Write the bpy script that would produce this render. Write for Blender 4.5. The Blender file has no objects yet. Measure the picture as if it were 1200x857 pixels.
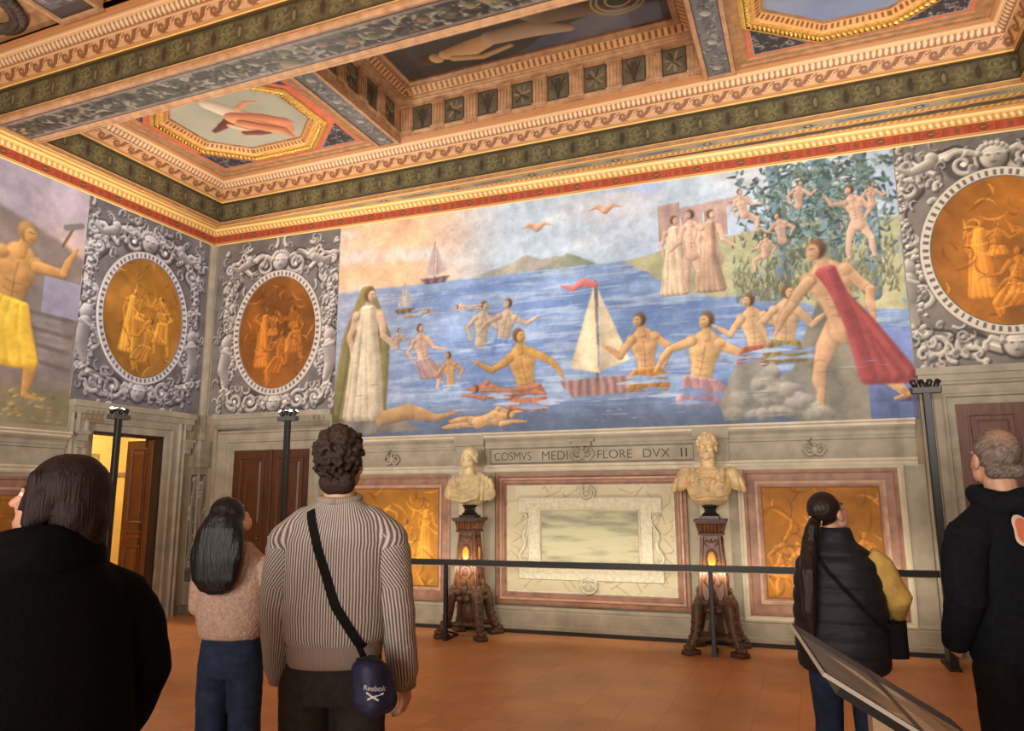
import bpy, math, random
import numpy as np
from mathutils import Matrix, Vector
from mathutils.bvhtree import BVHTree

# ------------------------------------------------------------------ camera
SC = bpy.context.scene
COL = SC.collection
A_WALL = math.radians(2.3)          # the long wall runs slightly out of square with the ceiling beams
CAM = (8.259, -8.307, 1.6)
YAW, PITCH, ROLL = math.radians(21.9), math.radians(10.05), math.radians(-0.3)


def camera_axes():
    cp, sp, cy, sy = math.cos(PITCH), math.sin(PITCH), math.cos(YAW), math.sin(YAW)
    f = Vector((-sy * cp, cy * cp, sp))
    r = Vector((cy, sy, 0))
    u = r.cross(f)
    return r * math.cos(ROLL) + u * math.sin(ROLL), u * math.cos(ROLL) - r * math.sin(ROLL), f


cam_d = bpy.data.cameras.new('camera')
cam_d.sensor_width = 36
cam_d.lens = 860 / 1200 * 36
cam_d.clip_start = 0.05
cam = bpy.data.objects.new('camera', cam_d)
COL.objects.link(cam)
_r, _u, _f = camera_axes()
cam.matrix_world = Matrix(((_r.x, _u.x, -_f.x, CAM[0]), (_r.y, _u.y, -_f.y, CAM[1]), (_r.z, _u.z, -_f.z, CAM[2]), (0, 0, 0, 1)))
SC.camera = cam
SC.view_settings.view_transform = 'Standard'
SC.view_settings.look = 'None'
SC.view_settings.gamma = 1
SC.view_settings.exposure = 0.6
SC.view_settings.use_curve_mapping = False

# ------------------------------------------------------------------ world, lamps of the room, added fill light
w = bpy.data.worlds.new('world')
SC.world = w
w.use_nodes = True
w.node_tree.nodes['Background'].inputs[0].default_value = (1.0, 0.86, 0.72, 1)
w.node_tree.nodes['Background'].inputs[1].default_value = 0.05


def fw(u, o, z):
    """a point u metres along the long wall, o metres out from it"""
    return Vector((u * math.cos(A_WALL) + o * math.sin(A_WALL), u * math.sin(A_WALL) - o * math.cos(A_WALL), z))


def lw(u, o, z):
    return Vector((o, u, z))


def aim(o, target):
    d = Vector(target) - o.location
    o.rotation_euler = d.to_track_quat('-Z', 'Y').to_euler()


def spot(name, loc, target, power, angle, blend, color, size=0.06):
    l = bpy.data.lights.new(name, 'SPOT')
    l.energy, l.spot_size, l.spot_blend, l.color, l.shadow_soft_size = power, math.radians(angle), blend, color, size
    o = bpy.data.objects.new(name, l)
    COL.objects.link(o)
    o.location = loc
    aim(o, target)
    return o


def area(name, loc, target, power, sx, sy, color, spread=180):
    l = bpy.data.lights.new(name, 'AREA')
    l.shape = 'RECTANGLE'
    l.energy, l.size, l.size_y, l.color, l.spread = power, sx, sy, color, math.radians(spread)
    o = bpy.data.objects.new(name, l)
    COL.objects.link(o)
    o.location = loc
    aim(o, target)
    return o


WARM = (1.0, 0.93, 0.83)
NEUT = (0.96, 0.98, 1.0)
# museum spots on stands along the near and right walls, aimed over the visitors' heads at the long wall
for x, tx, p in ((1.6, 1.6, 620), (3.6, 3.6, 600), (5.6, 5.4, 560), (7.6, 7.3, 600), (9.6, 9.4, 740)):
    spot('spot_lamp', (x, -10.6, 2.65), (tx, 0, 4.35), p, 33, 0.7, NEUT)
spot('spot_lamp', (11.4, -3.4, 2.65), (0, -2.2, 4.3), 900, 34, 0.7, NEUT)
# uplights of the stands: on the ceiling
for loc, tgt, p in (((2.4, -8.8, 2.6), (2.2, -4.2, 6.2), 400), ((5.4, -9.6, 2.6), (5.2, -4.6, 6.2), 400), ((8.4, -9.4, 2.6), (7.6, -4.4, 6.2), 400), ((11.3, -5.2, 2.6), (8.8, -2.6, 6.2), 400)):
    spot('uplight_lamp', loc, tgt, p, 125, 0.6, WARM, 0.1)
spot('uplight_lamp', fw(9.34, 0.75, 2.72), (8.4, -2.6, 6.2), 170, 120, 0.8, WARM, 0.06)
spot('uplight_lamp', fw(2.08, 0.95, 2.68), (2.8, -2.8, 6.2), 170, 120, 0.8, WARM, 0.06)
spot('uplight_lamp', lw(-1.83, 0.7, 2.66), (2.4, -2.6, 6.2), 150, 120, 0.8, WARM, 0.06)
# soft fill light added behind the visitors, shining through an added opening
area('fill_light', (6.2, -12.6, 1.6), (6.2, 0, 1.5), 210, 3.4, 2.8, (1.0, 0.95, 0.88))
# light strip under the barrier rail, washing the dado
_c0, _c1 = fw(2.2, 0.75, 0.80), fw(9.3, 0.55, 0.80)
_m = (_c0 + _c1) / 2
_l = area('rail_light', _m, _m + Vector((0, 1, 0)), 23, (_c1 - _c0).length, 0.03, (1.0, 0.91, 0.75))
_dir = (_c1 - _c0).normalized()
_n = Vector((-_dir.y, _dir.x, 0))
_l.rotation_euler = Matrix((( _dir.x, 0, -_n.x), (_dir.y, 0, -_n.y), (0, 1, 0))).to_euler()


# ------------------------------------------------------------------ helpers
def lin(c):
    c = np.asarray(c, float)
    return np.where(c <= 0.04045, c / 12.92, ((c + 0.055) / 1.055) ** 2.4)


def S(r, g, b):
    return tuple(float(x) for x in lin(np.array([r, g, b]) / 255.0))


def tag(o, label=None, cat=None, group=None, kind=None):
    if label: o['label'] = label
    if cat: o['category'] = cat
    if group: o['group'] = group
    if kind: o['kind'] = kind
    return o


def thing(name, label=None, cat=None, loc=(0, 0, 0), rz=0.0, group=None, kind=None):
    o = bpy.data.objects.new(name, None)
    o.empty_display_size = 0.1
    COL.objects.link(o)
    o.location = loc
    o.rotation_euler = (0, 0, rz)
    return tag(o, label, cat, group, kind)


def mat(name, rgb, rough=0.6, var=0.0, scale=8.0, metal=0.0, bump=0.0, rgb2=None, stretch=(1, 1, 1), detail=4, spec=0.4):
    m = bpy.data.materials.new(name)
    m.use_nodes = True
    nt = m.node_tree
    b = nt.nodes['Principled BSDF']
    b.inputs['Base Color'].default_value = (*S(*rgb), 1)
    b.inputs['Roughness'].default_value = rough
    b.inputs['Metallic'].default_value = metal
    b.inputs['Specular IOR Level'].default_value = spec
    if var or bump or rgb2:
        tc = nt.nodes.new('ShaderNodeTexCoord')
        mp = nt.nodes.new('ShaderNodeMapping')
        mp.inputs['Scale'].default_value = stretch
        nz = nt.nodes.new('ShaderNodeTexNoise')
        nz.inputs['Scale'].default_value = scale
        nz.inputs['Detail'].default_value = detail
        nt.links.new(tc.outputs['Object'], mp.inputs[0])
        nt.links.new(mp.outputs[0], nz.inputs['Vector'])
        if var or rgb2:
            rp = nt.nodes.new('ShaderNodeValToRGB')
            c = np.array(rgb)
            lo = S(*np.clip(c * (1 - var), 0, 255)) if not rgb2 else S(*rgb2)
            hi = S(*np.clip(c * (1 + var), 0, 255)) if not rgb2 else S(*rgb)
            rp.color_ramp.elements[0].position = 0.3
            rp.color_ramp.elements[1].position = 0.7
            rp.color_ramp.elements[0].color = (*lo, 1)
            rp.color_ramp.elements[1].color = (*hi, 1)
            nt.links.new(nz.outputs[0], rp.inputs[0])
            nt.links.new(rp.outputs[0], b.inputs['Base Color'])
        if bump:
            bp = nt.nodes.new('ShaderNodeBump')
            bp.inputs['Strength'].default_value = bump
            bp.inputs['Distance'].default_value = 0.02
            nt.links.new(nz.outputs[0], bp.inputs['Height'])
            nt.links.new(bp.outputs[0], b.inputs['Normal'])
    return m


def paint_material(name, rough, spec=0.25):
    m = bpy.data.materials.new(name)
    m.use_nodes = True
    nt = m.node_tree
    b = nt.nodes['Principled BSDF']
    at = nt.nodes.new('ShaderNodeAttribute')
    at.attribute_name = 'paint'
    nz = nt.nodes.new('ShaderNodeTexNoise')
    nz.inputs['Scale'].default_value = 60
    tc = nt.nodes.new('ShaderNodeTexCoord')
    nt.links.new(tc.outputs['Object'], nz.inputs['Vector'])
    bp = nt.nodes.new('ShaderNodeBump')
    bp.inputs['Strength'].default_value = 0.08
    bp.inputs['Distance'].default_value = 0.01
    nt.links.new(nz.outputs[0], bp.inputs['Height'])
    nt.links.new(bp.outputs[0], b.inputs['Normal'])
    nt.links.new(at.outputs['Color'], b.inputs['Base Color'])
    b.inputs['Roughness'].default_value = rough
    b.inputs['Specular IOR Level'].default_value = spec
    return m


class MB:
    """collects shapes into one mesh"""
    def __init__(s):
        s.v, s.f = [], []

    def add(s, verts, faces):
        n = len(s.v)
        s.v += [tuple(p) for p in verts]
        s.f += [tuple(i + n for i in f) for f in faces]
        return s

    def box(s, x0, x1, y0, y1, z0, z1, ch=0.0):
        if ch:
            a = [(x0 + ch, y0), (x1 - ch, y0), (x1, y0 + ch), (x1, y1 - ch), (x1 - ch, y1), (x0 + ch, y1), (x0, y1 - ch), (x0, y0 + ch)]
            return s.prism(a, lambda p, q, h: (p, q, h), z0, z1)
        v = [(x0, y0, z0), (x1, y0, z0), (x1, y1, z0), (x0, y1, z0), (x0, y0, z1), (x1, y0, z1), (x1, y1, z1), (x0, y1, z1)]
        return s.add(v, [(0, 3, 2, 1), (4, 5, 6, 7), (0, 1, 5, 4), (1, 2, 6, 5), (2, 3, 7, 6), (3, 0, 4, 7)])

    def prism(s, poly, place, h0, h1):
        n = len(poly)
        v = [place(a, b, h0) for a, b in poly] + [place(a, b, h1) for a, b in poly]
        f = [tuple(range(n))[::-1], tuple(range(n, 2 * n))] + [(i, (i + 1) % n, n + (i + 1) % n, n + i) for i in range(n)]
        return s.add(v, f)

    def taper(s, c0, a0, b0, z0, c1, a1, b1, z1):
        """rectangular frustum: centre, half sizes at z0 and z1"""
        v = []
        for (cx, cy), a, b, z in ((c0, a0, b0, z0), (c1, a1, b1, z1)):
            v += [(cx - a, cy - b, z), (cx + a, cy - b, z), (cx + a, cy + b, z), (cx - a, cy + b, z)]
        return s.add(v, [(0, 3, 2, 1), (4, 5, 6, 7), (0, 1, 5, 4), (1, 2, 6, 5), (2, 3, 7, 6), (3, 0, 4, 7)])

    def lathe(s, prof, seg=24, c=(0, 0), sx=1.0, sy=1.0):
        v, f = [], []
        for r, z in prof:
            for k in range(seg):
                t = 2 * math.pi * k / seg
                v.append((c[0] + r * sx * math.cos(t), c[1] + r * sy * math.sin(t), z))
        for i in range(len(prof) - 1):
            for k in range(seg):
                k2 = (k + 1) % seg
                f.append((i * seg + k, i * seg + k2, (i + 1) * seg + k2, (i + 1) * seg + k))
        f.append(tuple(range(seg))[::-1])
        f.append(tuple(range((len(prof) - 1) * seg, len(prof) * seg)))
        return s.add(v, f)

    def tube(s, pts, rad, seg=10, flat=1.0):
        pts = [Vector(p) for p in pts]
        n = len(pts)
        rads = rad if isinstance(rad, (list, tuple)) else [rad] * n
        v, f = [], []
        prev = None
        for i, p in enumerate(pts):
            t = (pts[min(i + 1, n - 1)] - pts[max(i - 1, 0)]).normalized()
            if prev is None:
                a = t.orthogonal().normalized()
            else:
                a = (prev - t * prev.dot(t)).normalized()
            prev = a
            b = t.cross(a)
            for k in range(seg):
                q = 2 * math.pi * k / seg
                v.append(p + (a * math.cos(q) + b * math.sin(q) * flat) * rads[i])
        for i in range(n - 1):
            for k in range(seg):
                k2 = (k + 1) % seg
                f.append((i * seg + k, i * seg + k2, (i + 1) * seg + k2, (i + 1) * seg + k))
        f.append(tuple(range(seg))[::-1])
        f.append(tuple(range((n - 1) * seg, n * seg)))
        return s.add(v, f)

    def ball(s, c, r, seg=14, rings=8, R=None):
        rx, ry, rz = (r, r, r) if not isinstance(r, (tuple, list)) else r
        v, f = [], []
        for i in range(1, rings):
            ph = math.pi * i / rings
            for k in range(seg):
                t = 2 * math.pi * k / seg
                v.append(Vector((rx * math.sin(ph) * math.cos(t), ry * math.sin(ph) * math.sin(t), -rz * math.cos(ph))))
        for i in range(rings - 2):
            for k in range(seg):
                k2 = (k + 1) % seg
                f.append((i * seg + k, i * seg + k2, (i + 1) * seg + k2, (i + 1) * seg + k))
        n = len(v)
        v += [Vector((0, 0, -rz)), Vector((0, 0, rz))]
        for k in range(seg):
            k2 = (k + 1) % seg
            f.append((n, k2, k))
            f.append((n + 1, (rings - 2) * seg + k, (rings - 2) * seg + k2))
        if R is not None: v = [R @ p for p in v]
        c = Vector(c)
        return s.add([p + c for p in v], f)

    def capsule(s, p0, p1, r0, r1, seg=14):
        p0, p1 = Vector(p0), Vector(p1)
        t = p1 - p0
        L = t.length
        t = t / L if L > 1e-6 else Vector((0, 0, 1))
        pts, rad = [], []
        for k in range(5):
            q = math.pi / 2 * (k + 0.15) / 5
            pts.append(p0 - t * r0 * math.cos(q)); rad.append(r0 * math.sin(q))
        pts.append(p0); rad.append(r0)
        pts.append(p1); rad.append(r1)
        for k in range(5):
            q = math.pi / 2 * (4 - k + 0.15) / 5
            pts.append(p1 + t * r1 * math.cos(q)); rad.append(r1 * math.sin(q))
        return s.tube(pts, rad, seg)

    def loft(s, rings, seg=36, power=2.3):
        v, f = [], []
        for z, cx, cy, rx, ry in rings:
            for k in range(seg):
                t = 2 * math.pi * k / seg
                c, q = math.cos(t), math.sin(t)
                v.append((cx + rx * math.copysign(abs(c) ** (2 / power), c), cy + ry * math.copysign(abs(q) ** (2 / power), q), z))
        n = len(rings)
        for i in range(n - 1):
            for k in range(seg):
                k2 = (k + 1) % seg
                f.append((i * seg + k, i * seg + k2, (i + 1) * seg + k2, (i + 1) * seg + k))
        f.append(tuple(range(seg))[::-1])
        f.append(tuple(range((n - 1) * seg, n * seg)))
        return s.add(v, f)

    def frame(s, poly, prof, place, closed=True):
        """sweep a profile [(inset, height)] round a polygon given in (a, b), with mitred corners"""
        n = len(poly)
        rows = [offset(poly, d, closed) for d, h in prof]
        m = len(prof)
        v = [place(rows[j][i][0], rows[j][i][1], prof[j][1]) for i in range(n) for j in range(m)]
        f = []
        for i in range(n if closed else n - 1):
            i2 = (i + 1) % n
            for j in range(m - 1):
                f.append((i * m + j, i2 * m + j, i2 * m + j + 1, i * m + j + 1))
        if not closed:
            f.append(tuple(range(m)))
            f.append(tuple(range((n - 1) * m, n * m))[::-1])
        return s.add(v, f)

    def build(s, name, m, parent=None, base=(0, 0, 0), smooth=False, rz=None, sub=0, bevel=0.0):
        me = bpy.data.meshes.new(name)
        bx, by, bz = base
        me.from_pydata([(x - bx, y - by, z - bz) for x, y, z in s.v], [], s.f)
        me.validate()
        me.materials.append(m)
        if smooth:
            me.polygons.foreach_set('use_smooth', [True] * len(me.polygons))
        o = bpy.data.objects.new(name, me)
        COL.objects.link(o)
        if parent is not None: o.parent = parent
        if rz is not None: o.rotation_euler = (0, 0, rz)
        if bevel:
            b = o.modifiers.new('bevel', 'BEVEL'); b.width = bevel; b.segments = 2; b.limit_method = 'ANGLE'
        if sub:
            q = o.modifiers.new('sub', 'SUBSURF'); q.levels = sub; q.render_levels = sub
        return o


def offset(poly, d, closed=True):
    """polygon (counter-clockwise) moved inward by d"""
    n = len(poly)
    out = []
    for i in range(n):
        p = np.array(poly[i], float)
        a = np.array(poly[i - 1] if (closed or i > 0) else poly[i], float)
        b = np.array(poly[(i + 1) % n] if (closed or i < n - 1) else poly[i], float)
        ds = []
        for q0, q1 in ((a, p), (p, b)):
            t = q1 - q0
            L = np.hypot(*t)
            if L > 1e-9:
                t /= L
                ds.append(np.array([-t[1], t[0]]))
        if len(ds) == 1:
            out.append(tuple(p + ds[0] * d)); continue
        m = ds[0] + ds[1]
        out.append(tuple(p + m * d / max(0.2, 1 + ds[0] @ ds[1])))
    return out


def rect(x0, x1, z0, z1):
    return [(x0, z0), (x1, z0), (x1, z1), (x0, z1)]


onwall = lambda a, b, h: (a, -h, b)             # wall plane: a along, b up, h out into the room


def grid_mesh(name, P, C, m, parent=None, base=(0, 0, 0), wrap=False, smooth=False):
    """P (nv, nu, 3) points, C (nv, nu, 3) sRGB 0..1 colours -> painted mesh"""
    nv, nu = P.shape[:2]
    me = bpy.data.meshes.new(name)
    V = (P.reshape(-1, 3) - np.array(base)).astype(np.float32)
    idx = np.arange(nv * nu).reshape(nv, nu)
    if wrap:
        nxt = np.roll(idx, -1, 1)
        q = np.stack([idx[:-1], nxt[:-1], nxt[1:], idx[1:]], -1).reshape(-1, 4)
    else:
        q = np.stack([idx[:-1, :-1], idx[:-1, 1:], idx[1:, 1:], idx[1:, :-1]], -1).reshape(-1, 4)
    me.vertices.add(len(V)); me.vertices.foreach_set('co', V.ravel())
    me.loops.add(q.size); me.loops.foreach_set('vertex_index', q.ravel().astype(np.int32))
    me.polygons.add(len(q)); me.polygons.foreach_set('loop_start', np.arange(0, q.size, 4, dtype=np.int32))
    me.update(calc_edges=True)
    at = me.color_attributes.new('paint', 'FLOAT_COLOR', 'POINT')
    c = np.ones((len(V), 4), np.float32)
    c[:, :3] = lin(np.clip(C.reshape(-1, 3), 0, 1))
    at.data.foreach_set('color', c.ravel())
    if smooth:
        me.polygons.foreach_set('use_smooth', np.ones(len(q), bool))
    me.materials.append(m)
    o = bpy.data.objects.new(name, me)
    COL.objects.link(o)
    if parent is not None: o.parent = parent
    return o


# ------------------------------------------------------------------ painting tools (pigment patterns of the decorated surfaces)
def vnoise(X, Y, sc, seed=0, octs=3):
    rng = np.random.RandomState(seed)
    out = np.zeros_like(X, float); amp = 1.0; tot = 0
    for o in range(octs):
        L = rng.rand(64, 64)
        x, y = X * sc, Y * sc
        i, j = np.floor(x).astype(int), np.floor(y).astype(int)
        fx, fy = x - i, y - j
        fx = fx * fx * (3 - 2 * fx); fy = fy * fy * (3 - 2 * fy)
        g = lambda a, b: L[b % 64, a % 64]
        out += amp * ((g(i, j) * (1 - fx) + g(i + 1, j) * fx) * (1 - fy) + (g(i, j + 1) * (1 - fx) + g(i + 1, j + 1) * fx) * fy)
        tot += amp; amp *= 0.55; sc *= 2.03
    return out / tot


def C3(*c):
    return np.array(c, float) / 255.0


def mix(a, b, t):
    t = np.asarray(t)[..., None]
    return a * (1 - t) + b * t


def sstep(a, b, x):
    t = np.clip((x - a) / (b - a), 0, 1)
    return t * t * (3 - 2 * t)


class Canvas:
    def __init__(s, x0, x1, y0, y1, res, color=(128, 128, 128)):
        nx, ny = max(2, int(round((x1 - x0) / res)) + 1), max(2, int(round((y1 - y0) / res)) + 1)
        s.x0, s.x1, s.y0, s.y1, s.res = x0, x1, y0, y1, res
        s.xs, s.ys = np.linspace(x0, x1, nx), np.linspace(y0, y1, ny)
        s.X, s.Y = np.meshgrid(s.xs, s.ys)
        s.C = np.ones((ny, nx, 3)) * C3(*color)

    def win(s, xa, xb, ya, yb):
        i0, i1 = np.searchsorted(s.xs, xa), np.searchsorted(s.xs, xb)
        j0, j1 = np.searchsorted(s.ys, ya), np.searchsorted(s.ys, yb)
        return slice(j0, j1), slice(i0, i1)

    def stroke(s, pts, w, col, hi=None, lo=None, alpha=1.0, light=(-0.6, 0.8), soft=None):
        pts = np.array(pts, float)
        n = len(pts)
        ws = np.full(n, w, float) if np.isscalar(w) else np.interp(np.linspace(0, 1, n), np.linspace(0, 1, len(w)), w)
        g = ws.max() + 2 * s.res
        sl = s.win(pts[:, 0].min() - g, pts[:, 0].max() + g, pts[:, 1].min() - g, pts[:, 1].max() + g)
        X, Y = s.X[sl], s.Y[sl]
        if X.size == 0: return
        best = np.full(X.shape, 9.0); sx = np.zeros_like(X); sy = np.zeros_like(X); wd = np.ones_like(X) * ws[0]
        for k in range(n - 1):
            (ax, ay), (bx, by) = pts[k], pts[k + 1]
            dx, dy = bx - ax, by - ay
            t = np.clip(((X - ax) * dx + (Y - ay) * dy) / max(dx * dx + dy * dy, 1e-12), 0, 1)
            px, py = X - ax - t * dx, Y - ay - t * dy
            ww = ws[k] + (ws[k + 1] - ws[k]) * t
            d = np.hypot(px, py) / ww
            u = d < best
            best = np.where(u, d, best); sx = np.where(u, px / ww, sx); sy = np.where(u, py / ww, sy); wd = np.where(u, ww, wd)
        e = np.clip(s.res / wd, 0.02, 0.9) if soft is None else soft
        m = alpha * (1 - sstep(1 - e, 1 + e * 0.5, best))
        c = np.ones(X.shape + (3,)) * C3(*col)
        if hi is not None:
            sh = np.clip(sx * light[0] + sy * light[1], -1, 1)
            c = mix(c, C3(*hi), np.clip(sh, 0, 1))
            if lo is not None: c = mix(c, C3(*lo), np.clip(-sh, 0, 1) ** 1.2)
        s.C[sl] = mix(s.C[sl], c, m)

    def ell(s, cx, cy, rx, ry, col, hi=None, lo=None, rot=0.0, alpha=1.0, soft=0.12):
        g = max(rx, ry) * 1.15 + s.res
        sl = s.win(cx - g, cx + g, cy - g, cy + g)
        X, Y = s.X[sl] - cx, s.Y[sl] - cy
        if X.size == 0: return
        c, q = math.cos(rot), math.sin(rot)
        a, b = (X * c + Y * q) / rx, (-X * q + Y * c) / ry
        d = np.hypot(a, b)
        m = alpha * (1 - sstep(1 - soft, 1 + soft, d))
        cc = np.ones(X.shape + (3,)) * C3(*col)
        if hi is not None:
            sh = np.clip(-0.6 * X / rx + 0.8 * Y / ry, -1, 1)
            cc = mix(cc, C3(*hi), np.clip(sh, 0, 1))
            if lo is not None: cc = mix(cc, C3(*lo), np.clip(-sh, 0, 1))
        s.C[sl] = mix(s.C[sl], cc, m)

    def poly(s, pts, col, col2=None, alpha=1.0, folds=0, seed=0):
        pts = np.array(pts, float)
        sl = s.win(pts[:, 0].min(), pts[:, 0].max(), pts[:, 1].min(), pts[:, 1].max())
        X, Y = s.X[sl], s.Y[sl]
        if X.size == 0: return
        ins = np.zeros(X.shape, bool)
        for k in range(len(pts)):
            (x1, y1), (x2, y2) = pts[k], pts[(k + 1) % len(pts)]
            if y1 == y2: continue
            ins ^= ((y1 > Y) != (y2 > Y)) & (X < (x2 - x1) * (Y - y1) / (y2 - y1) + x1)
        c = np.ones(X.shape + (3,)) * C3(*col)
        if col2 is not None:
            wv = 0.5 + 0.5 * np.sin(X * folds + 6 * vnoise(X, Y, 2.2, seed) + 2.5 * Y)
            c = mix(c, C3(*col2), wv)
        m = np.pad(ins.astype(float), 1, 'edge')
        h_, w_ = ins.shape
        m = sum(m[i:i + h_, j:j + w_] for i in range(3) for j in range(3)) / 9
        s.C[sl] = mix(s.C[sl], c, m * alpha)

    def spiral(s, cx, cy, r, turns, a0, w, col, hi=None, lo=None, sgn=1):
        t = np.linspace(0, 1, int(20 * turns) + 8)
        a = a0 + sgn * 2 * math.pi * turns * t
        rr = r * (1 - 0.85 * t)
        s.stroke(np.stack([cx + rr * np.cos(a), cy + rr * np.sin(a)], 1), [w, w * 0.6], col, hi, lo)
        s.ell(cx, cy, r * 0.17, r * 0.17, hi or col)

    def mottle(s, amt, sc, seed):
        n = vnoise(s.X, s.Y, sc, seed, 4)
        s.C *= (1 + amt * (n - 0.5) * 2)[..., None]

    def figure(s, x, y, h, pose, flip=False, skin=(206, 168, 128), robe=None, robe2=None, hair=(96, 70, 48), seed=0):
        """a plain painted bather: limbs modelled with light from the upper left"""
        skin = tuple(c * 0.9 for c in skin)
        D = POSES[pose]
        rng = random.Random(int(x * 977 + y * 331) + seed)
        q = -1 if flip else 1
        W = lambda p: (x + q * p[0] * h, y + p[1] * h)
        hi = tuple(min(255, c * 1.13 + 6) for c in skin)
        lo = tuple(c * 0.68 for c in skin)
        dk = tuple(c * 0.5 for c in skin)
        def limb(p, a, l, ws, hand=0):
            e = (p[0] + l * math.sin(a), p[1] - l * math.cos(a))
            pts = [p, ((p[0] + e[0]) / 2 + 0.01 * math.cos(a), (p[1] + e[1]) / 2), e]
            T = [W(v) for v in pts]
            s.stroke(T, [w * h * 1.18 for w in ws], dk, alpha=0.4, soft=0.5)
            s.stroke(T, [w * h for w in ws], skin, hi, lo, soft=0.22)
            return e
        j = lambda v: v + rng.gauss(0, 0.07)
        lean = D.get('lean', 0.0)
        hip = D.get('hip', (0.0, 0.5))
        up = (math.sin(lean), math.cos(lean)); sd = (math.cos(lean), -math.sin(lean))
        at = lambda u, w_: (hip[0] + up[0] * u + sd[0] * w_, hip[1] + up[1] * u + sd[1] * w_)
        far_leg, near_leg = D.get('legs', ((None,), (None,)))
        for sgn, lg in ((-1, far_leg), (1, near_leg)):
            if lg[0] is None: continue
            k = limb((hip[0] + sgn * 0.045, hip[1]), j(lg[0]), 0.25, (0.058, 0.056, 0.038))
            f = limb(k, j(lg[1]), 0.23, (0.036, 0.04, 0.019))
            s.stroke([W(f), W((f[0] + 0.06, f[1] - 0.015))], [0.018 * h, 0.011 * h], skin, hi, lo)
        arms = D.get('arms', ((-0.3, 0.1), (0.3, 0.2)))
        def arm(sgn, an):
            e = limb(at(0.3, sgn * 0.105), j(an[0]), 0.165, (0.037, 0.034, 0.027))
            w2 = limb(e, j(an[1]), 0.15, (0.026, 0.025, 0.015))
            a = an[1]
            s.stroke([W(w2), W((w2[0] + 0.045 * math.sin(a), w2[1] - 0.045 * math.cos(a)))], [0.018 * h, 0.008 * h], skin, hi, lo)
        arm(-1, arms[0])
        # trunk
        T = [W(at(u, 0.0)) for u in (-0.02, 0.06, 0.14, 0.24, 0.31)]
        s.stroke(T, [0.098 * h, 0.086 * h, 0.094 * h, 0.122 * h, 0.105 * h], dk, alpha=0.4, soft=0.4)
        s.stroke(T, [0.088 * h, 0.076 * h, 0.084 * h, 0.112 * h, 0.095 * h], skin, hi, lo, soft=0.2)
        for sgn in (-1, 1):
            c = W(at(0.31, sgn * 0.1)); s.ell(c[0], c[1], 0.042 * h, 0.04 * h, skin, hi, lo, soft=0.3)
            c = W(at(0.23, sgn * 0.05)); s.ell(c[0], c[1], 0.05 * h, 0.04 * h, skin, hi, lo, alpha=0.45, soft=0.4)
        s.stroke([W(at(0.05, 0.01)), W(at(0.2, 0.0)), W(at(0.28, 0.0))], 0.007 * h, lo, alpha=0.5, soft=0.6)
        for u in (0.07, 0.12, 0.17):
            s.stroke([W(at(u, -0.045)), W(at(u - 0.012, 0.0)), W(at(u, 0.045))], 0.006 * h, lo, alpha=0.4, soft=0.6)
        s.stroke([W(at(0.34, 0)), W(at(0.42, 0.008))], [0.036 * h, 0.03 * h], skin, hi, lo)
        arm(1, arms[1])
        hx, hy = W(at(0.465, 0.02))
        s.ell(hx - q * 0.012 * h, hy + 0.012 * h, 0.05 * h, 0.06 * h, hair, tuple(min(255, c * 1.35) for c in hair), tuple(c * 0.6 for c in hair), soft=0.3)
        s.ell(hx + q * 0.012 * h, hy - 0.006 * h, 0.036 * h, 0.048 * h, skin, hi, lo, soft=0.25)
        s.stroke([(hx + q * 0.03 * h, hy + 0.012 * h), (hx + q * 0.002 * h, hy + 0.014 * h)], 0.005 * h, dk, alpha=0.6)
        s.stroke([(hx + q * 0.03 * h, hy - 0.026 * h), (hx + q * 0.012 * h, hy - 0.027 * h)], 0.004 * h, dk, alpha=0.5)
        if robe is not None:
            r2 = robe2 or tuple(c * 0.62 for c in robe)
            rh = tuple(min(255, c * 1.22 + 8) for c in robe)
            for k in range(D.get('folds', 8)):
                f = k / (D.get('folds', 8) - 1) - 0.5
                top, bot = D['robe']
                p0 = at(top[0] - hip[1] if D.get('abs') else top[0], f * top[1] * 2)
                p1 = (hip[0] + bot[0] + f * bot[2] * 2, bot[1])
                mid = ((p0[0] + p1[0]) / 2 + rng.gauss(0, 0.02), (p0[1] + p1[1]) / 2 + 0.01)
                col = robe if k % 2 else tuple((a_ + b_) / 2 for a_, b_ in zip(robe, r2))
                s.stroke([W(p0), W(mid), W(p1)], [0.03 * h, 0.042 * h, 0.05 * h], col, rh, r2, soft=0.3)


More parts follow.
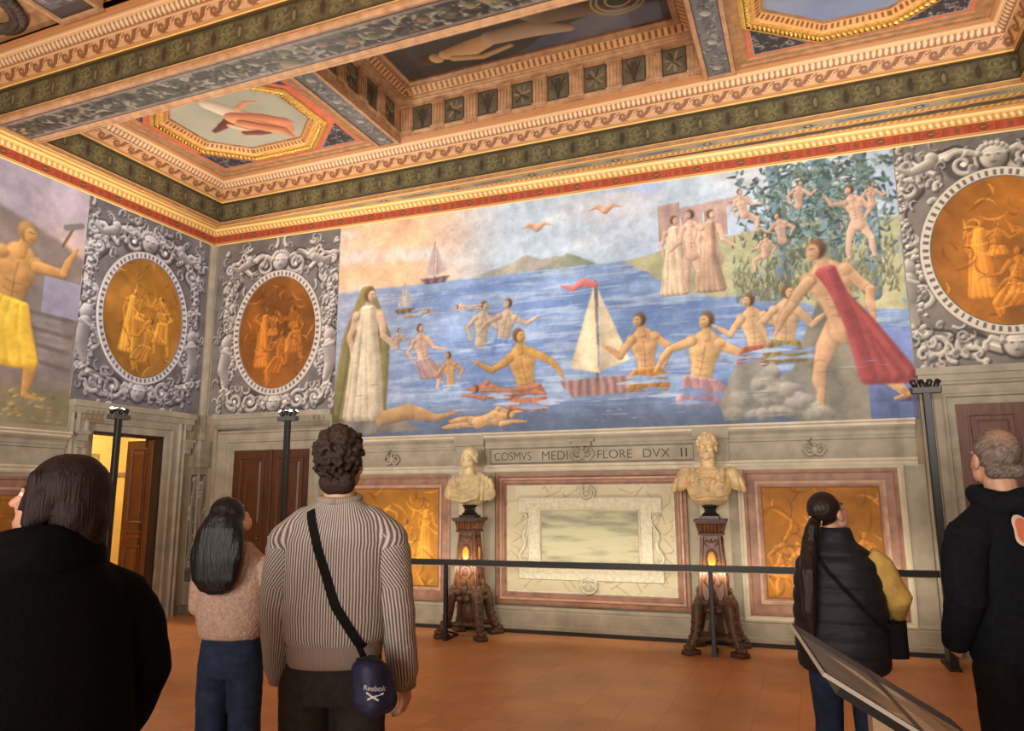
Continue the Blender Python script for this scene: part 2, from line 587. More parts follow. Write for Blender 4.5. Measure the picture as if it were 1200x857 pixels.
POSES = {
    'stand': dict(legs=((-0.06, 0.02), (0.1, -0.05)), arms=((-0.35, 0.25), (0.25, 0.9)), robe=((0.36, 0.03), (-0.02, 0.03, 0.13)), folds=9),
    'half': dict(hip=(0.0, 0.05), lean=0.08, arms=((-0.9, 0.4), (0.7, 2.2)), robe=((0.02, 0.1), (0.0, -0.06, 0.14)), folds=7),
    'back': dict(hip=(0.0, 0.05), lean=-0.18, arms=((-1.1, -2.0), (1.2, 0.6)), robe=((0.02, 0.1), (0.0, -0.06, 0.13)), folds=7),
    'swim': dict(hip=(-0.16, 0.0), lean=1.35, legs=((-1.5, -1.4), (-1.75, -1.6)), arms=((1.2, 1.6), (1.75, 1.5))),
    'sit': dict(hip=(0.0, 0.24), lean=-0.15, legs=((1.2, 0.15), (0.9, -0.2)), arms=((-0.5, 0.5), (0.6, 1.5)), robe=((0.02, 0.09), (0.12, 0.04, 0.13)), folds=7),
    'reach': dict(legs=((-0.35, -0.1), (0.35, 0.0)), lean=0.12, arms=((-0.6, 0.5), (1.7, 2.7)), robe=((0.05, 0.09), (0.03, 0.24, 0.13)), folds=8),
    'stride': dict(legs=((-0.5, -0.7), (0.3, 0.05)), lean=0.22, arms=((-0.8, 0.0), (0.7, 0.5)), robe=((0.33, -0.03), (-0.2, 0.2, 0.1)), folds=7),
}

M_FRESCO = paint_material('fresco paint', 0.62)
M_GILT = paint_material('gilt and painted wood', 0.5, 0.35)
# ------------------------------------------------------------------ materials
M_STONE = mat('grey painted stone', (150, 140, 122), 0.7, 0.09, 5, bump=0.05)
M_STONE_P = mat('pale stone moulding', (188, 176, 152), 0.65, 0.06, 6)
M_STONE_D = mat('dark stone line', (112, 102, 88), 0.7, 0.08, 8)
M_REDM = mat('red brown painted marble', (140, 103, 84), 0.5, 0.14, 7, detail=8)
M_REDM2 = mat('pale red marble moulding', (174, 138, 114), 0.5, 0.1, 9)
M_MARBLE = mat('veined cream marble', (196, 186, 156), 0.5, 0.07, 3, detail=10)
M_STONE_F = mat('cream carved stone', (192, 186, 162), 0.6, 0.08, 22, bump=0.1, detail=8)
M_PLASTER = mat('warm plaster', (150, 136, 112), 0.8, 0.08, 3)
M_GOLD = mat('gilded moulding', (226, 176, 96), 0.42, 0.12, 18, rgb2=(190, 134, 70), spec=0.5)
M_GOLDB = mat('bright gilding', (238, 200, 104), 0.3, 0.1, 25, metal=0.35, rgb2=(196, 146, 60), spec=0.6)
M_PEACH = mat('peach gilt wood', (192, 148, 108), 0.5, 0.1, 10, rgb2=(156, 116, 82))
M_BROWNG = mat('brown gilt wood', (158, 116, 78), 0.5, 0.12, 12)
M_ORANGE = mat('coral red ground', (198, 106, 74), 0.6, 0.07, 9)
M_WOOD = mat('dark walnut door', (92, 52, 26), 0.45, rgb2=(64, 34, 17), scale=5, stretch=(9, 9, 0.7), detail=8)
M_WOODR = mat('worn reddish door wood', (112, 78, 66), 0.6, rgb2=(90, 60, 52), scale=5, stretch=(9, 9, 0.7), detail=8)
M_WOODL = mat('brown door leaf wood', (116, 66, 34), 0.45, rgb2=(88, 48, 24), scale=5, stretch=(9, 9, 0.7), detail=8)
M_WOODD = mat('dark door edge', (44, 24, 14), 0.6)
M_BLACK = mat('black painted steel', (22, 19, 18), 0.45, spec=0.5)
M_DARK = mat('dark base line', (38, 32, 27), 0.7)
M_CREAM = mat('cream room wall', (226, 204, 140), 0.8)

# floor: square terracotta tiles
M_FLOOR = bpy.data.materials.new('terracotta tiles')
M_FLOOR.use_nodes = True
nt = M_FLOOR.node_tree
bs = nt.nodes['Principled BSDF']
tc = nt.nodes.new('ShaderNodeTexCoord')
br = nt.nodes.new('ShaderNodeTexBrick')
br.offset = 0.0
br.inputs['Scale'].default_value = 1.0
br.inputs['Brick Width'].default_value = 0.31
br.inputs['Row Height'].default_value = 0.31
br.inputs['Mortar Size'].default_value = 0.003
br.inputs['Mortar Smooth'].default_value = 0.3
br.inputs['Color1'].default_value = (*S(216, 156, 108), 1)
br.inputs['Color2'].default_value = (*S(207, 146, 98), 1)
br.inputs['Mortar'].default_value = (*S(182, 126, 88), 1)
nz = nt.nodes.new('ShaderNodeTexNoise'); nz.inputs['Scale'].default_value = 1.4; nz.inputs['Detail'].default_value = 6
mx = nt.nodes.new('ShaderNodeMix'); mx.data_type = 'RGBA'; mx.blend_type = 'MULTIPLY'
rp = nt.nodes.new('ShaderNodeValToRGB')
rp.color_ramp.elements[0].position = 0.3; rp.color_ramp.elements[0].color = (0.78, 0.76, 0.74, 1)
rp.color_ramp.elements[1].position = 0.7; rp.color_ramp.elements[1].color = (1.05, 1.03, 1, 1)
nt.links.new(tc.outputs['Object'], br.inputs['Vector'])
nt.links.new(tc.outputs['Object'], nz.inputs['Vector'])
nt.links.new(nz.outputs[0], rp.inputs[0])
mx.inputs[0].default_value = 1.0
nt.links.new(br.outputs['Color'], mx.inputs[6]); nt.links.new(rp.outputs[0], mx.inputs[7])
nt.links.new(mx.outputs[2], bs.inputs['Base Color'])
bs.inputs['Roughness'].default_value = 0.38
bs.inputs['Specular IOR Level'].default_value = 0.35
bpm = nt.nodes.new('ShaderNodeBump'); bpm.inputs['Strength'].default_value = 0.12; bpm.inputs['Distance'].default_value = 0.01
nt.links.new(nz.outputs[0], bpm.inputs['Height']); nt.links.new(bpm.outputs[0], bs.inputs['Normal'])

LRZ = math.pi / 2


def struct(name, mb, m, parent=None, **k):
    o = mb.build(name, m, parent, **k)
    if parent is None: o['kind'] = 'structure'
    return o


# ------------------------------------------------------------------ shell
struct('floor', MB().box(-0.3, 12.2, -13.0, 0.9, -0.12, 0), M_FLOOR)
struct('wall_back', MB().box(-0.25, 12.2, 0, 0.3, 0, 7.0), M_PLASTER, rz=A_WALL)
D1 = (-1.786, -0.68, 2.42)                      # open doorway in the left wall
struct('wall_left', MB().box(-11.6, D1[0], 0, 0.3, 0, 7.0).box(D1[1], 0.0, 0, 0.3, 0, 7.0).box(D1[0], D1[1], 0, 0.3, D1[2], 7.0), M_PLASTER, rz=LRZ)
struct('wall_right', MB().box(12.0, 12.3, -11.6, 0.7, 0, 7.0), M_PLASTER)
struct('wall_front', MB().box(-0.3, 4.4, -11.9, -11.6, 0, 7.0).box(8.0, 12.2, -11.9, -11.6, 0, 7.0).box(4.4, 8.0, -11.9, -11.6, 3.0, 7.0), M_PLASTER)  # opening added in this unseen wall to let the fill light through
struct('wall_fill_box', MB().box(4.1, 4.4, -12.8, -11.9, 0, 3.3).box(8.0, 8.3, -12.8, -11.9, 0, 3.3).box(4.1, 8.3, -12.8, -11.9, 3.0, 3.3).box(4.1, 8.3, -13.0, -12.8, 0, 3.3), M_CREAM)  # unseen enclosure added to house the fill light
struct('ceiling', MB().box(-0.3, 12.2, -11.6, 0.9, 7.0, 7.2), M_BROWNG)

# ------------------------------------------------------------------ painted bands
def tile(w, h, res, base, fn):
    c = Canvas(0, w, 0, h, res, base)
    fn(c)
    ny, nx = c.C.shape[:2]
    def f(U, V):
        i = (np.mod(U, w) / w * (nx - 1)).astype(int)
        j = np.clip(V * (ny - 1), 0, ny - 1).astype(int)
        return c.C[j, i]
    return f


def _green(c):
    c.mottle(0.18, 9, 3)
    g, h = (110, 101, 66), (126, 116, 78)
    W, H = 0.62, 0.3
    for x0, s in ((0.15, 1), (0.47, -1)):
        c.spiral(x0, 0.2, 0.07, 1.4, 0.4, 0.012, g, h, None, s)
        c.spiral(x0, 0.09, 0.06, 1.3, 3.4, 0.012, g, h, None, -s)
        for k in range(5):
            a = k * 1.3
            c.stroke([(x0 + 0.03 * math.cos(a), 0.15 + 0.03 * math.sin(a)), (x0 + 0.12 * math.cos(a + 0.3), 0.15 + 0.1 * math.sin(a + 0.3))], [0.014, 0.004], g, h)
    rr = random.Random(4)
    for k in range(46):
        x, y, a = rr.uniform(0, 0.62), rr.uniform(0.03, 0.27), rr.uniform(0, 6.3)
        c.stroke([(x, y), (x + 0.03 * math.cos(a), y + 0.03 * math.sin(a)), (x + 0.05 * math.cos(a + 0.9), y + 0.05 * math.sin(a + 0.9))], [0.009, 0.003], rr.choice([g, (94, 86, 56), (60, 52, 36)]), alpha=0.8)
    c.ell(0.31, 0.15, 0.035, 0.09, (60, 50, 36)); c.ell(0.31, 0.15, 0.02, 0.06, g, h)
    c.ell(0.0, 0.15, 0.03, 0.08, (58, 48, 34)); c.ell(0.62, 0.15, 0.03, 0.08, (58, 48, 34))
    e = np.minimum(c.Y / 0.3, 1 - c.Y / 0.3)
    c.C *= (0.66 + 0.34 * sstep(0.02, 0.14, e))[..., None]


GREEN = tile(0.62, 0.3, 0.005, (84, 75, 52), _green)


def _wave(c):
    for dx in (-0.22, 0, 0.22):
        P = [(0.225, 0.15), (0.19, 0.13), (0.16, 0.085), (0.125, 0.045), (0.075, 0.036), (0.04, 0.062), (0.045, 0.1), (0.08, 0.112), (0.1, 0.09), (0.085, 0.075)]
        c.stroke([(x + dx, y) for x, y in P], [0.044, 0.034, 0.028, 0.02, 0.014, 0.011], (124, 80, 48))
        c.stroke([(x + dx + 0.02, y - 0.012) for x, y in P[:5]], [0.006, 0.004], (236, 186, 130))
    c.C[c.Y < 0.012] = C3(176, 122, 76)


WAVE = tile(0.22, 0.15, 0.004, (192, 147, 104), _wave)


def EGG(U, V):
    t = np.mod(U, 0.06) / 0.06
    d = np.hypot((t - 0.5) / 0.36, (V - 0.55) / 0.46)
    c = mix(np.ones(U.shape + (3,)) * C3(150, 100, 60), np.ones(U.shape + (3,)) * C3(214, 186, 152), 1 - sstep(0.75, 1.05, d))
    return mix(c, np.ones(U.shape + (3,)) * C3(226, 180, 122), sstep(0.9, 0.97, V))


def EGGY(U, V):
    t = np.mod(U + 0.03 * V, 0.07) / 0.07
    d = np.hypot((t - 0.5) / 0.3, (V - 0.5) / 0.42)
    c = mix(np.ones(U.shape + (3,)) * C3(186, 132, 62), np.ones(U.shape + (3,)) * C3(232, 202, 140), 1 - sstep(0.7, 1.1, d))
    return mix(c, np.ones(U.shape + (3,)) * C3(222, 172, 90), (np.abs(V - 0.5) > 0.43) * 1.0)


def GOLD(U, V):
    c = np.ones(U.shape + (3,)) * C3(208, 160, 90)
    c = mix(c, np.ones(U.shape + (3,)) * C3(242, 214, 142), np.exp(-((V - 0.3) / 0.16) ** 2))  # highlight line painted into the gilding colour
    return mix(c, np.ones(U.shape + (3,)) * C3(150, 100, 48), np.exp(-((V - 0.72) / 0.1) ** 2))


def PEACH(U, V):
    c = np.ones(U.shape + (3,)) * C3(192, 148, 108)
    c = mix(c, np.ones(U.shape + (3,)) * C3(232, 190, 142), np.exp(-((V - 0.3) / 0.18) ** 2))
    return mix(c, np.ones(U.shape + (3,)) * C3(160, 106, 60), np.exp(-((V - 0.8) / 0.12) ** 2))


def _red(c):
    c.mottle(0.14, 12, 5)
    d = (120, 52, 34)
    for x in (0.08, 0.105, 0.13, 0.37, 0.395, 0.42):
        c.stroke([(x, 0.02), (x + 0.004, 0.06), (x, 0.1)], 0.006, d)
    c.ell(0.25, 0.06, 0.045, 0.042, (104, 66, 44)); c.stroke([(0.23, 0.06), (0.27, 0.06)], 0.008, (176, 116, 62))
    c.ell(0.0, 0.06, 0.03, 0.036, (120, 74, 46)); c.ell(0.5, 0.06, 0.03, 0.036, (120, 74, 46))
    c.stroke([(0.16, 0.05), (0.2, 0.08)], 0.006, d); c.stroke([(0.3, 0.05), (0.34, 0.08)], 0.006, d)


RED = tile(0.5, 0.12, 0.004, (168, 74, 48), _red)


def _blue(c):
    c.mottle(0.12, 14, 8)
    c.stroke([(0.1, 0.055), (0.42, 0.055)], [0.008, 0.03, 0.03, 0.008], (62, 66, 88))
    c.ell(0.8, 0.055, 0.05, 0.04, (66, 66, 86)); c.ell(0.8, 0.055, 0.025, 0.022, (190, 176, 150))
    for k in range(6):
        for x0 in (0.5, 0.9):
            c.stroke([(x0 + k * 0.03, 0.02), (x0 + 0.015 + k * 0.03, 0.05), (x0 + k * 0.03, 0.09)], 0.006, (206, 186, 130))
    c.C[(c.Y < 0.008) | (c.Y > 0.102)] = C3(206, 186, 140)


BLUE = tile(1.1, 0.11, 0.005, (136, 138, 132), _blue)


def plain(*c):
    return lambda U, V: np.ones(U.shape + (3,)) * C3(*c)


def band(name, parent, a, b, nrm, s0, z0, s1, z1, colf, ru=0.012, rv=0.012, ma=1.0, mb=1.0, bulge=0.0):
    """a strip of moulding from plan point a to b, running from (inset s0, height z0) to (s1, z1)"""
    a, b, nrm = np.array(a, float), np.array(b, float), np.array(nrm, float)
    L = np.hypot(*(b - a)); t = (b - a) / L
    h = math.hypot(s1 - s0, z1 - z0)
    nu, nv = max(2, int(L / ru)), max(3, int(h / rv) + 1)
    U01, V = np.meshgrid(np.linspace(0, 1, nu), np.linspace(0, 1, nv))
    ins = s0 + (s1 - s0) * V
    zz = z0 + (z1 - z0) * V
    if bulge:
        nx, nz_ = (z1 - z0) / h, -(s1 - s0) / h
        k = bulge * np.sin(np.pi * V)
        ins = ins + nx * k; zz = zz + nz_ * k
    U = ins * ma + (L - ins * (ma + mb)) * U01
    P = np.stack([a[0] + t[0] * U + nrm[0] * ins, a[1] + t[1] * U + nrm[1] * ins, zz], -1)
    return grid_mesh(name, P, colf(U, V), M_GILT, parent)


def bay_edge(idx, a, b, nrm, ma, mb):
    t = thing('trim_%d' % idx, kind='structure')
    Z = 5.67
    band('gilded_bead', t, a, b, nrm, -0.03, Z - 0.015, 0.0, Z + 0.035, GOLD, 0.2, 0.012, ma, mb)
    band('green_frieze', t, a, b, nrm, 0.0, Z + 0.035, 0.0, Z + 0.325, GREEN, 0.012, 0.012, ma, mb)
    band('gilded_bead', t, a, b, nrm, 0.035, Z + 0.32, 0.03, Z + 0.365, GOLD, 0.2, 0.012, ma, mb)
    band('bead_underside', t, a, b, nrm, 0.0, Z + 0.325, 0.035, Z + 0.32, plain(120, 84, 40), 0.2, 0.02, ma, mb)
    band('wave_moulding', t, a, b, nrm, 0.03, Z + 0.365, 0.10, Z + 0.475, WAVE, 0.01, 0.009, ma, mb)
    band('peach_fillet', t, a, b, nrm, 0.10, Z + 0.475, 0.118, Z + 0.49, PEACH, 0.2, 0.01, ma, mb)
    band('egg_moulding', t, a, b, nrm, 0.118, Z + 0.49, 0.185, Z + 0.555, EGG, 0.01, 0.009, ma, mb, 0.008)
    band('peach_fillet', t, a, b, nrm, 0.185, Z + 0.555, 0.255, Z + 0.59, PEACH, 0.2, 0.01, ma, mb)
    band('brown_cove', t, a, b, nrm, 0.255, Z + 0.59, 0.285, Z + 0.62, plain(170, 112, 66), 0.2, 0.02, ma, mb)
    return t


BX0, BX1, BY0, BY1 = 0.22, 10.49, -0.13, -3.0
bay_edge(1, (BX0, BY0), (BX1, BY0), (0, -1), 1, 1)
bay_edge(2, (BX0, BY1), (BX0, BY0), (1, 0), 1, 1)
bay_edge(3, (BX1, BY0), (BX1, BY1), (-1, 0), 1, 1)
bay_edge(4, (BX0, -3.53), (BX1, -3.53), (0, -1), 1, 1)
bay_edge(5, (BX0, -6.4), (BX0, -3.53), (1, 0), 1, 1)

# ------------------------------------------------------------------ cornice at the head of the walls
def wall_cornice(idx, rz, u0, u1):
    t = thing('trim_%d' % idx, kind='structure', rz=rz)
    a, b, n = (u0, 0), (u1, 0), (0, -1)
    band('gilded_bead', t, a, b, n, 0.0, 5.385, 0.025, 5.425, GOLD, 0.2, 0.012, 0, 0)
    band('red_frieze', t, a, b, n, 0.02, 5.425, 0.02, 5.535, RED, 0.01, 0.01, 0, 0)
    band('egg_moulding', t, a, b, n, 0.025, 5.535, 0.065, 5.6, EGGY, 0.01, 0.01, 0, 0, 0.006)
    band('gilded_bead', t, a, b, n, 0.065, 5.6, 0.085, 5.665, GOLD, 0.2, 0.01, 0, 0)


wall_cornice(6, A_WALL, 0.0, 12.0)
wall_cornice(7, LRZ, -11.5, 0.0)


def soffit_long():
    """underside of the edge beam along the long wall: widens to the right because the wall runs out of square"""
    nu, nv = 1100, 44
    x = np.linspace(0.12, 11.95, nu)
    k = math.tan(A_WALL)
    X, V = np.meshgrid(x, np.linspace(0, 1, nv))
    yw = X * k - 0.075
    ye = np.full_like(X, BY0 + 0.03)
    Y = ye + (yw - ye) * V
    D = Y - ye
    c = np.ones(X.shape + (3,)) * C3(216, 166, 88)
    def put(d0, d1, f):
        nonlocal c
        m = (D >= d0) & (D < d1)
        c = np.where(m[..., None], f(X, np.clip((D - d0) / (d1 - d0), 0, 1)), c)
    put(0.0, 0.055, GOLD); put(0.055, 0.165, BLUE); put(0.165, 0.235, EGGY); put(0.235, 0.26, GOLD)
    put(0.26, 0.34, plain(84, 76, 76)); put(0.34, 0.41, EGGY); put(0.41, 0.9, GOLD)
    t = thing('trim_8', kind='structure')
    grid_mesh('beam_soffit', np.stack([X, Y, np.full_like(X, 5.655)], -1), c, M_GILT, t)
    X2, V2 = np.meshgrid(np.linspace(0.075, BX0 - 0.03, 12), np.linspace(0, 1, 900))
    Y2 = -11.4 + V2 * 11.3
    grid_mesh('beam_soffit', np.stack([X2, Y2, np.full_like(X2, 5.655)], -1), GOLD(Y2, (X2 - 0.075) / (BX0 - 0.105)), M_GILT, t)


soffit_long()
# the timber of the edge beams behind the friezes
struct('beam_left', MB().box(-0.02, BX0 - 0.005, -11.5, 0.2, 5.66, 6.95), M_BROWNG)
struct('beam_back', MB().prism([(-0.1, BY0 + 0.005), (12.0, BY0 + 0.005), (12.0, 0.6), (-0.1, 0.3)], lambda a, b, h: (a, b, h), 5.66, 6.95), M_BROWNG)
struct('beam_right', MB().box(BX1 + 0.005, 12.0, -11.5, BY0, 5.66, 6.95), M_BROWNG)
# ------------------------------------------------------------------ ceiling beam with painted garland
def garland_canvas(L, w, seed, res=0.011):
    rng = random.Random(seed)
    c = Canvas(0, L, 0, w, res, (104, 97, 86))
    c.mottle(0.2, 6, seed)
    hh = w * (0.3 + 0.14 * (0.5 + 0.5 * np.sin(c.X * 1.9 + seed)))
    c.C *= (1 - 0.42 * (1 - sstep(0.75, 1.15, np.abs(c.Y - w / 2) / hh)))[..., None]
    n = int(L * 170)
    for k in range(n):
        x = rng.uniform(0, L)
        h = w * (0.3 + 0.14 * (0.5 + 0.5 * math.sin(x * 1.9 + seed)))
        y = w / 2 + rng.gauss(0, 0.55) * h
        a = rng.gauss(0, 0.7) + (0 if rng.random() < 0.5 else math.pi)
        l = rng.uniform(0.06, 0.16)
        col = rng.choice([(56, 50, 42), (44, 40, 33), (70, 64, 52), (116, 108, 92), (80, 74, 58), (50, 44, 38), (134, 126, 108)])
        c.stroke([(x, y), (x + l * 0.5 * math.cos(a), y + l * 0.5 * math.sin(a)), (x + l * math.cos(a + 0.3), y + l * math.sin(a + 0.3))], [0.018, 0.024, 0.004], col, tuple(min(255, v * 1.35) for v in col), tuple(v * 0.7 for v in col))
    for k in range(int(L * 9)):
        x = rng.uniform(L * 0.3, L); y = w / 2 + rng.gauss(0, 0.18) * w
        r = rng.choice([0.02, 0.028, 0.035, 0.05]) * (1.6 if rng.random() < 0.12 else 1)
        col = rng.choice([(112, 96, 70), (90, 84, 60), (104, 80, 62), (82, 76, 56)])
        c.ell(x, y, r * 1.2, r, col, tuple(min(255, v * 1.35) for v in col), tuple(v * 0.55 for v in col))
    e = np.minimum(c.Y, w - c.Y)
    c.C[e < 0.014] = C3(70, 60, 54)
    return c


def fillet_bar(y0, y1, x0, x1, z0, z1):
    m = MB()
    d = (y1 - y0)
    prof = [(0, z1), (0, z0 + 0.012), (0.16, z0), (0.36, z0), (0.42, z0 + 0.012), (0.55, z0 + 0.006), (0.8, z0 + 0.02), (1, z0 + 0.03), (1, z1)]
    n = len(prof)
    m.add([(x, y0 + d * a, z) for x in (x0, x1) for a, z in prof],
          [(j, j + 1, n + j + 1, n + j) for j in range(n - 1)] + [tuple(range(n)), tuple(range(n, 2 * n))])
    return m


def garland_beam(x0, x1, yf, yn, label, seed):
    t = thing('ceiling_beam', label, 'ceiling beam', ((x0 + x1) / 2, (yf + yn) / 2, 5.67))
    B = ((x0 + x1) / 2, (yf + yn) / 2, 5.67)
    MB().box(x0, x1, yn + 0.004, yf - 0.004, 5.672, 6.95).build('timber', M_BROWNG, t, B)
    g = 0.085
    fillet_bar(yf, yf - g, x0, x1, 5.63, 5.672).build('gilded_fillet', M_PEACH, t, B)
    fillet_bar(yn, yn + g, x0, x1, 5.63, 5.672).build('gilded_fillet', M_PEACH, t, B)
    w = abs(yf - yn) - 2 * g
    c = garland_canvas(x1 - x0, w, seed)
    P = np.stack([c.X + x0, yn + g + c.Y, np.full_like(c.X, 5.66)], -1)
    c.C = np.where((np.minimum(c.Y, w - c.Y) < 0.045)[..., None] & (np.minimum(c.Y, w - c.Y) >= 0.014)[..., None], c.C * 0.4 + C3(140, 120, 112) * 0.6, c.C)
    grid_mesh('painted_garland', P, c.C, M_GILT, t, B)
    return t


garland_beam(0.235, 10.6, BY1, -3.53, 'long ceiling beam with a dark painted fruit garland between gilded fillets', 4)
struct('beam_near', MB().box(0.235, 10.6, -6.93, -6.4, 5.66, 6.95), M_BROWNG)

PZ = 6.29                                        # level of the ceiling compartments


def strip_beam(x0, x1, y0, y1, label, seed):
    B = ((x0 + x1) / 2, (y0 + y1) / 2, PZ)
    t = thing('ceiling_strip', label, 'ceiling beam', B, group=None)
    MB().box(x0, x1, y0, y1, PZ - 0.035, PZ + 0.3).build('timber', M_BROWNG, t, B)
    m = MB()
    for xa, xb in ((x0 - 0.004, x0 + 0.04), (x1 - 0.04, x1 + 0.004)):
        m.box(xa, xb, y0, y1, PZ - 0.062, PZ - 0.03, 0.006)
    m.box(x0, x1, y1 - 0.04, y1, PZ - 0.06, PZ - 0.03)
    m.build('gilded_fillet', M_PEACH, t, B)
    rng = random.Random(seed)
    wd, L = x1 - x0 - 0.08, y1 - y0 - 0.08
    c = Canvas(0, wd, 0, L, 0.009, (106, 104, 102))
    c.mottle(0.16, 8, seed)
    for k in range(int(L * 90)):
        y = rng.uniform(0, L); x = wd / 2 + rng.gauss(0, 0.24) * wd
        a = rng.uniform(0, 6.28); l = rng.uniform(0.03, 0.07)
        col = rng.choice([(76, 76, 74), (138, 138, 134), (86, 92, 84), (160, 158, 150), (64, 62, 62)])
        c.stroke([(x, y), (x + l * math.cos(a), y + l * math.sin(a))], [0.012, 0.004], col)
    for y in np.arange(0.12, L, 0.5):
        c.ell(wd / 2, y, 0.05, 0.05, (150, 146, 138), (176, 170, 160), (92, 88, 84))
    e = np.minimum(c.X, wd - c.X)
    c.C[e < 0.014] = C3(96, 78, 86)
    grid_mesh('painted_foliage', np.stack([c.X + x0 + 0.04, c.Y + y0 + 0.04, np.full_like(c.X, PZ - 0.045)], -1), c.C, M_GILT, t, B)
    return t


strip_beam(3.15, 3.485, -2.74, -0.385, 'narrow grey painted ceiling strip beside the left octagon picture', 2)
strip_beam(7.455, 7.79, -2.74, -0.385, 'narrow grey painted ceiling strip beside the right octagon picture', 3)


# ------------------------------------------------------------------ octagon pictures
def octagon_panel(X0, X1, Y0, Y1, hx, hy, ex, ey, label, kind):
    """X0..Y1 the compartment, hx/hy half size of the octagon frame, ex/ey half lengths of its straight sides"""
    cx, cy = (X0 + X1) / 2, (Y0 + Y1) / 2
    B = (cx, cy, PZ)
    t = thing('octagon_ceiling_picture', label, 'ceiling painting', B)
    octo = [(cx - ex, cy - hy), (cx + ex, cy - hy), (cx + hx, cy - ey), (cx + hx, cy + ey), (cx + ex, cy + hy), (cx - ex, cy + hy), (cx - hx, cy + ey), (cx - hx, cy - ey)]
    R = [(cx - ex, Y0), (cx + ex, Y0), (X1, cy - ey), (X1, cy + ey), (cx + ex, Y1), (cx - ex, Y1), (X0, cy + ey), (X0, cy - ey)]
    m = MB()
    for i in range(8):
        j = (i + 1) % 8
        q = [octo[i], octo[j], R[j], R[i]]
        if i % 2: q = [octo[i], octo[j], R[j], {1: (X1, Y0), 3: (X1, Y1), 5: (X0, Y1), 7: (X0, Y0)}[i], R[i]]
        m.prism(q, lambda a, b, h: (a, b, h), PZ, PZ + 0.02)
    m.build('coral_ground', M_ORANGE, t, B)
    down = lambda a, b, h: (a, b, PZ - h)
    MB().frame(rect(X0, X1, Y0, Y1), [(0, 0), (0, 0.02), (0.05, 0.024), (0.07, 0.012), (0.11, 0.012), (0.13, 0.018), (0.15, 0.0)], down).build('border_moulding', M_BROWNG, t, B)
    MB().frame(octo, [(0, 0), (-0.0, 0.02), (0.03, 0.04), (0.05, 0.045)], down).build('gilded_edge', M_GOLDB, t, B)
    # twisted rope of leaves on the edge
    rope = MB()
    mid = offset(octo, 0.075)
    for i in range(8):
        a, b = np.array(mid[i]), np.array(mid[(i + 1) % 8])
        L = np.hypot(*(b - a)); n = int(L / 0.05); d = (b - a) / L; ang = math.atan2(d[1], d[0])
        for k in range(n):
            p = a + d * (k + 0.5) * L / n
            rope.ball((p[0], p[1], PZ - 0.03), (0.036, 0.016, 0.024), 8, 5, Matrix.Rotation(ang + 0.7, 3, 'Z'))
    rope.build('gilded_leaf_rope', M_GOLDB, t, B, smooth=True)
    MB().frame(octo, [(0.03, 0.01), (0.11, 0.0), (0.125, 0.005), (0.14, -0.005)], down).build('gilded_moulding', M_GOLD, t, B)
    # dentil band climbing to the picture
    o1, o2 = offset(octo, 0.14), offset(octo, 0.205)
    for i in range(8):
        a0, b0, a1, b1 = (np.array(q) for q in (o1[i], o1[(i + 1) % 8], o2[i], o2[(i + 1) % 8]))
        L = np.hypot(*(b0 - a0)); nu = max(6, int(L / 0.009))
        U, V = np.meshgrid(np.linspace(0, 1, nu), np.linspace(0, 1, 9))
        Pq = (a0 + (b0 - a0) * U[..., None]) * (1 - V[..., None]) + (a1 + (b1 - a1) * U[..., None]) * V[..., None]
        P = np.concatenate([Pq, (PZ + 0.005 + 0.05 * V)[..., None]], -1)
        dn = (np.mod(U * L, 0.06) < 0.03) & (V > 0.2) & (V < 0.85)
        c = np.where(dn[..., None], C3(120, 74, 40), C3(206, 150, 90))
        grid_mesh('dentil_band', P, c, M_GILT, t, B)
    MB().frame(o2, [(0, -0.055), (0.0, -0.05), (0.022, -0.05), (0.022, -0.075)], down).build('inner_fillet', M_BROWNG, t, B)
    # spandrel fields
    for i, (sx, sy) in enumerate(((-1, -1), (1, -1), (1, 1), (-1, 1))):
        kx, ky = (X1 if sx > 0 else X0), (Y1 if sy > 0 else Y0)
        a = (kx - sx * 0.2, ky - sy * 0.19)
        gx, gy = hx - ex, hy - ey
        p = (kx - sx * 0.2, cy + sy * (ey + 0.04)); q = (cx + sx * (ex + 0.05), ky - sy * 0.19)
        r2 = random.Random(i + int(cx * 10))
        c = Canvas(min(a[0], q[0]), max(a[0], q[0]), min(a[1], p[1]), max(a[1], p[1]), 0.008, (52, 51, 56))
        for k in range(60):
            x, y = r2.uniform(c.x0, c.x1), r2.uniform(c.y0, c.y1); an = r2.uniform(0, 6.28)
            c.stroke([(x, y), (x + 0.04 * math.cos(an), y + 0.04 * math.sin(an)), (x + 0.07 * math.cos(an + 0.8), y + 0.07 * math.sin(an + 0.8))], [0.009, 0.003], r2.choice([(150, 146, 146), (120, 116, 120), (176, 168, 160), (150, 110, 96)]))
        # triangular grid
        n = 44
        V, U = np.meshgrid(np.linspace(0, 1, n), np.linspace(0, 1, n))
        A_, Q_, P_ = np.array(a), np.array(q), np.array(p)
        pt = A_ + (Q_ - A_) * (U * (1 - V))[..., None] + (P_ - A_) * V[..., None]
        ii = np.clip(((pt[..., 0] - c.x0) / c.res).astype(int), 0, c.C.shape[1] - 1)
        jj = np.clip(((pt[..., 1] - c.y0) / c.res).astype(int), 0, c.C.shape[0] - 1)
        col = c.C[jj, ii]
        edge = (V < 0.03) | (U < 0.03) | (U > 0.965)
        col = np.where(edge[..., None], C3(150, 140, 130), col)
        grid_mesh('spandrel_field', np.concatenate([pt, np.full(pt.shape[:2] + (1,), PZ - 0.004)], -1), col, M_GILT, t, B)
    # the picture itself: generic sky with drapery
    o3 = np.array(offset(octo, 0.225))
    c = Canvas(o3[:, 0].min(), o3[:, 0].max(), o3[:, 1].min(), o3[:, 1].max(), 0.011, (166, 164, 146))
    N = vnoise(c.X, c.Y, 1.6, 5 + int(cx), 4)
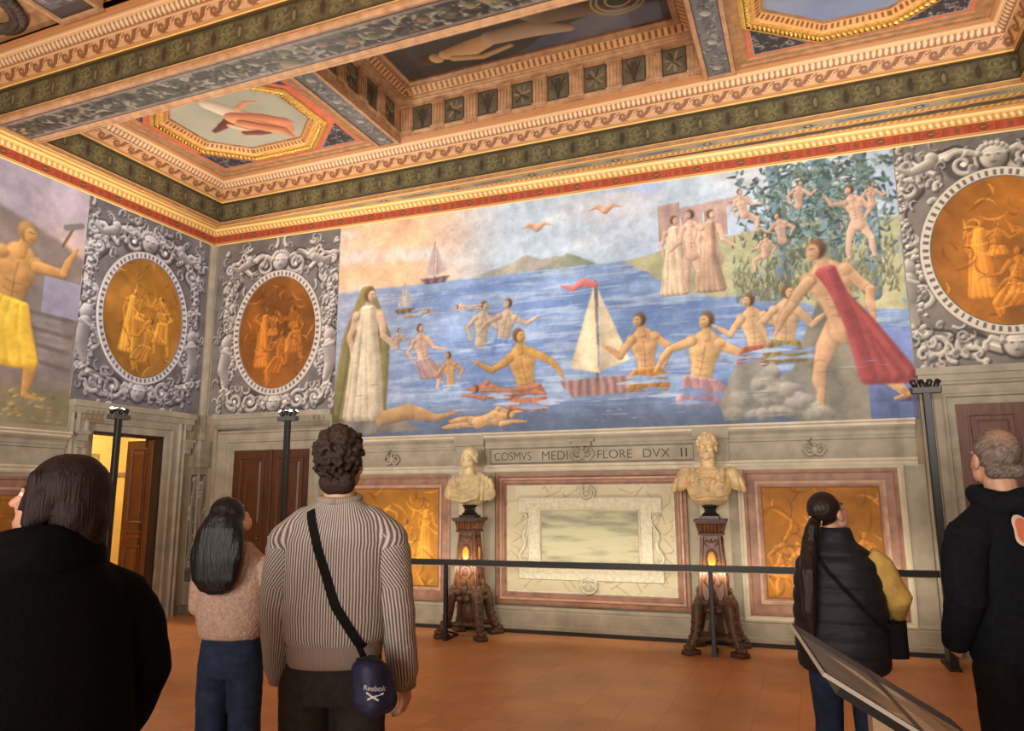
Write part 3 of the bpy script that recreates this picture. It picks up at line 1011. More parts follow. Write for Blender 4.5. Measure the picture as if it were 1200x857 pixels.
    if kind == 0:
        c.C = mix(np.ones_like(c.C) * C3(150, 150, 134), np.ones_like(c.C) * C3(184, 178, 156), N)
        x, y = cx + 0.0, cy + 0.12
        sk = (206, 138, 100)
        # a robed floating figure, seen from below, head towards the viewer
        c.stroke([(x - 0.55, y + 0.05), (x - 0.35, y - 0.02), (x - 0.15, y - 0.1)], [0.04, 0.07, 0.09], (104, 62, 54), (150, 92, 76), (70, 42, 40))
        c.stroke([(x - 0.12, y - 0.5), (x + 0.0, y - 0.25), (x + 0.12, y - 0.05)], [0.12, 0.16, 0.15], (206, 192, 166), (230, 218, 194), (146, 122, 98))
        c.stroke([(x - 0.05, y - 0.12), (x + 0.2, y + 0.05), (x + 0.42, y + 0.2), (x + 0.36, y + 0.42)], [0.15, 0.19, 0.15, 0.07], sk, (232, 174, 130), (142, 82, 60))
        c.stroke([(x - 0.05, y + 0.02), (x + 0.12, y + 0.2), (x + 0.3, y + 0.34), (x + 0.32, y + 0.56)], [0.1, 0.11, 0.09, 0.03], (186, 118, 84), (218, 158, 116), (116, 66, 50))
        c.stroke([(x - 0.25, y + 0.0), (x - 0.12, y + 0.18), (x + 0.08, y + 0.3)], [0.05, 0.05, 0.03], (212, 168, 134), (232, 194, 160), (136, 92, 70))
        c.stroke([(x - 0.2, y + 0.24), (x - 0.02, y + 0.3), (x + 0.1, y + 0.36)], [0.06, 0.07, 0.03], (122, 66, 56), (160, 96, 78), (84, 46, 44))
        c.stroke([(x + 0.15, y - 0.3), (x + 0.32, y - 0.38), (x + 0.48, y - 0.34)], [0.05, 0.036, 0.02], sk, (230, 170, 126), (130, 76, 54))
        for k in range(5):
            c.stroke([(x + 0.02 + 0.05 * k, y - 0.1 + 0.05 * k), (x + 0.24 + 0.04 * k, y + 0.1 + 0.06 * k)], [0.01, 0.014], (168, 100, 72), alpha=0.6)
    else:
        c.C = mix(np.ones_like(c.C) * C3(98, 116, 156), np.ones_like(c.C) * C3(152, 158, 176), N)
        c.stroke([(cx + 0.3, cy - 0.1), (cx + 0.45, cy - 0.5)], [0.1, 0.04], (186, 160, 120), (214, 190, 150), (120, 96, 70))
        c.stroke([(cx - 0.2, cy - 0.2), (cx - 0.1, cy - 0.55)], [0.05, 0.02], (70, 92, 76), (100, 120, 96))
    ctr = np.array([cx, cy])
    n = 160; ring = []
    per = np.concatenate([o3[i] + (o3[(i + 1) % 8] - o3[i]) * np.linspace(0, 1, n // 8, endpoint=False)[:, None] for i in range(8)])
    rr = np.linspace(0, 1, 80)[:, None, None]
    pt = ctr + (per - ctr)[None] * rr
    ii = np.clip(((pt[..., 0] - c.x0) / c.res).round().astype(int), 0, c.C.shape[1] - 1)
    jj = np.clip(((pt[..., 1] - c.y0) / c.res).round().astype(int), 0, c.C.shape[0] - 1)
    grid_mesh('painted_canvas', np.concatenate([pt, np.full(pt.shape[:2] + (1,), PZ + 0.07)], -1), c.C[jj, ii], M_FRESCO, t, B, wrap=True)
    return t


octagon_panel(0.495, 3.145, -2.74, -0.405, 1.05, 0.93, 0.49, 0.42, 'octagonal ceiling picture of a robed figure on pale grey sky, gilded rope frame', 0)
octagon_panel(7.795, 10.22, -2.74, -0.405, 1.09, 0.97, 0.37, 0.42, 'octagonal ceiling picture of blue sky, gilded rope frame', 1)


# ------------------------------------------------------------------ deep centre coffer
def coffer():
    X0, X1, Y0, Y1 = 3.49, 7.45, -2.74, -0.385
    B = ((X0 + X1) / 2, (Y0 + Y1) / 2, PZ)
    t = thing('ceiling_coffer', 'deep rectangular ceiling coffer with fluted blocks and a dark painting', 'ceiling coffer', B)
    up = lambda a, b, h: (a, b, h)
    R = rect(X0, X1, Y0, Y1)
    MB().frame(R, [(-0.02, PZ - 0.03), (0, PZ - 0.03), (0, 6.75), (-0.02, 6.75)], up).build('coffer_wall', M_PEACH, t, B)
    MB().frame(R, [(0, PZ - 0.02), (0.012, PZ - 0.02), (0.012, PZ + 0.045), (0.03, PZ + 0.06), (0.03, PZ + 0.078), (0, PZ + 0.085)], up).build('base_moulding', M_PEACH, t, B)
    MB().frame(R, [(0, 6.735), (0.02, 6.74), (0.02, 6.755), (0.05, 6.77), (0.07, 6.785), (0.07, 6.80), (0.1, 6.815), (0.1, 6.825)], up).build('cornice', M_PEACH, t, B)
    MB().frame(R, [(0.10, 6.825), (0.12, 6.828), (0.20, 6.89)], up).build('cove', M_PEACH, t, B)
    # dentils on the cove
    for a, b, nrm, vis in (((X0, Y1), (X1, Y1), (0, -1), 1), ((X0, Y0), (X0, Y1), (1, 0), 1), ((X1, Y1), (X1, Y0), (-1, 0), 1)):
        band('dentil_band', t, (a[0] - B[0], a[1] - B[1]), (b[0] - B[0], b[1] - B[1]), nrm, 0.118, 6.822 - PZ, 0.198, 6.882 - PZ,
             lambda U, V: np.where(((np.mod(U, 0.075) < 0.03) & (V > 0.12) & (V < 0.88))[..., None], C3(132, 88, 54), C3(214, 164, 112)), 0.009, 0.012)
    MB().frame(R, [(0.2, 6.885), (0.21, 6.88), (0.24, 6.885), (0.26, 6.895), (0.285, 6.9), (0.285, 6.94)], up).build('inner_fillet', M_PEACH, t, B)
    z0, z1 = PZ + 0.085, 6.735

    def trig(P):
        """a fluted block: P(a, d, z) maps along / out / up"""
        m = MB()
        w = 0.085
        m.prism([(-w, 0), (w, 0), (w, 0.02), (-w, 0.02)], lambda a, d, h: P(a, d, h), z0, z1)
        for k in (-1.5, -0.5, 0.5, 1.5):
            m.prism([(k * 0.043 - 0.013, 0.018), (k * 0.043 + 0.013, 0.018), (k * 0.043 + 0.009, 0.034), (k * 0.043 - 0.009, 0.034)], lambda a, d, h: P(a, d, h), z0 + 0.02, z1 - 0.055)
        m.prism([(-w - 0.012, 0), (w + 0.012, 0), (w + 0.012, 0.05), (-w - 0.012, 0.05)], lambda a, d, h: P(a, d, h), z1 - 0.035, z1 + 0.004)
        m.prism([(-w - 0.012, 0.015), (w + 0.012, 0.015), (w + 0.012, 0.05), (-w - 0.012, 0.05)], lambda a, d, h: P(a, d, h), z0 - 0.03, z0 + 0.006)
        for k in range(5):
            a0 = (k - 2) * 0.034
            m.prism([(a0 - 0.01, 0.01), (a0 + 0.01, 0.01), (a0 + 0.01, 0.03), (a0 - 0.01, 0.03)], lambda a, d, h: P(a, d, h), z0 - 0.06, z0 - 0.03)
        m.build('fluted_block', M_PEACH, t, B)

    def metope(P, w, k):
        rng = random.Random(k)
        c = Canvas(0, w, 0, z1 - z0 - 0.03, 0.009, (96, 84, 66))
        c.mottle(0.16, 20, k)
        H = z1 - z0 - 0.03
        if k % 2 == 0:
            for s in (-1, 1):
                c.stroke([(w / 2, 0.03), (w / 2 + s * 0.03, H * 0.5), (w / 2 + s * 0.09, H * 0.85)], [0.016, 0.022, 0.008], (60, 48, 38))
                c.stroke([(w / 2 + s * 0.012, 0.06), (w / 2 + s * 0.02, H * 0.8)], [0.012, 0.02], (66, 54, 42))
                c.stroke([(w / 2 + s * 0.02, 0.1), (w / 2 + s * 0.1, H * 0.55)], [0.008, 0.012], (70, 58, 44))
        else:
            for a in np.arange(0.3, 6.3, 0.9):
                c.stroke([(w / 2, H / 2), (w / 2 + 0.1 * math.cos(a), H / 2 + 0.12 * math.sin(a))], [0.01, 0.016], rng.choice([(146, 124, 98), (62, 52, 40), (128, 108, 84)]))
            c.stroke([(w * 0.2, H * 0.7), (w * 0.7, H * 0.25)], 0.01, (62, 50, 38))
        e = np.minimum(np.minimum(c.X, w - c.X), np.minimum(c.Y, H - c.Y))
        c.C[e < 0.01] = C3(66, 52, 38)
        pts = np.array([[P(a - w / 2, 0.006, z0 + 0.015 + b) for a in c.xs] for b in c.ys])
        grid_mesh('painted_metope', pts, c.C, M_GILT, t, B)

    n = 8
    for k in range(n + 1):
        x = X0 + 0.09 + (X1 - X0 - 0.18) * k / n
        trig(lambda a, d, h, x=x: (x + a, Y1 - d, h))
        if k < n:
            metope(lambda a, d, h, x=x: (x + (X1 - X0 - 0.18) / n / 2 + a, Y1 - d, h), (X1 - X0 - 0.18) / n - 0.19, k)
    n = 5
    for k in range(n + 1):
        y = Y1 - 0.09 - (Y1 - Y0 - 0.18) * k / n
        if k: trig(lambda a, d, h, y=y: (X0 + d, y + a, h))
        if k < n:
            metope(lambda a, d, h, y=y: (X0 + d, y - (Y1 - Y0 - 0.18) / n / 2 + a, h), (Y1 - Y0 - 0.18) / n - 0.19, k + 1)
    # painting: plain dark reclining drapery
    c = Canvas(X0 + 0.285, X1 - 0.285, Y0 + 0.285, Y1 - 0.285, 0.012, (58, 50, 42))
    N = vnoise(c.X, c.Y, 1.5, 31, 4)
    c.C = mix(np.ones_like(c.C) * C3(46, 40, 34), np.ones_like(c.C) * C3(92, 84, 76), N)
    y = c.y1 - 0.42
    c.poly([(c.x0 + 1.5, c.y1), (c.x0 + 1.9, y + 0.2), (c.x0 + 2.6, y), (c.x1, y + 0.1), (c.x1, c.y1)], (84, 84, 94), (112, 106, 108), folds=5, seed=3)
    sk = (176, 136, 92)
    x = c.x0 + 0.35
    c.ell(x + 0.1, y + 0.12, 0.12, 0.12, (70, 52, 34), (96, 72, 46))
    c.ell(x + 0.2, y + 0.12, 0.09, 0.1, sk, (204, 166, 120), (110, 80, 52))
    c.stroke([(x + 0.35, y + 0.1), (x + 0.7, y + 0.08), (x + 1.1, y - 0.02)], [0.1, 0.15, 0.09], sk, (206, 170, 126), (104, 76, 50))
    c.stroke([(x + 0.4, y + 0.2), (x + 0.75, y + 0.3), (x + 1.15, y + 0.22)], [0.06, 0.05, 0.035], sk, (198, 160, 116), (100, 74, 48))
    c.stroke([(x + 1.0, y), (x + 1.5, y + 0.02), (x + 1.9, y + 0.16)], [0.13, 0.15, 0.07], (150, 124, 96), (180, 152, 120), (84, 66, 50))
    c.stroke([(x + 1.4, y - 0.5), (x + 1.7, y - 0.2), (x + 2.3, y - 0.05)], [0.2, 0.2, 0.1], (96, 78, 60), (124, 102, 80), (54, 44, 36))
    for r in (0.3, 0.24, 0.14):
        a = np.linspace(0, 6.3, 40)
        c.stroke(np.stack([c.x1 - 0.5 + r * np.cos(a), y - 0.1 + r * 0.8 * np.sin(a)], 1), 0.014, (156, 128, 76), (190, 160, 100))
    grid_mesh('dark_painting', np.stack([c.X, c.Y, np.full_like(c.X, 6.93)], -1), c.C, M_FRESCO, t, B)


coffer()

# ------------------------------------------------------------------ the next compartment towards the viewer (only its corner shows)
def near_bay():
    B = (5.3, -5.0, PZ)
    t = thing('ceiling_compartment', 'carved ceiling compartment with dark wreath in the upper left corner', 'ceiling compartment', B)
    MB().box(0.47, 10.3, -6.15, -3.79, PZ + 0.10, PZ + 0.16).build('tan_ground', M_PEACH, t, B)
    MB().frame(rect(0.49, 1.62, -6.1, -3.8), [(0, 0), (0, 0.06), (0.06, 0.06), (0.1, 0.02), (0.14, 0.0)], lambda a, b, h: (a, b, PZ + 0.10 - h)).build('border_moulding', M_BROWNG, t, B)
    c = Canvas(1.66, 2.16, -6.1, -3.86, 0.012, (96, 88, 92))
    c.mottle(0.2, 9, 4)
    rng = random.Random(8)
    for k in range(260):
        x, y, a = rng.uniform(1.74, 2.08), rng.uniform(-6, -4.0), rng.uniform(0, 6.3)
        c.stroke([(x, y), (x + 0.06 * math.cos(a), y + 0.06 * math.sin(a))], [0.01, 0.004], rng.choice([(170, 160, 150), (60, 52, 54), (136, 128, 124)]))
    c.C[(np.minimum(c.X - 1.66, 2.16 - c.X) < 0.03)] = C3(70, 58, 58)
    c.C[c.Y > -4.0] = C3(72, 60, 58)
    grid_mesh('painted_foliage', np.stack([c.X, c.Y, np.full_like(c.X, PZ - 0.0)], -1), c.C, M_GILT, t, B)
    MB().frame(rect(1.62, 2.2, -6.1, -3.82), [(0, 0), (0, 0.03), (0.04, 0.03), (0.045, 0.0)], lambda a, b, h: (a, b, PZ - h)).box(1.63, 2.19, -6.1, -3.83, PZ + 0.004, PZ + 0.1).build('strip_fillet', M_PEACH, t, B)
    m = MB()
    for k in range(64):
        a = k * 2 * math.pi / 64
        for j in range(2):
            m.ball((1.0 + 0.42 * math.cos(a) * (1 - 0.12 * j), -4.5 + 0.62 * math.sin(a) * (1 - 0.1 * j), PZ + 0.06 - 0.02 * j), (0.06, 0.045, 0.05), 7, 5, Matrix.Rotation(a + j, 3, 'Z'))
    m.build('carved_wreath', mat('dark carved wreath', (66, 52, 44), 0.6, 0.25, 12), t, B, smooth=True)
    m = MB()
    for k in range(60):
        a = k * 2 * math.pi / 60
        m.ball((2.9 + 0.42 * math.cos(a), -4.5 + 0.66 * math.sin(a), PZ + 0.05), (0.07, 0.04, 0.05), 7, 5, Matrix.Rotation(a + 0.6, 3, 'Z'))
    m.build('carved_wreath', M_GOLD, t, B, smooth=True)


near_bay()
# ------------------------------------------------------------------ frescoes
def wallbase(u, z, rz, o=0.0):
    p = fw(u, o, z) if rz == A_WALL else lw(u, o, z)
    return p


def flat_painting(name, label, cat, c, rz, o=0.008, border=None):
    """a painted field on a wall, from a canvas whose x is along the wall and y is height"""
    u0, z0 = (c.x0 + c.x1) / 2, c.y0
    ob = grid_mesh(name, np.stack([c.X - u0, np.full_like(c.X, -o), c.Y - z0], -1), c.C, M_FRESCO)
    ob.location = wallbase(u0, z0, rz)
    ob.rotation_euler = (0, 0, rz)
    tag(ob, label, cat)
    return ob


def sea_fresco():
    c = Canvas(2.25, 9.36, 2.372, 5.392, 0.0105)
    X, Y = c.X, c.Y
    N = vnoise(X, Y, 1.1, 1, 4); N2 = vnoise(X * 0.35, Y * 2.2, 3.0, 2, 4)
    o = np.ones_like(c.C)
    # sky: warm at the left, blue grey to the right
    sky = mix(o * C3(222, 178, 142), o * C3(176, 190, 204), sstep(3.2, 4.9, X + 0.5 * (N - 0.5)))
    sky = mix(sky, o * C3(150, 166, 204), sstep(0.45, 0.75, N) * sstep(3.5, 5.5, X) * 0.8)
    sky = mix(sky, o * C3(206, 204, 206), sstep(0.5, 0.75, vnoise(X * 0.6, Y * 1.8, 1.4, 7, 4)) * 0.7)
    sea = mix(o * C3(130, 152, 186), o * C3(98, 122, 166), sstep(0.3, 0.7, N2))
    sea = mix(sea, o * C3(178, 186, 200), sstep(0.5, 0.7, vnoise(X * 0.5, Y * 6, 4.0, 11, 3)) * 0.55)
    sea = mix(sea, o * C3(164, 162, 172), (1 - sstep(2.6, 4.0, X)) * 0.55)
    sea = mix(sea, o * C3(92, 104, 128), 1 - sstep(2.45, 2.95, Y + 0.12 * (N - 0.5)))
    sea = mix(sea, o * C3(150, 172, 214), np.exp(-((X - 4.3) / 1.0) ** 2 - ((Y - 3.7) / 0.6) ** 2) * 0.5)  # soft bluish lamp glare painted into the sea colour
    hor = 4.43 + 0.0 * X
    c.C = mix(sea, sky, sstep(-0.02, 0.02, Y - hor))
    for k in range(150):
        rng = random.Random(k)
        x, y = rng.uniform(2.3, 9.2), rng.uniform(2.5, 4.35)
        c.stroke([(x, y), (x + rng.uniform(0.15, 0.5), y + rng.uniform(-0.01, 0.01))], [0.003, 0.009, 0.003], rng.choice([(186, 194, 206), (84, 104, 154), (160, 176, 204)]), alpha=0.6)
    # far shore, hills and buildings
    c.poly([(6.3, 4.42), (6.75, 4.5), (7.1, 4.62), (7.6, 4.6), (8.3, 4.7), (9.36, 4.6), (9.36, 3.55), (8.5, 3.62), (8.0, 3.9), (7.4, 3.86), (6.9, 4.02), (6.6, 4.26)], (158, 158, 122), (176, 168, 132), folds=7, seed=4)
    c.poly([(4.3, 4.43), (4.55, 4.5), (4.8, 4.56), (5.05, 4.66), (5.25, 4.58), (5.45, 4.6), (5.7, 4.52), (5.95, 4.43)], (152, 148, 140), (172, 166, 152), folds=9, seed=2)
    c.poly([(5.2, 4.43), (5.4, 4.52), (5.6, 4.62), (5.78, 4.54), (6.0, 4.43)], (150, 152, 132), (128, 132, 116), folds=12, seed=3)
    for x, h in ((6.75, 0.42), (7.02, 0.3), (7.3, 0.36)):
        c.poly([(x, 4.62), (x, 4.66 + h), (x + 0.26, 4.68 + h), (x + 0.26, 4.62)], (178, 150, 140), (160, 132, 126), folds=40)
    c.poly([(7.0, 4.9), (7.72, 4.98), (7.72, 5.08), (7.0, 5.02)], (172, 146, 138))
    # trees at the right
    rng = random.Random(3)
    for x, w in ((8.12, 0.09), (8.62, 0.12), (9.05, 0.08)):
        c.stroke([(x, 3.75), (x + 0.05, 4.5), (x - 0.03, 5.4)], [w, w * 0.8], (104, 122, 140), (128, 146, 162), (70, 82, 92))
    for k in range(1500):
        x = 8.55 + rng.gauss(0, 0.48); y = 4.85 + rng.gauss(0, 0.42)
        if x < 7.65 or y > 5.38 or x > 9.36: continue
        a = rng.uniform(0, 6.28); l = rng.uniform(0.04, 0.1)
        col = rng.choice([(82, 104, 104), (98, 122, 120), (70, 88, 84), (120, 144, 146), (104, 116, 96), (64, 78, 76), (136, 150, 150)])
        c.stroke([(x, y), (x + l * math.cos(a), y + l * math.sin(a))], [0.022, 0.006], col)
    for k in range(500):
        x = rng.uniform(7.6, 9.3); y = 3.75 + abs(rng.gauss(0, 0.3))
        c.stroke([(x, y), (x + rng.uniform(-0.05, 0.05), y + 0.09)], [0.016, 0.004], rng.choice([(120, 122, 92), (104, 108, 84), (144, 142, 108), (96, 98, 84)]))
    c.poly([(8.1, 2.6), (8.2, 3.1), (8.55, 3.9), (8.62, 4.25), (8.75, 3.9), (8.95, 3.4), (9.36, 3.2), (9.36, 2.38), (8.2, 2.38)], (112, 108, 96), (134, 126, 110), folds=14, seed=5)
    c.C = np.where(((X > 8.9) & (Y < 3.3 + 0.1 * N))[..., None], mix(o * C3(122, 138, 186), o * C3(92, 104, 140), 1 - sstep(2.5, 3.2, Y)), c.C)
    # children playing among the trees, bathers, boats: plain figures
    PK, OC, GD = (212, 176, 152), (206, 160, 112), (196, 150, 86)
    for x, y, h, p, f in ((7.75, 4.7, 0.6, 'sit', 0), (8.15, 4.45, 0.62, 'half', 1), (8.35, 4.85, 0.55, 'half', 0), (8.95, 4.15, 0.85, 'reach', 1), (9.1, 4.75, 0.5, 'half', 0), (7.95, 4.2, 0.5, 'sit', 1)):
        c.figure(x, y, h, p, f, PK, None)
    for x, h, f, r in ((6.93, 0.95, 0, (206, 180, 152)), (7.14, 1.0, 1, None), (7.36, 0.97, 0, (170, 140, 116))):
        c.figure(x, 3.95, h, 'stand', f, PK, r)
    # sailing boats
    def boat(x, y, s, sail, hull):
        c.poly([(x - 0.5 * s, y + 0.12 * s), (x + 0.55 * s, y + 0.16 * s), (x + 0.36 * s, y - 0.06 * s), (x - 0.32 * s, y - 0.08 * s)], hull, tuple(v * 0.75 for v in hull), folds=60)
        c.stroke([(x, y + 0.1 * s), (x, y + 1.35 * s)], 0.02 * s, (120, 92, 66))
        c.poly([(x - 0.02 * s, y + 1.3 * s), (x - 0.34 * s, y + 0.28 * s), (x + 0.02 * s, y + 0.2 * s)], sail, tuple(v * 0.86 for v in sail), folds=14 / s)
        c.poly([(x + 0.03 * s, y + 1.25 * s), (x + 0.4 * s, y + 0.34 * s), (x + 0.03 * s, y + 0.22 * s)], tuple(v * 0.93 for v in sail), tuple(v * 0.8 for v in sail), folds=14 / s)
    boat(3.75, 4.44, 0.42, (196, 178, 172), (130, 110, 116))
    boat(3.3, 4.06, 0.3, (190, 182, 178), (128, 104, 76))
    boat(5.95, 2.86, 1.0, (232, 212, 176), (172, 134, 130))
    c.stroke([(5.94, 4.17), (5.8, 4.22), (5.66, 4.15), (5.5, 4.2)], [0.045, 0.05, 0.04, 0.012], (196, 110, 104), (214, 140, 130), (150, 76, 76))
    # clouds with birds at the top
    for x, y in ((5.2, 5.0), (6.1, 5.12)):
        for s in (-1, 1):
            c.stroke([(x, y), (x + s * 0.1, y + 0.06), (x + s * 0.22, y + 0.02)], [0.05, 0.03, 0.006], (196, 154, 128), (220, 184, 160), (140, 104, 90))
    # rocks, waves, swimmers
    c.poly([(2.3, 2.5), (2.5, 2.72), (3.0, 2.8), (3.3, 2.6), (3.6, 2.45), (2.3, 2.4)], (136, 128, 116), (112, 104, 100), folds=18, seed=6)
    for k in range(9):
        f = k / 8 - 0.5
        c.stroke([(2.72 + 0.1 * f, 4.42), (2.72 + 0.62 * f, 3.75), (2.66 + 0.7 * f, 3.1), (2.6 + 0.75 * f, 2.66)], [0.06, 0.075, 0.07, 0.08], [(124, 114, 72), (104, 96, 62)][k % 2], (150, 138, 90), (76, 70, 46), soft=0.35)
    c.figure(2.74, 2.62, 1.78, 'stand', 0, (206, 174, 146), (196, 182, 156), (142, 126, 108))
    F = [(3.6, 3.12, 0.98, 'sit', 0, PK, (160, 134, 130), (122, 100, 106)), (4.42, 3.52, 1.0, 'half', 0, (204, 182, 156), None, None), (4.72, 3.48, 1.08, 'back', 1, (200, 176, 152), (120, 148, 196), (84, 112, 168)),
         (3.55, 4.0, 0.42, 'swim', 0, (196, 168, 146), None, None), (4.2, 4.02, 0.42, 'swim', 1, (198, 170, 150), None, None), (3.2, 3.55, 0.5, 'half', 0, (196, 172, 150), None, None),
         (5.05, 2.8, 1.55, 'back', 0, GD, (176, 112, 80), (128, 76, 62)), (4.62, 2.86, 0.95, 'swim', 1, (184, 124, 98), None, None), (4.0, 3.0, 0.8, 'half', 1, (190, 150, 110), None, None),
         (6.55, 2.95, 1.4, 'half', 1, OC, (176, 128, 66), (128, 90, 50)), (7.15, 2.78, 1.6, 'back', 1, (216, 172, 118), (180, 140, 140), (132, 100, 108)),
         (7.8, 3.15, 1.25, 'half', 1, (214, 174, 130), (160, 92, 66), (120, 72, 54)), (8.1, 3.18, 1.3, 'half', 0, (210, 172, 132), (128, 112, 66), (96, 84, 54)),
         (8.72, 2.45, 1.95, 'stride', 1, (206, 164, 126), (158, 76, 74), (112, 50, 54))]
    for x, y, h, p, f, sk, r, r2 in F:
        c.figure(x, y, h, p, f, sk, r, r2)
        if p in ('half', 'back', 'swim'):          # water lapping round the bather
            g = random.Random(int(x * 100))
            for k in range(9):
                xx = x + g.gauss(0, 0.13 * h); yy = y + g.uniform(-0.09, 0.03) * h
                c.stroke([(xx - 0.12 * h, yy), (xx, yy + 0.006), (xx + 0.12 * h, yy - 0.004)], [0.004, 0.02 * h + 0.004, 0.004], g.choice([(112, 136, 178), (136, 158, 192), (168, 180, 200)]), alpha=0.9, soft=0.6)
    c.figure(4.55, 2.52, 0.95, 'swim', 0, (214, 168, 118))
    c.poly([(7.35, 2.6), (7.55, 3.05), (7.8, 3.1), (7.95, 2.85), (8.25, 3.02), (8.4, 2.7), (8.3, 2.45), (7.4, 2.45)], (150, 144, 130), (124, 120, 112), folds=12, seed=8)
    g = random.Random(9)
    for k in range(60):
        a, b = g.uniform(7.35, 8.5), g.uniform(2.44, 3.0)
        if b > 3.0 - 0.9 * abs(a - 7.95): continue
        c.ell(a, b, g.uniform(0.05, 0.16), g.uniform(0.04, 0.1), (152, 146, 134), (186, 180, 166), (104, 100, 94), g.uniform(-0.5, 0.5), 0.8, 0.35)
    c.stroke([(3.0, 2.62), (3.4, 2.7), (3.8, 2.6), (4.1, 2.66)], [0.1, 0.11, 0.05, 0.02], (166, 132, 92), (190, 156, 112), (110, 84, 62))
    for k in range(60):
        rng = random.Random(k + 400)
        x, y = rng.uniform(2.4, 9.0), rng.uniform(2.42, 3.1)
        c.stroke([(x, y), (x + rng.uniform(0.1, 0.35), y + rng.uniform(-0.01, 0.015))], [0.003, 0.011, 0.003], rng.choice([(120, 132, 152), (166, 174, 186), (84, 94, 118)]), alpha=0.7)
    c.mottle(0.14, 2.2, 40); c.mottle(0.12, 9, 41); c.mottle(0.06, 30, 42)
    flat_painting('seascape_fresco', 'wide fresco of bathers, boats and trees by a blue sea, filling the long wall', 'fresco', c, A_WALL)


def forge_fresco():
    c = Canvas(-11.4, -2.13, 2.44, 5.392, 0.013)
    X, Y = c.X, c.Y
    N = vnoise(X, Y, 0.9, 14, 4); o = np.ones_like(c.C)
    c.C = mix(o * C3(150, 142, 164), o * C3(182, 170, 178), N)
    c.C = mix(c.C, o * C3(216, 178, 150), np.exp(-((X + 2.35) / 0.35) ** 2 - ((Y - 4.4) / 0.35) ** 2) * 0.9)
    c.C = mix(c.C, o * C3(128, 116, 112), sstep(-0.05, 0.05, 4.75 - Y - 0.35 * (X + 2.9) + 0.3 * (N - 0.5)) * (X < -2.2 + 0.1 * N))
    c.C = mix(c.C, o * C3(146, 138, 138), sstep(0.5, 0.7, vnoise(X, Y, 2.0, 15, 4)) * (Y < 4.3) * 0.6)
    c.C = mix(c.C, o * C3(150, 150, 176), ((Y < 4.2) & (Y > 3.75) & (X > -2.6)) * 0.8)
    c.C = mix(c.C, o * C3(134, 124, 96), (1 - sstep(2.75, 3.0, Y + 0.1 * (N - 0.5))))
    for k in range(8):
        c.stroke([(-2.75, 3.1 + k * 0.09), (-2.2, 3.02 + k * 0.1)], 0.03, [(130, 124, 122), (108, 102, 102)][k % 2])
    c.poly([(-3.6, 2.5), (-3.5, 3.1), (-3.1, 3.2), (-3.05, 2.5)], (112, 104, 100), (90, 82, 80), folds=20)
    c.figure(-3.0, 2.66, 2.05, 'reach', 0, (208, 158, 98), (226, 186, 70), (178, 136, 44), (150, 116, 70))
    c.stroke([(-2.42, 4.62), (-2.3, 4.9)], 0.02, (110, 84, 60)); c.stroke([(-2.4, 4.86), (-2.2, 4.95)], 0.04, (120, 116, 116))
    c.figure(-4.3, 2.66, 2.0, 'stand', 1, (196, 150, 106), (120, 140, 128), (86, 104, 96))
    c.figure(-5.6, 2.66, 1.9, 'reach', 1, (196, 150, 106), (160, 92, 70), (120, 64, 54))
    for k in range(500):
        rng = random.Random(k)
        x, y = rng.uniform(-11, -2.2), rng.uniform(2.46, 2.8)
        c.stroke([(x, y), (x + 0.05, y + rng.uniform(-0.02, 0.04))], [0.014, 0.004], rng.choice([(196, 176, 90), (150, 132, 76), (116, 104, 70), (176, 150, 100)]))
    c.mottle(0.14, 2.5, 44); c.mottle(0.1, 10, 45)
    flat_painting('workshop_fresco', 'fresco with a muscular man in yellow cloth, left of the bright oval', 'fresco', c, LRZ)


def curl(x, y, a, l, cv):
    P = []
    for i in range(9):
        P.append((x, y)); x += l / 8 * math.cos(a); y += l / 8 * math.sin(a); a += cv / 8
    return P


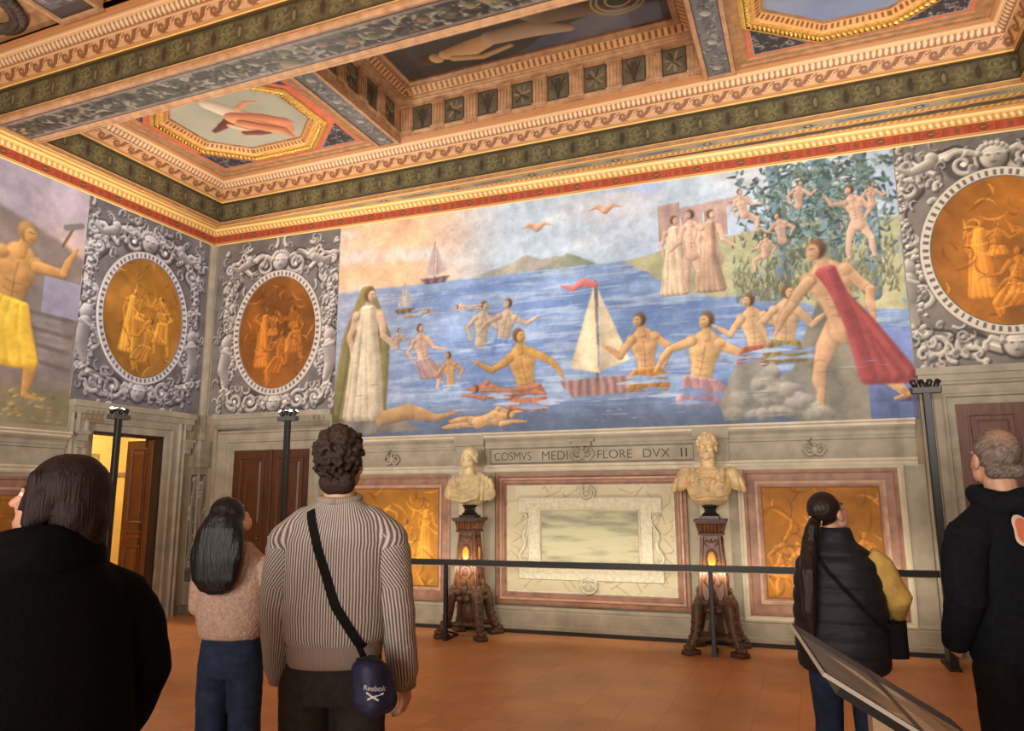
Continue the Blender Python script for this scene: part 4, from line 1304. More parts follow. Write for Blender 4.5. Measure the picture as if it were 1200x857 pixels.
def cartouche(u0, u1, z0, z1, cu, cz, a, b, rz, label, tint, gold, seed):
    """painted stucco scrollwork in grey round an oval scene in gold monochrome"""
    base = wallbase(cu, z0, rz)
    t = thing('painted_cartouche', label, 'cartouche', base, rz)
    c = Canvas(u0, u1, z0, z1, 0.0105, (106, 103, 102))
    tn = np.array(tint) / 255.0
    N = vnoise(c.X, c.Y, 3, seed, 4)
    c.C = mix(np.ones_like(c.C) * C3(92, 89, 88), np.ones_like(c.C) * C3(144, 139, 136), N)
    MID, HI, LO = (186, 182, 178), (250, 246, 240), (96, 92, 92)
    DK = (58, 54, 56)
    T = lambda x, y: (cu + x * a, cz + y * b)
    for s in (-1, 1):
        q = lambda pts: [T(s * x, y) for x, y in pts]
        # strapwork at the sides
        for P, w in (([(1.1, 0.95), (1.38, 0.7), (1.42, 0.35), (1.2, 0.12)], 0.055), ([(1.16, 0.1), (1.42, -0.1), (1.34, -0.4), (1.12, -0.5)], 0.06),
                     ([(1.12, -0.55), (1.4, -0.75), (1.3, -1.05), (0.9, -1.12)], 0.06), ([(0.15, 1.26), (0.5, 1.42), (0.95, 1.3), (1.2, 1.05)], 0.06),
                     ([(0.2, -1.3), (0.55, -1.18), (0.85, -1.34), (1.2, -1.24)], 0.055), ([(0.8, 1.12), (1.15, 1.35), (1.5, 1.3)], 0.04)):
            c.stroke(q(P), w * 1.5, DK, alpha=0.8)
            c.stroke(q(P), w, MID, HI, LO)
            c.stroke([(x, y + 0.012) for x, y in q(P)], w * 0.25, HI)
        for x, y, r, a0, sg in ((0.42, 1.24, 0.17, 2.6, s), (1.22, 0.98, 0.13, 0.2, -s), (1.32, 0.18, 0.13, 1.6, s), (1.2, -0.52, 0.14, 4.2, -s), (0.62, -1.22, 0.15, 0.0, s), (1.05, -1.2, 0.13, 3.1, -s), (1.38, 1.25, 0.09, 1.0, s)):
            X_, Y_ = T(s * x, y)
            c.ell(X_, Y_, r * 1.15, r * 1.15, DK, alpha=0.6)
            c.spiral(X_, Y_, r, 1.5, a0, 0.034, MID, HI, LO, sg)
        # curling acanthus
        r3 = random.Random(seed + 77)
        for k in range(150):
            x, y = r3.uniform(0.0, 1.62), r3.uniform(-1.5, 1.62)
            d = math.hypot(x / 1.2, y / 1.2)
            if d < 1.0: continue
            an = math.atan2(y, x) + r3.choice([1.57, -1.57, 0.6]) + r3.gauss(0, 0.4); l = r3.uniform(0.1, 0.26); cv = r3.choice([-2.4, 2.4, 1.6, -1.6])
            P = []
            px, py, aa = x, y, an
            for i in range(7):
                P.append((px, py)); px += l / 5 * math.cos(aa); py += l / 5 * math.sin(aa); aa += cv / 5 * (1 + 0.3 * i)
            w_ = r3.uniform(0.014, 0.034)
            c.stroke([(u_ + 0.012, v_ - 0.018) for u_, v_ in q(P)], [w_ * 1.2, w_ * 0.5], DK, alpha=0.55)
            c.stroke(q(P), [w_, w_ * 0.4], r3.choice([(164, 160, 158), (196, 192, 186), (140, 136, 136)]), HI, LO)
        # leaf and fruit swags, small winged heads at the side
        rng = random.Random(seed + 5)
        for k in range(120):
            tt = rng.random()
            x = 1.3 + 0.1 * math.sin(tt * 7) + rng.gauss(0, 0.06); y = 1.0 - 2.1 * tt
            X_, Y_ = T(s * x, y)
            r = rng.uniform(0.014, 0.03)
            c.ell(X_, Y_, r * 1.3, r, rng.choice([(168, 162, 160), (120, 116, 116), (190, 186, 182), (94, 90, 92)]), HI, LO, rng.uniform(0, 3))
        X_, Y_ = T(s * 1.36, -0.15)
        c.ell(X_, Y_, 0.09, 0.11, (160, 154, 150), HI, LO)
        c.stroke(q([(1.36, -0.3), (1.42, -0.62), (1.3, -0.9)]), [0.09, 0.1, 0.04], (150, 145, 142), HI, LO)
        c.stroke(q([(1.46, -0.28), (1.22, -0.34)]), [0.035, 0.02], (176, 170, 166), HI, LO)
        X_, Y_ = T(s * 0.85, 1.38)
        c.ell(X_, Y_, 0.07, 0.075, (168, 162, 158), HI, LO)
        c.stroke(q([(0.9, 1.3), (1.15, 1.22), (1.35, 1.28)]), [0.07, 0.05, 0.02], (150, 145, 142), HI, LO)
    # crest and foot masks
    for y, r in ((1.3, 0.13), (-1.26, 0.12)):
        X_, Y_ = T(0, y)
        c.ell(X_, Y_, r * 1.2, r * 1.3, DK); c.ell(X_, Y_, r, r * 1.1, MID, HI, LO)
        for s in (-1, 1):
            c.ell(X_ + s * r * 0.36, Y_ + r * 0.16, r * 0.18, r * 0.09, LO, alpha=0.8, soft=0.4)
            c.stroke([(X_ + s * r * 0.16, Y_ + r * 0.34), (X_ + s * r * 0.6, Y_ + r * 0.36)], r * 0.07, HI, alpha=0.7)
            c.stroke([(X_ + s * r * 0.9, Y_ + r * 0.3), (X_ + s * r * 1.8, Y_ + r * 0.7), (X_ + s * r * 2.3, Y_ + r * 0.2)], [0.03, 0.035, 0.01], MID, HI, LO)
        c.stroke([(X_, Y_ + r * 0.25), (X_, Y_ - r * 0.15)], [r * 0.08, r * 0.15], MID, HI, LO)
        c.ell(X_, Y_ - r * 0.48, r * 0.26, r * 0.11, LO, alpha=0.8, soft=0.4)
        for k in range(9):
            an = k * math.pi / 8
            c.ell(X_ + r * 1.02 * math.cos(an), Y_ + r * 0.4 + r * 0.75 * math.sin(an), r * 0.24, r * 0.24, MID, HI, LO)
    c.mottle(0.1, 10, seed)
    c.C *= tn
    bx = (cu, 0, z0)
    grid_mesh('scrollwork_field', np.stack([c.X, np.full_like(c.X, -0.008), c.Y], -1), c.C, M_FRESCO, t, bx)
    # oval frame, a raised ring with a row of eggs
    th, V = np.meshgrid(np.linspace(0, 2 * math.pi, 420, endpoint=False), np.linspace(0, 1, 13))
    R = 1.0 + 0.17 * V
    prof = np.interp(V, [0, 0.1, 0.2, 0.7, 0.8, 0.9, 1.0], [0.006, 0.02, 0.014, 0.02, 0.028, 0.024, 0.004])
    P = np.stack([cu + a * R * np.cos(th), -0.008 - prof, cz + (b + (R - 1) * a * 0.0 + 0) * (1 + (R - 1) * a / b) * np.sin(th)], -1)
    fr = np.mod(th * 64 / (2 * math.pi), 1)
    cc = np.ones(V.shape + (3,)) * C3(214, 208, 200)
    cc = np.where(((V > 0.22) & (V < 0.68) & (fr < 0.42))[..., None], C3(112, 106, 104), cc)
    cc = np.where((V < 0.1)[..., None], C3(120, 112, 104), cc)
    cc = np.where((V > 0.93)[..., None], C3(110, 104, 104), cc)
    grid_mesh('oval_frame', P, cc * tn, M_FRESCO, t, bx, wrap=True)
    # the oval scene: plain figures in gold monochrome
    cv = Canvas(cu - a, cu + a, cz - b, cz + b, 0.0105)
    g = np.array(gold, float)
    N = vnoise(cv.X, cv.Y, 2.4, seed + 1, 4)
    cv.C = mix(np.ones_like(cv.C) * (g * 0.55 / 255), np.ones_like(cv.C) * (g * 0.92 / 255), N)
    H2 = tuple(np.minimum(255, g * 1.28 + 14)); L2 = tuple(g * 0.45)
    rng = random.Random(seed)
    for x, y, h, p, f in ((-0.32, -0.62, 1.25, 'stand', 0), (0.1, -0.75, 1.2, 'sit', 1), (0.5, -0.6, 1.2, 'reach', 1), (-0.1, 0.0, 0.8, 'half', 0), (0.45, 0.1, 0.7, 'half', 1)):
        q = tuple(g * rng.uniform(0.9, 1.12))
        cv.figure(cu + x * a, cz + y * b, h * b * 0.85, p, f, tuple(np.minimum(255, q)), tuple(g * 1.1), tuple(g * 0.72), tuple(g * 0.62), seed)
    for k in range(70):
        x, y = cu + rng.uniform(-0.9, 0.9) * a, cz + rng.uniform(-0.95, 0.95) * b
        cv.stroke(curl(x, y, rng.uniform(0, 6.28), rng.uniform(0.1, 0.3), rng.gauss(0, 1.6)), [0.004, 0.016, 0.004], rng.choice([H2, L2, tuple(g * 0.7)]), alpha=0.45, soft=0.5)
    cv.mottle(0.12, 6, seed)
    thh, rr = np.meshgrid(np.linspace(0, 2 * math.pi, 400, endpoint=False), np.linspace(0, 1.005, 90))
    px, pz = cu + a * rr * np.cos(thh), cz + b * rr * np.sin(thh)
    ii = np.clip(((px - cv.x0) / (cv.x1 - cv.x0) * (cv.C.shape[1] - 1)).round().astype(int), 0, cv.C.shape[1] - 1)
    jj = np.clip(((pz - cv.y0) / (cv.y1 - cv.y0) * (cv.C.shape[0] - 1)).round().astype(int), 0, cv.C.shape[0] - 1)
    grid_mesh('oval_picture', np.stack([px, np.full_like(px, -0.014), pz], -1), cv.C[jj, ii], M_FRESCO, t, bx, wrap=True)
    return t


sea_fresco()
forge_fresco()
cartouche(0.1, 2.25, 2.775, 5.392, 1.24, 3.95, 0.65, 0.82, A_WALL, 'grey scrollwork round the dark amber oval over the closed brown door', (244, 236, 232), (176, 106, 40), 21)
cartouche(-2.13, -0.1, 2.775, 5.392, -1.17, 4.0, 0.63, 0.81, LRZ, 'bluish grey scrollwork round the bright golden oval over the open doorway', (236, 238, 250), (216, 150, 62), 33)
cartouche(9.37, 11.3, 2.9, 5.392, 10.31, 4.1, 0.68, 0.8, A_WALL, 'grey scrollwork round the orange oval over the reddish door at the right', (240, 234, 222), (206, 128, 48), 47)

# ------------------------------------------------------------------ corner pilaster
def corner():
    t = thing('trim_9', kind='structure')
    MB().prism([(0, 0), (0.075, 0), (0.075, -0.02), (0.06, -0.06), (0.02, -0.075), (0, -0.075)], lambda a, b, h: (a, b, h), 2.42, 5.385).build('shaft', M_STONE, t)
    MB().box(-0.02, 0.21, -0.21, 0.02, 2.02, 2.40).build('capital_block', M_STONE, t)
    MB().box(-0.02, 0.16, -0.16, 0.02, 0.12, 2.02).build('pier', M_STONE, t)
    MB().box(-0.02, 0.24, -0.24, 0.02, 0.0, 0.13).build('plinth', M_STONE_D, t)
    for k in range(2):
        c = Canvas(0, 0.15, 0, 1.5, 0.009, (98, 92, 84))
        rng = random.Random(k)
        c.mottle(0.2, 12, k)
        for y in np.arange(0.22, 1.45, 0.06):
            x = 0.075 + rng.gauss(0, 0.02) + (-0.02 if k else 0.02) * math.sin(y * 9)
            c.ell(x, y, rng.uniform(0.02, 0.045), rng.uniform(0.025, 0.05), (160, 154, 142), (206, 200, 186), (84, 78, 70), rng.uniform(0, 3))
        c.stroke([(0.02, 0.2), (0.09, 0.5), (0.06, 1.0), (0.11, 1.45)], [0.01, 0.03, 0.04, 0.03], (140, 134, 124), (190, 184, 170), (84, 78, 70))
        e = np.minimum(np.minimum(c.X, 0.15 - c.X), c.Y)
        c.C[e < 0.012] = C3(178, 170, 154)
        P = np.stack([c.X + 0.005, np.full_like(c.X, -0.164), c.Y + 0.42], -1) if k else np.stack([np.full_like(c.X, 0.164), c.X - 0.158, c.Y + 0.42], -1)
        grid_mesh('painted_relief', P, c.C, M_FRESCO, t)  # flat panel, lit and shaded sides of the relief painted into its colours


corner()

# ------------------------------------------------------------------ doors and door surrounds
def surround(parent, u0, u1, z1, w, over, base):
    """stone door surround: jambs and head with stepped mouldings"""
    poly = [(u0 - w, 0), (u0 - w, z1 + over), (u1 + w, z1 + over), (u1 + w, 0)]
    poly = poly[::-1]
    MB().frame(poly, [(0, 0), (0, 0.06), (0.03, 0.075), (0.05, 0.05), (0.075, 0.05), (0.085, 0.07), (0.11, 0.075), (0.13, 0.045), (0.2, 0.045), (0.215, 0.06), (0.24, 0.06), (0.25, 0.035), (w - 0.02, 0.035), (w, 0.03), (w, 0)], onwall, closed=False).build('stone_surround', M_STONE, parent, base)


def leaf(parent, u0, u1, z0, z1, m, base, rows, name='door_leaf', yb=-0.02, hand=0):
    b = MB()
    b.box(u0, u1, yb, yb + 0.045, z0, z1, 0.004)
    o = b.build(name, m, parent, base)
    st = 0.1
    zs = np.array([0.0] + list(rows) + [1.0])
    pm = MB()
    for k in range(len(zs) - 1):
        za = z0 + (z1 - z0) * zs[k] + (st if k == 0 else st / 2); zb = z0 + (z1 - z0) * zs[k + 1] - (st if k == len(zs) - 2 else st / 2)
        pm.frame(rect(u0 + st, u1 - st, za, zb), [(0, -yb), (0, -yb + 0.014), (0.018, -yb + 0.016), (0.03, -yb + 0.002), (0.06, -yb + 0.002), (0.085, -yb + 0.012), (0.09, -yb + 0.012)], onwall)
        pm.box(u0 + st + 0.085, u1 - st - 0.085, yb - 0.012, yb, za + 0.085, zb - 0.085)
    pm.build('raised_panel', m, o, base)
    return o


def door2():
    base = (1.265, 0, 0)
    t = thing('door_2', 'closed dark brown panelled double door in the corner of the long wall', 'door', fw(1.265, 0, 0), A_WALL, kind='structure')
    surround(t, 0.63, 1.9, 2.25, 0.36, 0.36, base)
    MB().box(0.27, 2.26, -0.075, 0, 2.62, 2.70).box(0.25, 2.25, -0.11, 0, 2.70, 2.775, 0.01).box(0.28, 2.25, -0.05, 0, 2.4, 2.62).build('lintel_cornice', M_STONE, t, base)
    for a, b in ((0.63, 1.262), (1.268, 1.9)):
        leaf(t, a, b, 0.01, 2.25, M_WOOD, base, (0.16, 0.42, 0.5))
    MB().box(1.235, 1.295, -0.05, -0.015, 0.01, 2.25, 0.008).build('meeting_stile', M_WOOD, t, base)
    MB().ball((1.33, -0.06, 1.05), 0.028).capsule((1.33, -0.02, 1.05), (1.33, -0.05, 1.05), 0.012, 0.012).build('knob', M_GOLD, t, base, smooth=True)


def door3():
    base = (10.3, 0, 0)
    t = thing('door_3', 'worn reddish panelled door at the right end of the long wall', 'door', fw(10.3, 0, 0), A_WALL, kind='structure')
    surround(t, 9.69, 10.95, 2.5, 0.32, 0.32, base)
    MB().box(9.37, 11.3, -0.075, 0, 2.74, 2.81).box(9.35, 11.32, -0.11, 0, 2.81, 2.885, 0.01).box(9.4, 11.25, -0.05, 0, 2.6, 2.74).build('lintel_cornice', M_STONE, t, base)
    for a, b in ((9.69, 10.318), (10.322, 10.95)):
        leaf(t, a, b, 0.01, 2.5, M_WOODR, base, (0.16, 0.42, 0.5))
    MB().ball((10.4, -0.06, 1.05), 0.028).capsule((10.4, -0.02, 1.05), (10.4, -0.05, 1.05), 0.012, 0.012).build('knob', M_GOLD, t, base, smooth=True)


def door1():
    base = (-1.23, 0, 0)
    t = thing('door_1', 'open doorway with its brown leaf swung back, yellow room beyond', 'door', lw(-1.23, 0, 0), LRZ, kind='structure')
    surround(t, D1[0], D1[1], D1[2], 0.34, 0.34, base)
    MB().box(-2.12, -0.22, -0.075, 0, 2.62, 2.70).box(-2.14, -0.21, -0.11, 0, 2.70, 2.775, 0.01).box(-2.1, -0.24, -0.05, 0, 2.54, 2.62).build('lintel_cornice', M_STONE, t, base)
    for uu in (-2.07, -0.40):
        MB().box(uu, uu + 0.16, -0.15, 0, 2.36, 2.40).box(uu + 0.02, uu + 0.14, -0.12, 0, 2.28, 2.36).box(uu + 0.03, uu + 0.13, -0.09, 0, 2.2, 2.28).build('bracket', M_STONE, t, base)
    # jamb lining
    MB().box(D1[0], D1[0] + 0.02, 0.0, 0.3, 0, D1[2]).box(D1[1] - 0.03, D1[1], 0.0, 0.3, 0, D1[2]).box(D1[0], D1[1], 0.0, 0.3, D1[2] - 0.02, D1[2]).build('jamb_lining', M_WOODD, t, base)
    # leaf, standing open at a right angle
    lf = leaf(t, -0.52, 0.0, 0.02, 2.38, M_WOODL, (0, 0, 0), (0.16, 0.42, 0.5), 'open_leaf', yb=0.0)
    lf.location = (D1[1] - 0.035 + 1.23, 0.14, 0)
    lf.rotation_euler = (0, 0, math.radians(-93))
    # the room beyond
    r = thing('wall_beyond', kind='structure', rz=LRZ)
    MB().box(-5.5, 1.5, 3.2, 3.3, 0, 3.6).box(1.5, 1.6, 0.3, 3.3, 0, 3.6).box(-5.6, -5.5, 0.3, 3.3, 0, 3.6).build('cream_wall', M_CREAM, r)
    MB().box(-5.6, 1.6, 0.3, 3.3, 3.6, 3.7).build('vault', M_CREAM, r)
    MB().box(-5.6, 1.6, 0.3, 3.3, -0.12, 0.0).build('tiles', M_FLOOR, r)
    MB().frame([(0.9, 0), (0.9, 2.35), (-0.5, 2.35), (-0.5, 0)], [(0, 0), (0, 0.04), (0.04, 0.05), (0.12, 0.03), (0.14, 0)], lambda a, b, hh: (a, 3.2 - hh, b), closed=False).box(-5.5, 1.5, 3.16, 3.2, 1.98, 2.04).build('stone_trim', M_PLASTER, r)
    l = bpy.data.lights.new('side_room_lamp', 'POINT'); l.energy = 130; l.color = (1, 0.82, 0.5); l.shadow_soft_size = 0.15
    o = bpy.data.objects.new('side_room_lamp', l); COL.objects.link(o); o.location = lw(-0.6, -1.8, 3.1)


door1(); door2(); door3()


# ------------------------------------------------------------------ dado of the long wall
def cornice_run(idx, u0, u1, rz):
    t = thing('trim_%d' % idx, kind='structure', rz=rz)
    def sweep(prof, m, nm):
        n = len(prof); b = MB()
        b.add([(u, -o, z) for u in (u0, u1) for o, z in prof], [(j, j + 1, n + j + 1, n + j) for j in range(n - 1)] + [tuple(range(n)), tuple(range(n, 2 * n))])
        b.build(nm, m, t)
    sweep([(0, 2.372), (0.13, 2.372), (0.135, 2.35), (0.11, 2.335), (0.105, 2.31), (0, 2.31)], M_STONE_P, 'pale_cornice')
    sweep([(0, 2.31), (0.09, 2.31), (0.085, 2.29), (0.06, 2.265), (0.05, 2.25), (0.05, 2.215), (0, 2.215)], M_STONE, 'grey_cornice')
    sweep([(0, 2.215), (0.03, 2.215), (0.03, 2.18), (0.012, 2.17), (0.012, 1.97), (0, 1.97)], M_STONE, 'frieze')
    sweep([(0, 1.972), (0.05, 1.972), (0.05, 1.945), (0.03, 1.935), (0.03, 1.905), (0.02, 1.885), (0, 1.885)], M_STONE_P, 'pale_band')
    return t


cornice_run(10, 2.26, 9.3, A_WALL)
cornice_run(11, -11.4, -2.14, LRZ)


def base_run(name, u0, u1, rz, par=None):
    t = thing(name, kind='structure', rz=rz)
    b = MB()
    prof = [(0, 0.30), (0.02, 0.30), (0.035, 0.27), (0.03, 0.25), (0.04, 0.24), (0.04, 0.1), (0.055, 0.09), (0.055, 0.045), (0, 0.045)]
    n = len(prof)
    b.add([(u, -o, z) for u in (u0, u1) for o, z in prof], [(j, j + 1, n + j + 1, n + j) for j in range(n - 1)] + [tuple(range(n)), tuple(range(n, 2 * n))])
    b.build('stone_plinth', M_STONE, t)
    MB().box(u0, u1, -0.06, 0, 0.0, 0.045).build('dark_foot', M_DARK, t)


base_run('baseboard_back', 2.28, 9.36, A_WALL)
base_run('baseboard_left', -11.4, -2.14, LRZ)
# stone field and pilaster strips behind the busts
for k, (a, b) in enumerate(((3.98, 4.62), (6.96, 7.52), (9.16, 9.36))):
    t = thing('pilaster', kind='structure', loc=fw((a + b) / 2, 0, 0), rz=A_WALL)
    bs_ = ((a + b) / 2, 0, 0)
    MB().box(a, b, -0.02, 0, 0.28, 1.9).build('stone_field', M_STONE, t, bs_)
    if k < 2:
        m_ = (a + b) / 2
        MB().box(m_ - 0.16, m_ + 0.16, -0.045, 0, 0.28, 1.9, 0.012).build('pale_strip', M_STONE_P, t, bs_)
        MB().box(m_ - 0.2, m_ + 0.2, -0.07, 0, 0.28, 0.42).box(m_ - 0.2, m_ + 0.2, -0.11, 0, 2.215, 2.37).box(m_ - 0.19, m_ + 0.19, -0.06, 0, 1.96, 2.22).build('capital', M_STONE, t, bs_)


def bronze_panel(u0, u1, z0, z1, rz, label, gold, seed, fw_=0.2):
    cu = (u0 + u1) / 2
    t = thing('golden_wall_panel', label, 'wall panel', wallbase(cu, z0, rz), rz)
    B = (cu, 0, z0)
    MB().frame(rect(u0, u1, z0, z1), [(0, 0), (0, 0.035), (0.03, 0.04), (0.045, 0.02), (0.12, 0.018), (0.13, 0.012), (fw_, 0.008)], onwall).build('red_marble_frame', M_REDM, t, B)
    MB().frame(rect(u0 + 0.12, u1 - 0.12, z0 + 0.12, z1 - 0.12), [(0, 0.01), (0, 0.03), (0.025, 0.034), (0.04, 0.015)], onwall).build('pale_bead', M_REDM2, t, B)
    c = Canvas(u0 + fw_, u1 - fw_, z0 + fw_, z1 - fw_, 0.0105)
    g = np.array(gold, float)
    N = vnoise(c.X, c.Y, 2.2, seed, 4)
    c.C = mix(np.ones_like(c.C) * (g * 0.62 / 255), np.ones_like(c.C) * (g * 0.98 / 255), N)
    rng = random.Random(seed)
    H2 = tuple(np.minimum(255, g * 1.25 + 10)); L2 = tuple(g * 0.5)
    W = c.x1 - c.x0
    for k in range(5):
        x = c.x0 + W * (0.15 + 0.18 * k)
        c.figure(x, z0 + fw_ + rng.uniform(0.05, 0.3), rng.uniform(0.62, 0.95), rng.choice(['sit', 'half', 'stand', 'reach']), rng.random() < 0.5, tuple(np.minimum(255, g * rng.uniform(0.95, 1.12))), tuple(g * 1.06), tuple(g * 0.74), tuple(g * 0.64), k)
    for k in range(130):
        x, y = rng.uniform(c.x0, c.x1), rng.uniform(c.y0, c.y1)
        c.stroke(curl(x, y, rng.uniform(0, 6.28), rng.uniform(0.1, 0.3), rng.gauss(0, 1.6)), [0.004, 0.016, 0.004], rng.choice([H2, L2, tuple(g * 0.72)]), alpha=0.45, soft=0.5)
    e = np.minimum(np.minimum(c.X - c.x0, c.x1 - c.X), np.minimum(c.Y - c.y0, c.y1 - c.Y))
    c.C[e < 0.012] = C3(120, 76, 46)
    c.mottle(0.1, 7, seed)
    grid_mesh('golden_picture', np.stack([c.X, np.full_like(c.X, -0.012), c.Y], -1), c.C, M_FRESCO, t, B)


bronze_panel(2.34, 4.02, 0.32, 1.86, A_WALL, 'golden monochrome wall panel left of the draped bust, partly behind the striped sweater', (206, 138, 48), 61, 0.16)
bronze_panel(7.56, 9.1, 0.32, 1.86, A_WALL, 'golden monochrome wall panel behind the woman in the dark vest', (190, 122, 42), 62, 0.18)
bronze_panel(-4.4, -2.4, 0.32, 1.84, LRZ, 'golden monochrome wall panel on the left wall behind the black coat', (206, 138, 58), 63, 0.2)
# pale outer border of the right panel
tt = thing('trim_12', kind='structure', rz=A_WALL)
MB().frame(rect(7.5, 9.16, 0.26, 1.895), [(0, 0), (0, 0.045), (0.02, 0.05), (0.035, 0.03), (0.06, 0.03), (0.065, 0)], onwall).build('pale_border', M_STONE_P, tt)


def marble_panel():
    u0, u1, z0, z1 = 4.64, 6.94, 0.33, 1.86
    cu = 5.79
    t = thing('marble_wall_panel', 'large marble wall panel with cream stone frame and blank greenish centre between the busts', 'wall panel', fw(cu, 0, z0), A_WALL)
    B = (cu, 0, z0)
    MB().frame(rect(u0, u1, z0, z1), [(0, 0), (0, 0.045), (0.03, 0.05), (0.045, 0.028), (0.07, 0.028), (0.085, 0.04), (0.11, 0.04), (0.12, 0.018), (0.15, 0.014)], onwall).build('red_marble_frame', M_REDM, t, B)
    MB().frame(rect(u0 + 0.05, u1 - 0.05, z0 + 0.05, z1 - 0.05), [(0, 0.028), (0, 0.044), (0.02, 0.046), (0.03, 0.03)], onwall).build('pale_bead', M_REDM2, t, B)
    MB().frame(rect(4.79, 6.79, 0.48, 1.71), [(-0.012, 0.01), (-0.012, 0.022), (0.005, 0.022), (0.005, 0.008)], onwall).build('cream_line', M_STONE_F, t, B)
    # veined marble field
    c = Canvas(4.79, 6.81, 0.465, 1.715, 0.0105, (190, 180, 148))
    N = vnoise(c.X, c.Y, 2.5, 71, 5)
    c.C = mix(np.ones_like(c.C) * C3(178, 168, 138), np.ones_like(c.C) * C3(204, 194, 164), N)
    rng = random.Random(5)
    for k in range(110):
        x, y = rng.uniform(4.8, 6.8), rng.uniform(0.48, 1.7)
        a = rng.choice([0.7, -0.8, 2.3]) + rng.gauss(0, 0.25); l = rng.uniform(0.06, 0.2)
        c.stroke([(x, y), (x + l * math.cos(a), y + l * math.sin(a)), (x + 1.7 * l * math.cos(a + 0.3), y + 1.7 * l * math.sin(a + 0.3))], [0.01, 0.004], (140, 128, 102), alpha=0.6)
    grid_mesh('marble_field', np.stack([c.X, np.full_like(c.X, -0.014), c.Y], -1), c.C, M_FRESCO, t, B)
    # cream stone frame with ears, and the flat centre
    ear = [(4.95, 0.62), (6.66, 0.62), (6.66, 0.77), (6.52, 0.77), (6.52, 1.4), (6.66, 1.4), (6.66, 1.57), (4.93, 1.57), (4.93, 1.4), (5.08, 1.4), (5.08, 0.77), (4.95, 0.77)]
    m = MB()
    m.box(4.93, 6.66, -0.045, -0.01, 1.44, 1.57, 0.006).box(4.93, 6.66, -0.045, -0.01, 0.62, 0.755, 0.006)
    m.box(5.06, 5.2, -0.04, -0.01, 0.755, 1.44).box(6.4, 6.54, -0.04, -0.01, 0.755, 1.44)
    m.box(4.93, 5.06, -0.045, -0.01, 1.395, 1.44).box(6.54, 6.66, -0.045, -0.01, 1.395, 1.44)
    m.build('stone_frame', M_STONE_F, t, B, bevel=0.004)
    MB().frame(rect(5.19, 6.41, 0.75, 1.445), [(0, 0.04), (0.0, 0.05), (0.02, 0.05), (0.03, 0.02)], onwall).build('inner_fillet', M_STONE_P, t, B)
    c = Canvas(5.215, 6.385, 0.775, 1.42, 0.0105, (150, 150, 116))
    N = sstep(0.25, 0.75, vnoise(c.X * 0.5, c.Y * 3.2, 4, 8, 5) + 0.25 * (1.15 - c.Y))
    c.C = mix(np.ones_like(c.C) * C3(118, 120, 104), np.ones_like(c.C) * C3(182, 178, 146), N)
    grid_mesh('blank_centre', np.stack([c.X, np.full_like(c.X, -0.02), c.Y], -1), c.C, M_FRESCO, t, B)
    # side scrolls
    for s, x in ((1, 5.0), (-1, 6.6)):
        pts = []
        for k in range(40):
            q = k / 39
            pts.append((x - s * (0.036 * math.sin(q * 6.28 * 1.0) + 0.034 * math.sin(q * 12.5)), -0.03, 0.80 + 0.57 * q))
        m = MB().tube(pts, [0.012 + 0.012 * math.sin(math.pi * min(1, k / 30)) for k in range(40)], 8)
        for zz, r in ((1.35, 0.04), (0.83, 0.035), (1.08, 0.03)):
            a = np.linspace(0, 9.5, 24)
            m.tube([(x - s * 0.0 + r * (1 - i / 26) * math.cos(v), -0.03, zz + r * (1 - i / 26) * math.sin(v)) for i, v in enumerate(a)], 0.01, 6)
        m.build('side_scroll', M_STONE_F, t, B, smooth=True)
    # medallions
    def medal(z, r, nm, top):
        m = MB()
        m.tube([(cu + r * math.cos(a), -0.05, z + r * math.sin(a)) for a in np.linspace(0, 2 * math.pi, 33)], 0.011, 8)
        m.lathe([(r * 0.98, 0), (r * 0.95, 0.012), (0.01, 0.016)], 28)
        for i in range(len(m.v) - 3 * 28, len(m.v)):
            x, y, zz = m.v[i]; m.v[i] = (cu + x, -0.035 - zz, z + y)
        o = m.build(nm, M_STONE_F, t, B, smooth=True)
        d = MB()
        if top:
            for s in (-1, 1):
                d.tube([(cu + s * 0.02, -0.055, z - 0.06), (cu + s * 0.055, -0.06, z - 0.02), (cu + s * 0.06, -0.06, z + 0.04), (cu + s * 0.04, -0.058, z + 0.085)], [0.016, 0.02, 0.018, 0.006], 8)
                d.tube([(cu + s * 0.015, -0.055, z - 0.03), (cu + s * 0.03, -0.058, z + 0.02), (cu + s * 0.03, -0.058, z + 0.06)], [0.01, 0.012, 0.004], 6)
            d.ball((cu, -0.058, z + 0.0), (0.016, 0.012, 0.03)).ball((cu, -0.058, z - 0.05), (0.02, 0.012, 0.02))
        else:
            for s in (-1, 1):
                d.tube([(cu + s * 0.012, -0.055, z + 0.03), (cu + s * 0.04, -0.058, z + 0.055), (cu + s * 0.065, -0.055, z + 0.02)], [0.014, 0.016, 0.006], 8)
                d.tube([(cu + s * 0.06, -0.055, z - 0.01), (cu + s * 0.05, -0.058, z - 0.05)], [0.012, 0.006], 6)
            d.ball((cu, -0.058, z - 0.03), (0.034, 0.014, 0.03)).ball((cu, -0.06, z - 0.055), (0.02, 0.014, 0.014)).ball((cu - 0.02, -0.058, z + 0.0), (0.014, 0.012, 0.014)).ball((cu + 0.02, -0.058, z), (0.014, 0.012, 0.014))
        rm = d.build('relief', M_STONE_P, o, B, smooth=True)
    medal(1.625, 0.09, 'upper_medallion', True)
    medal(0.575, 0.095, 'lower_medallion', False)


marble_panel()


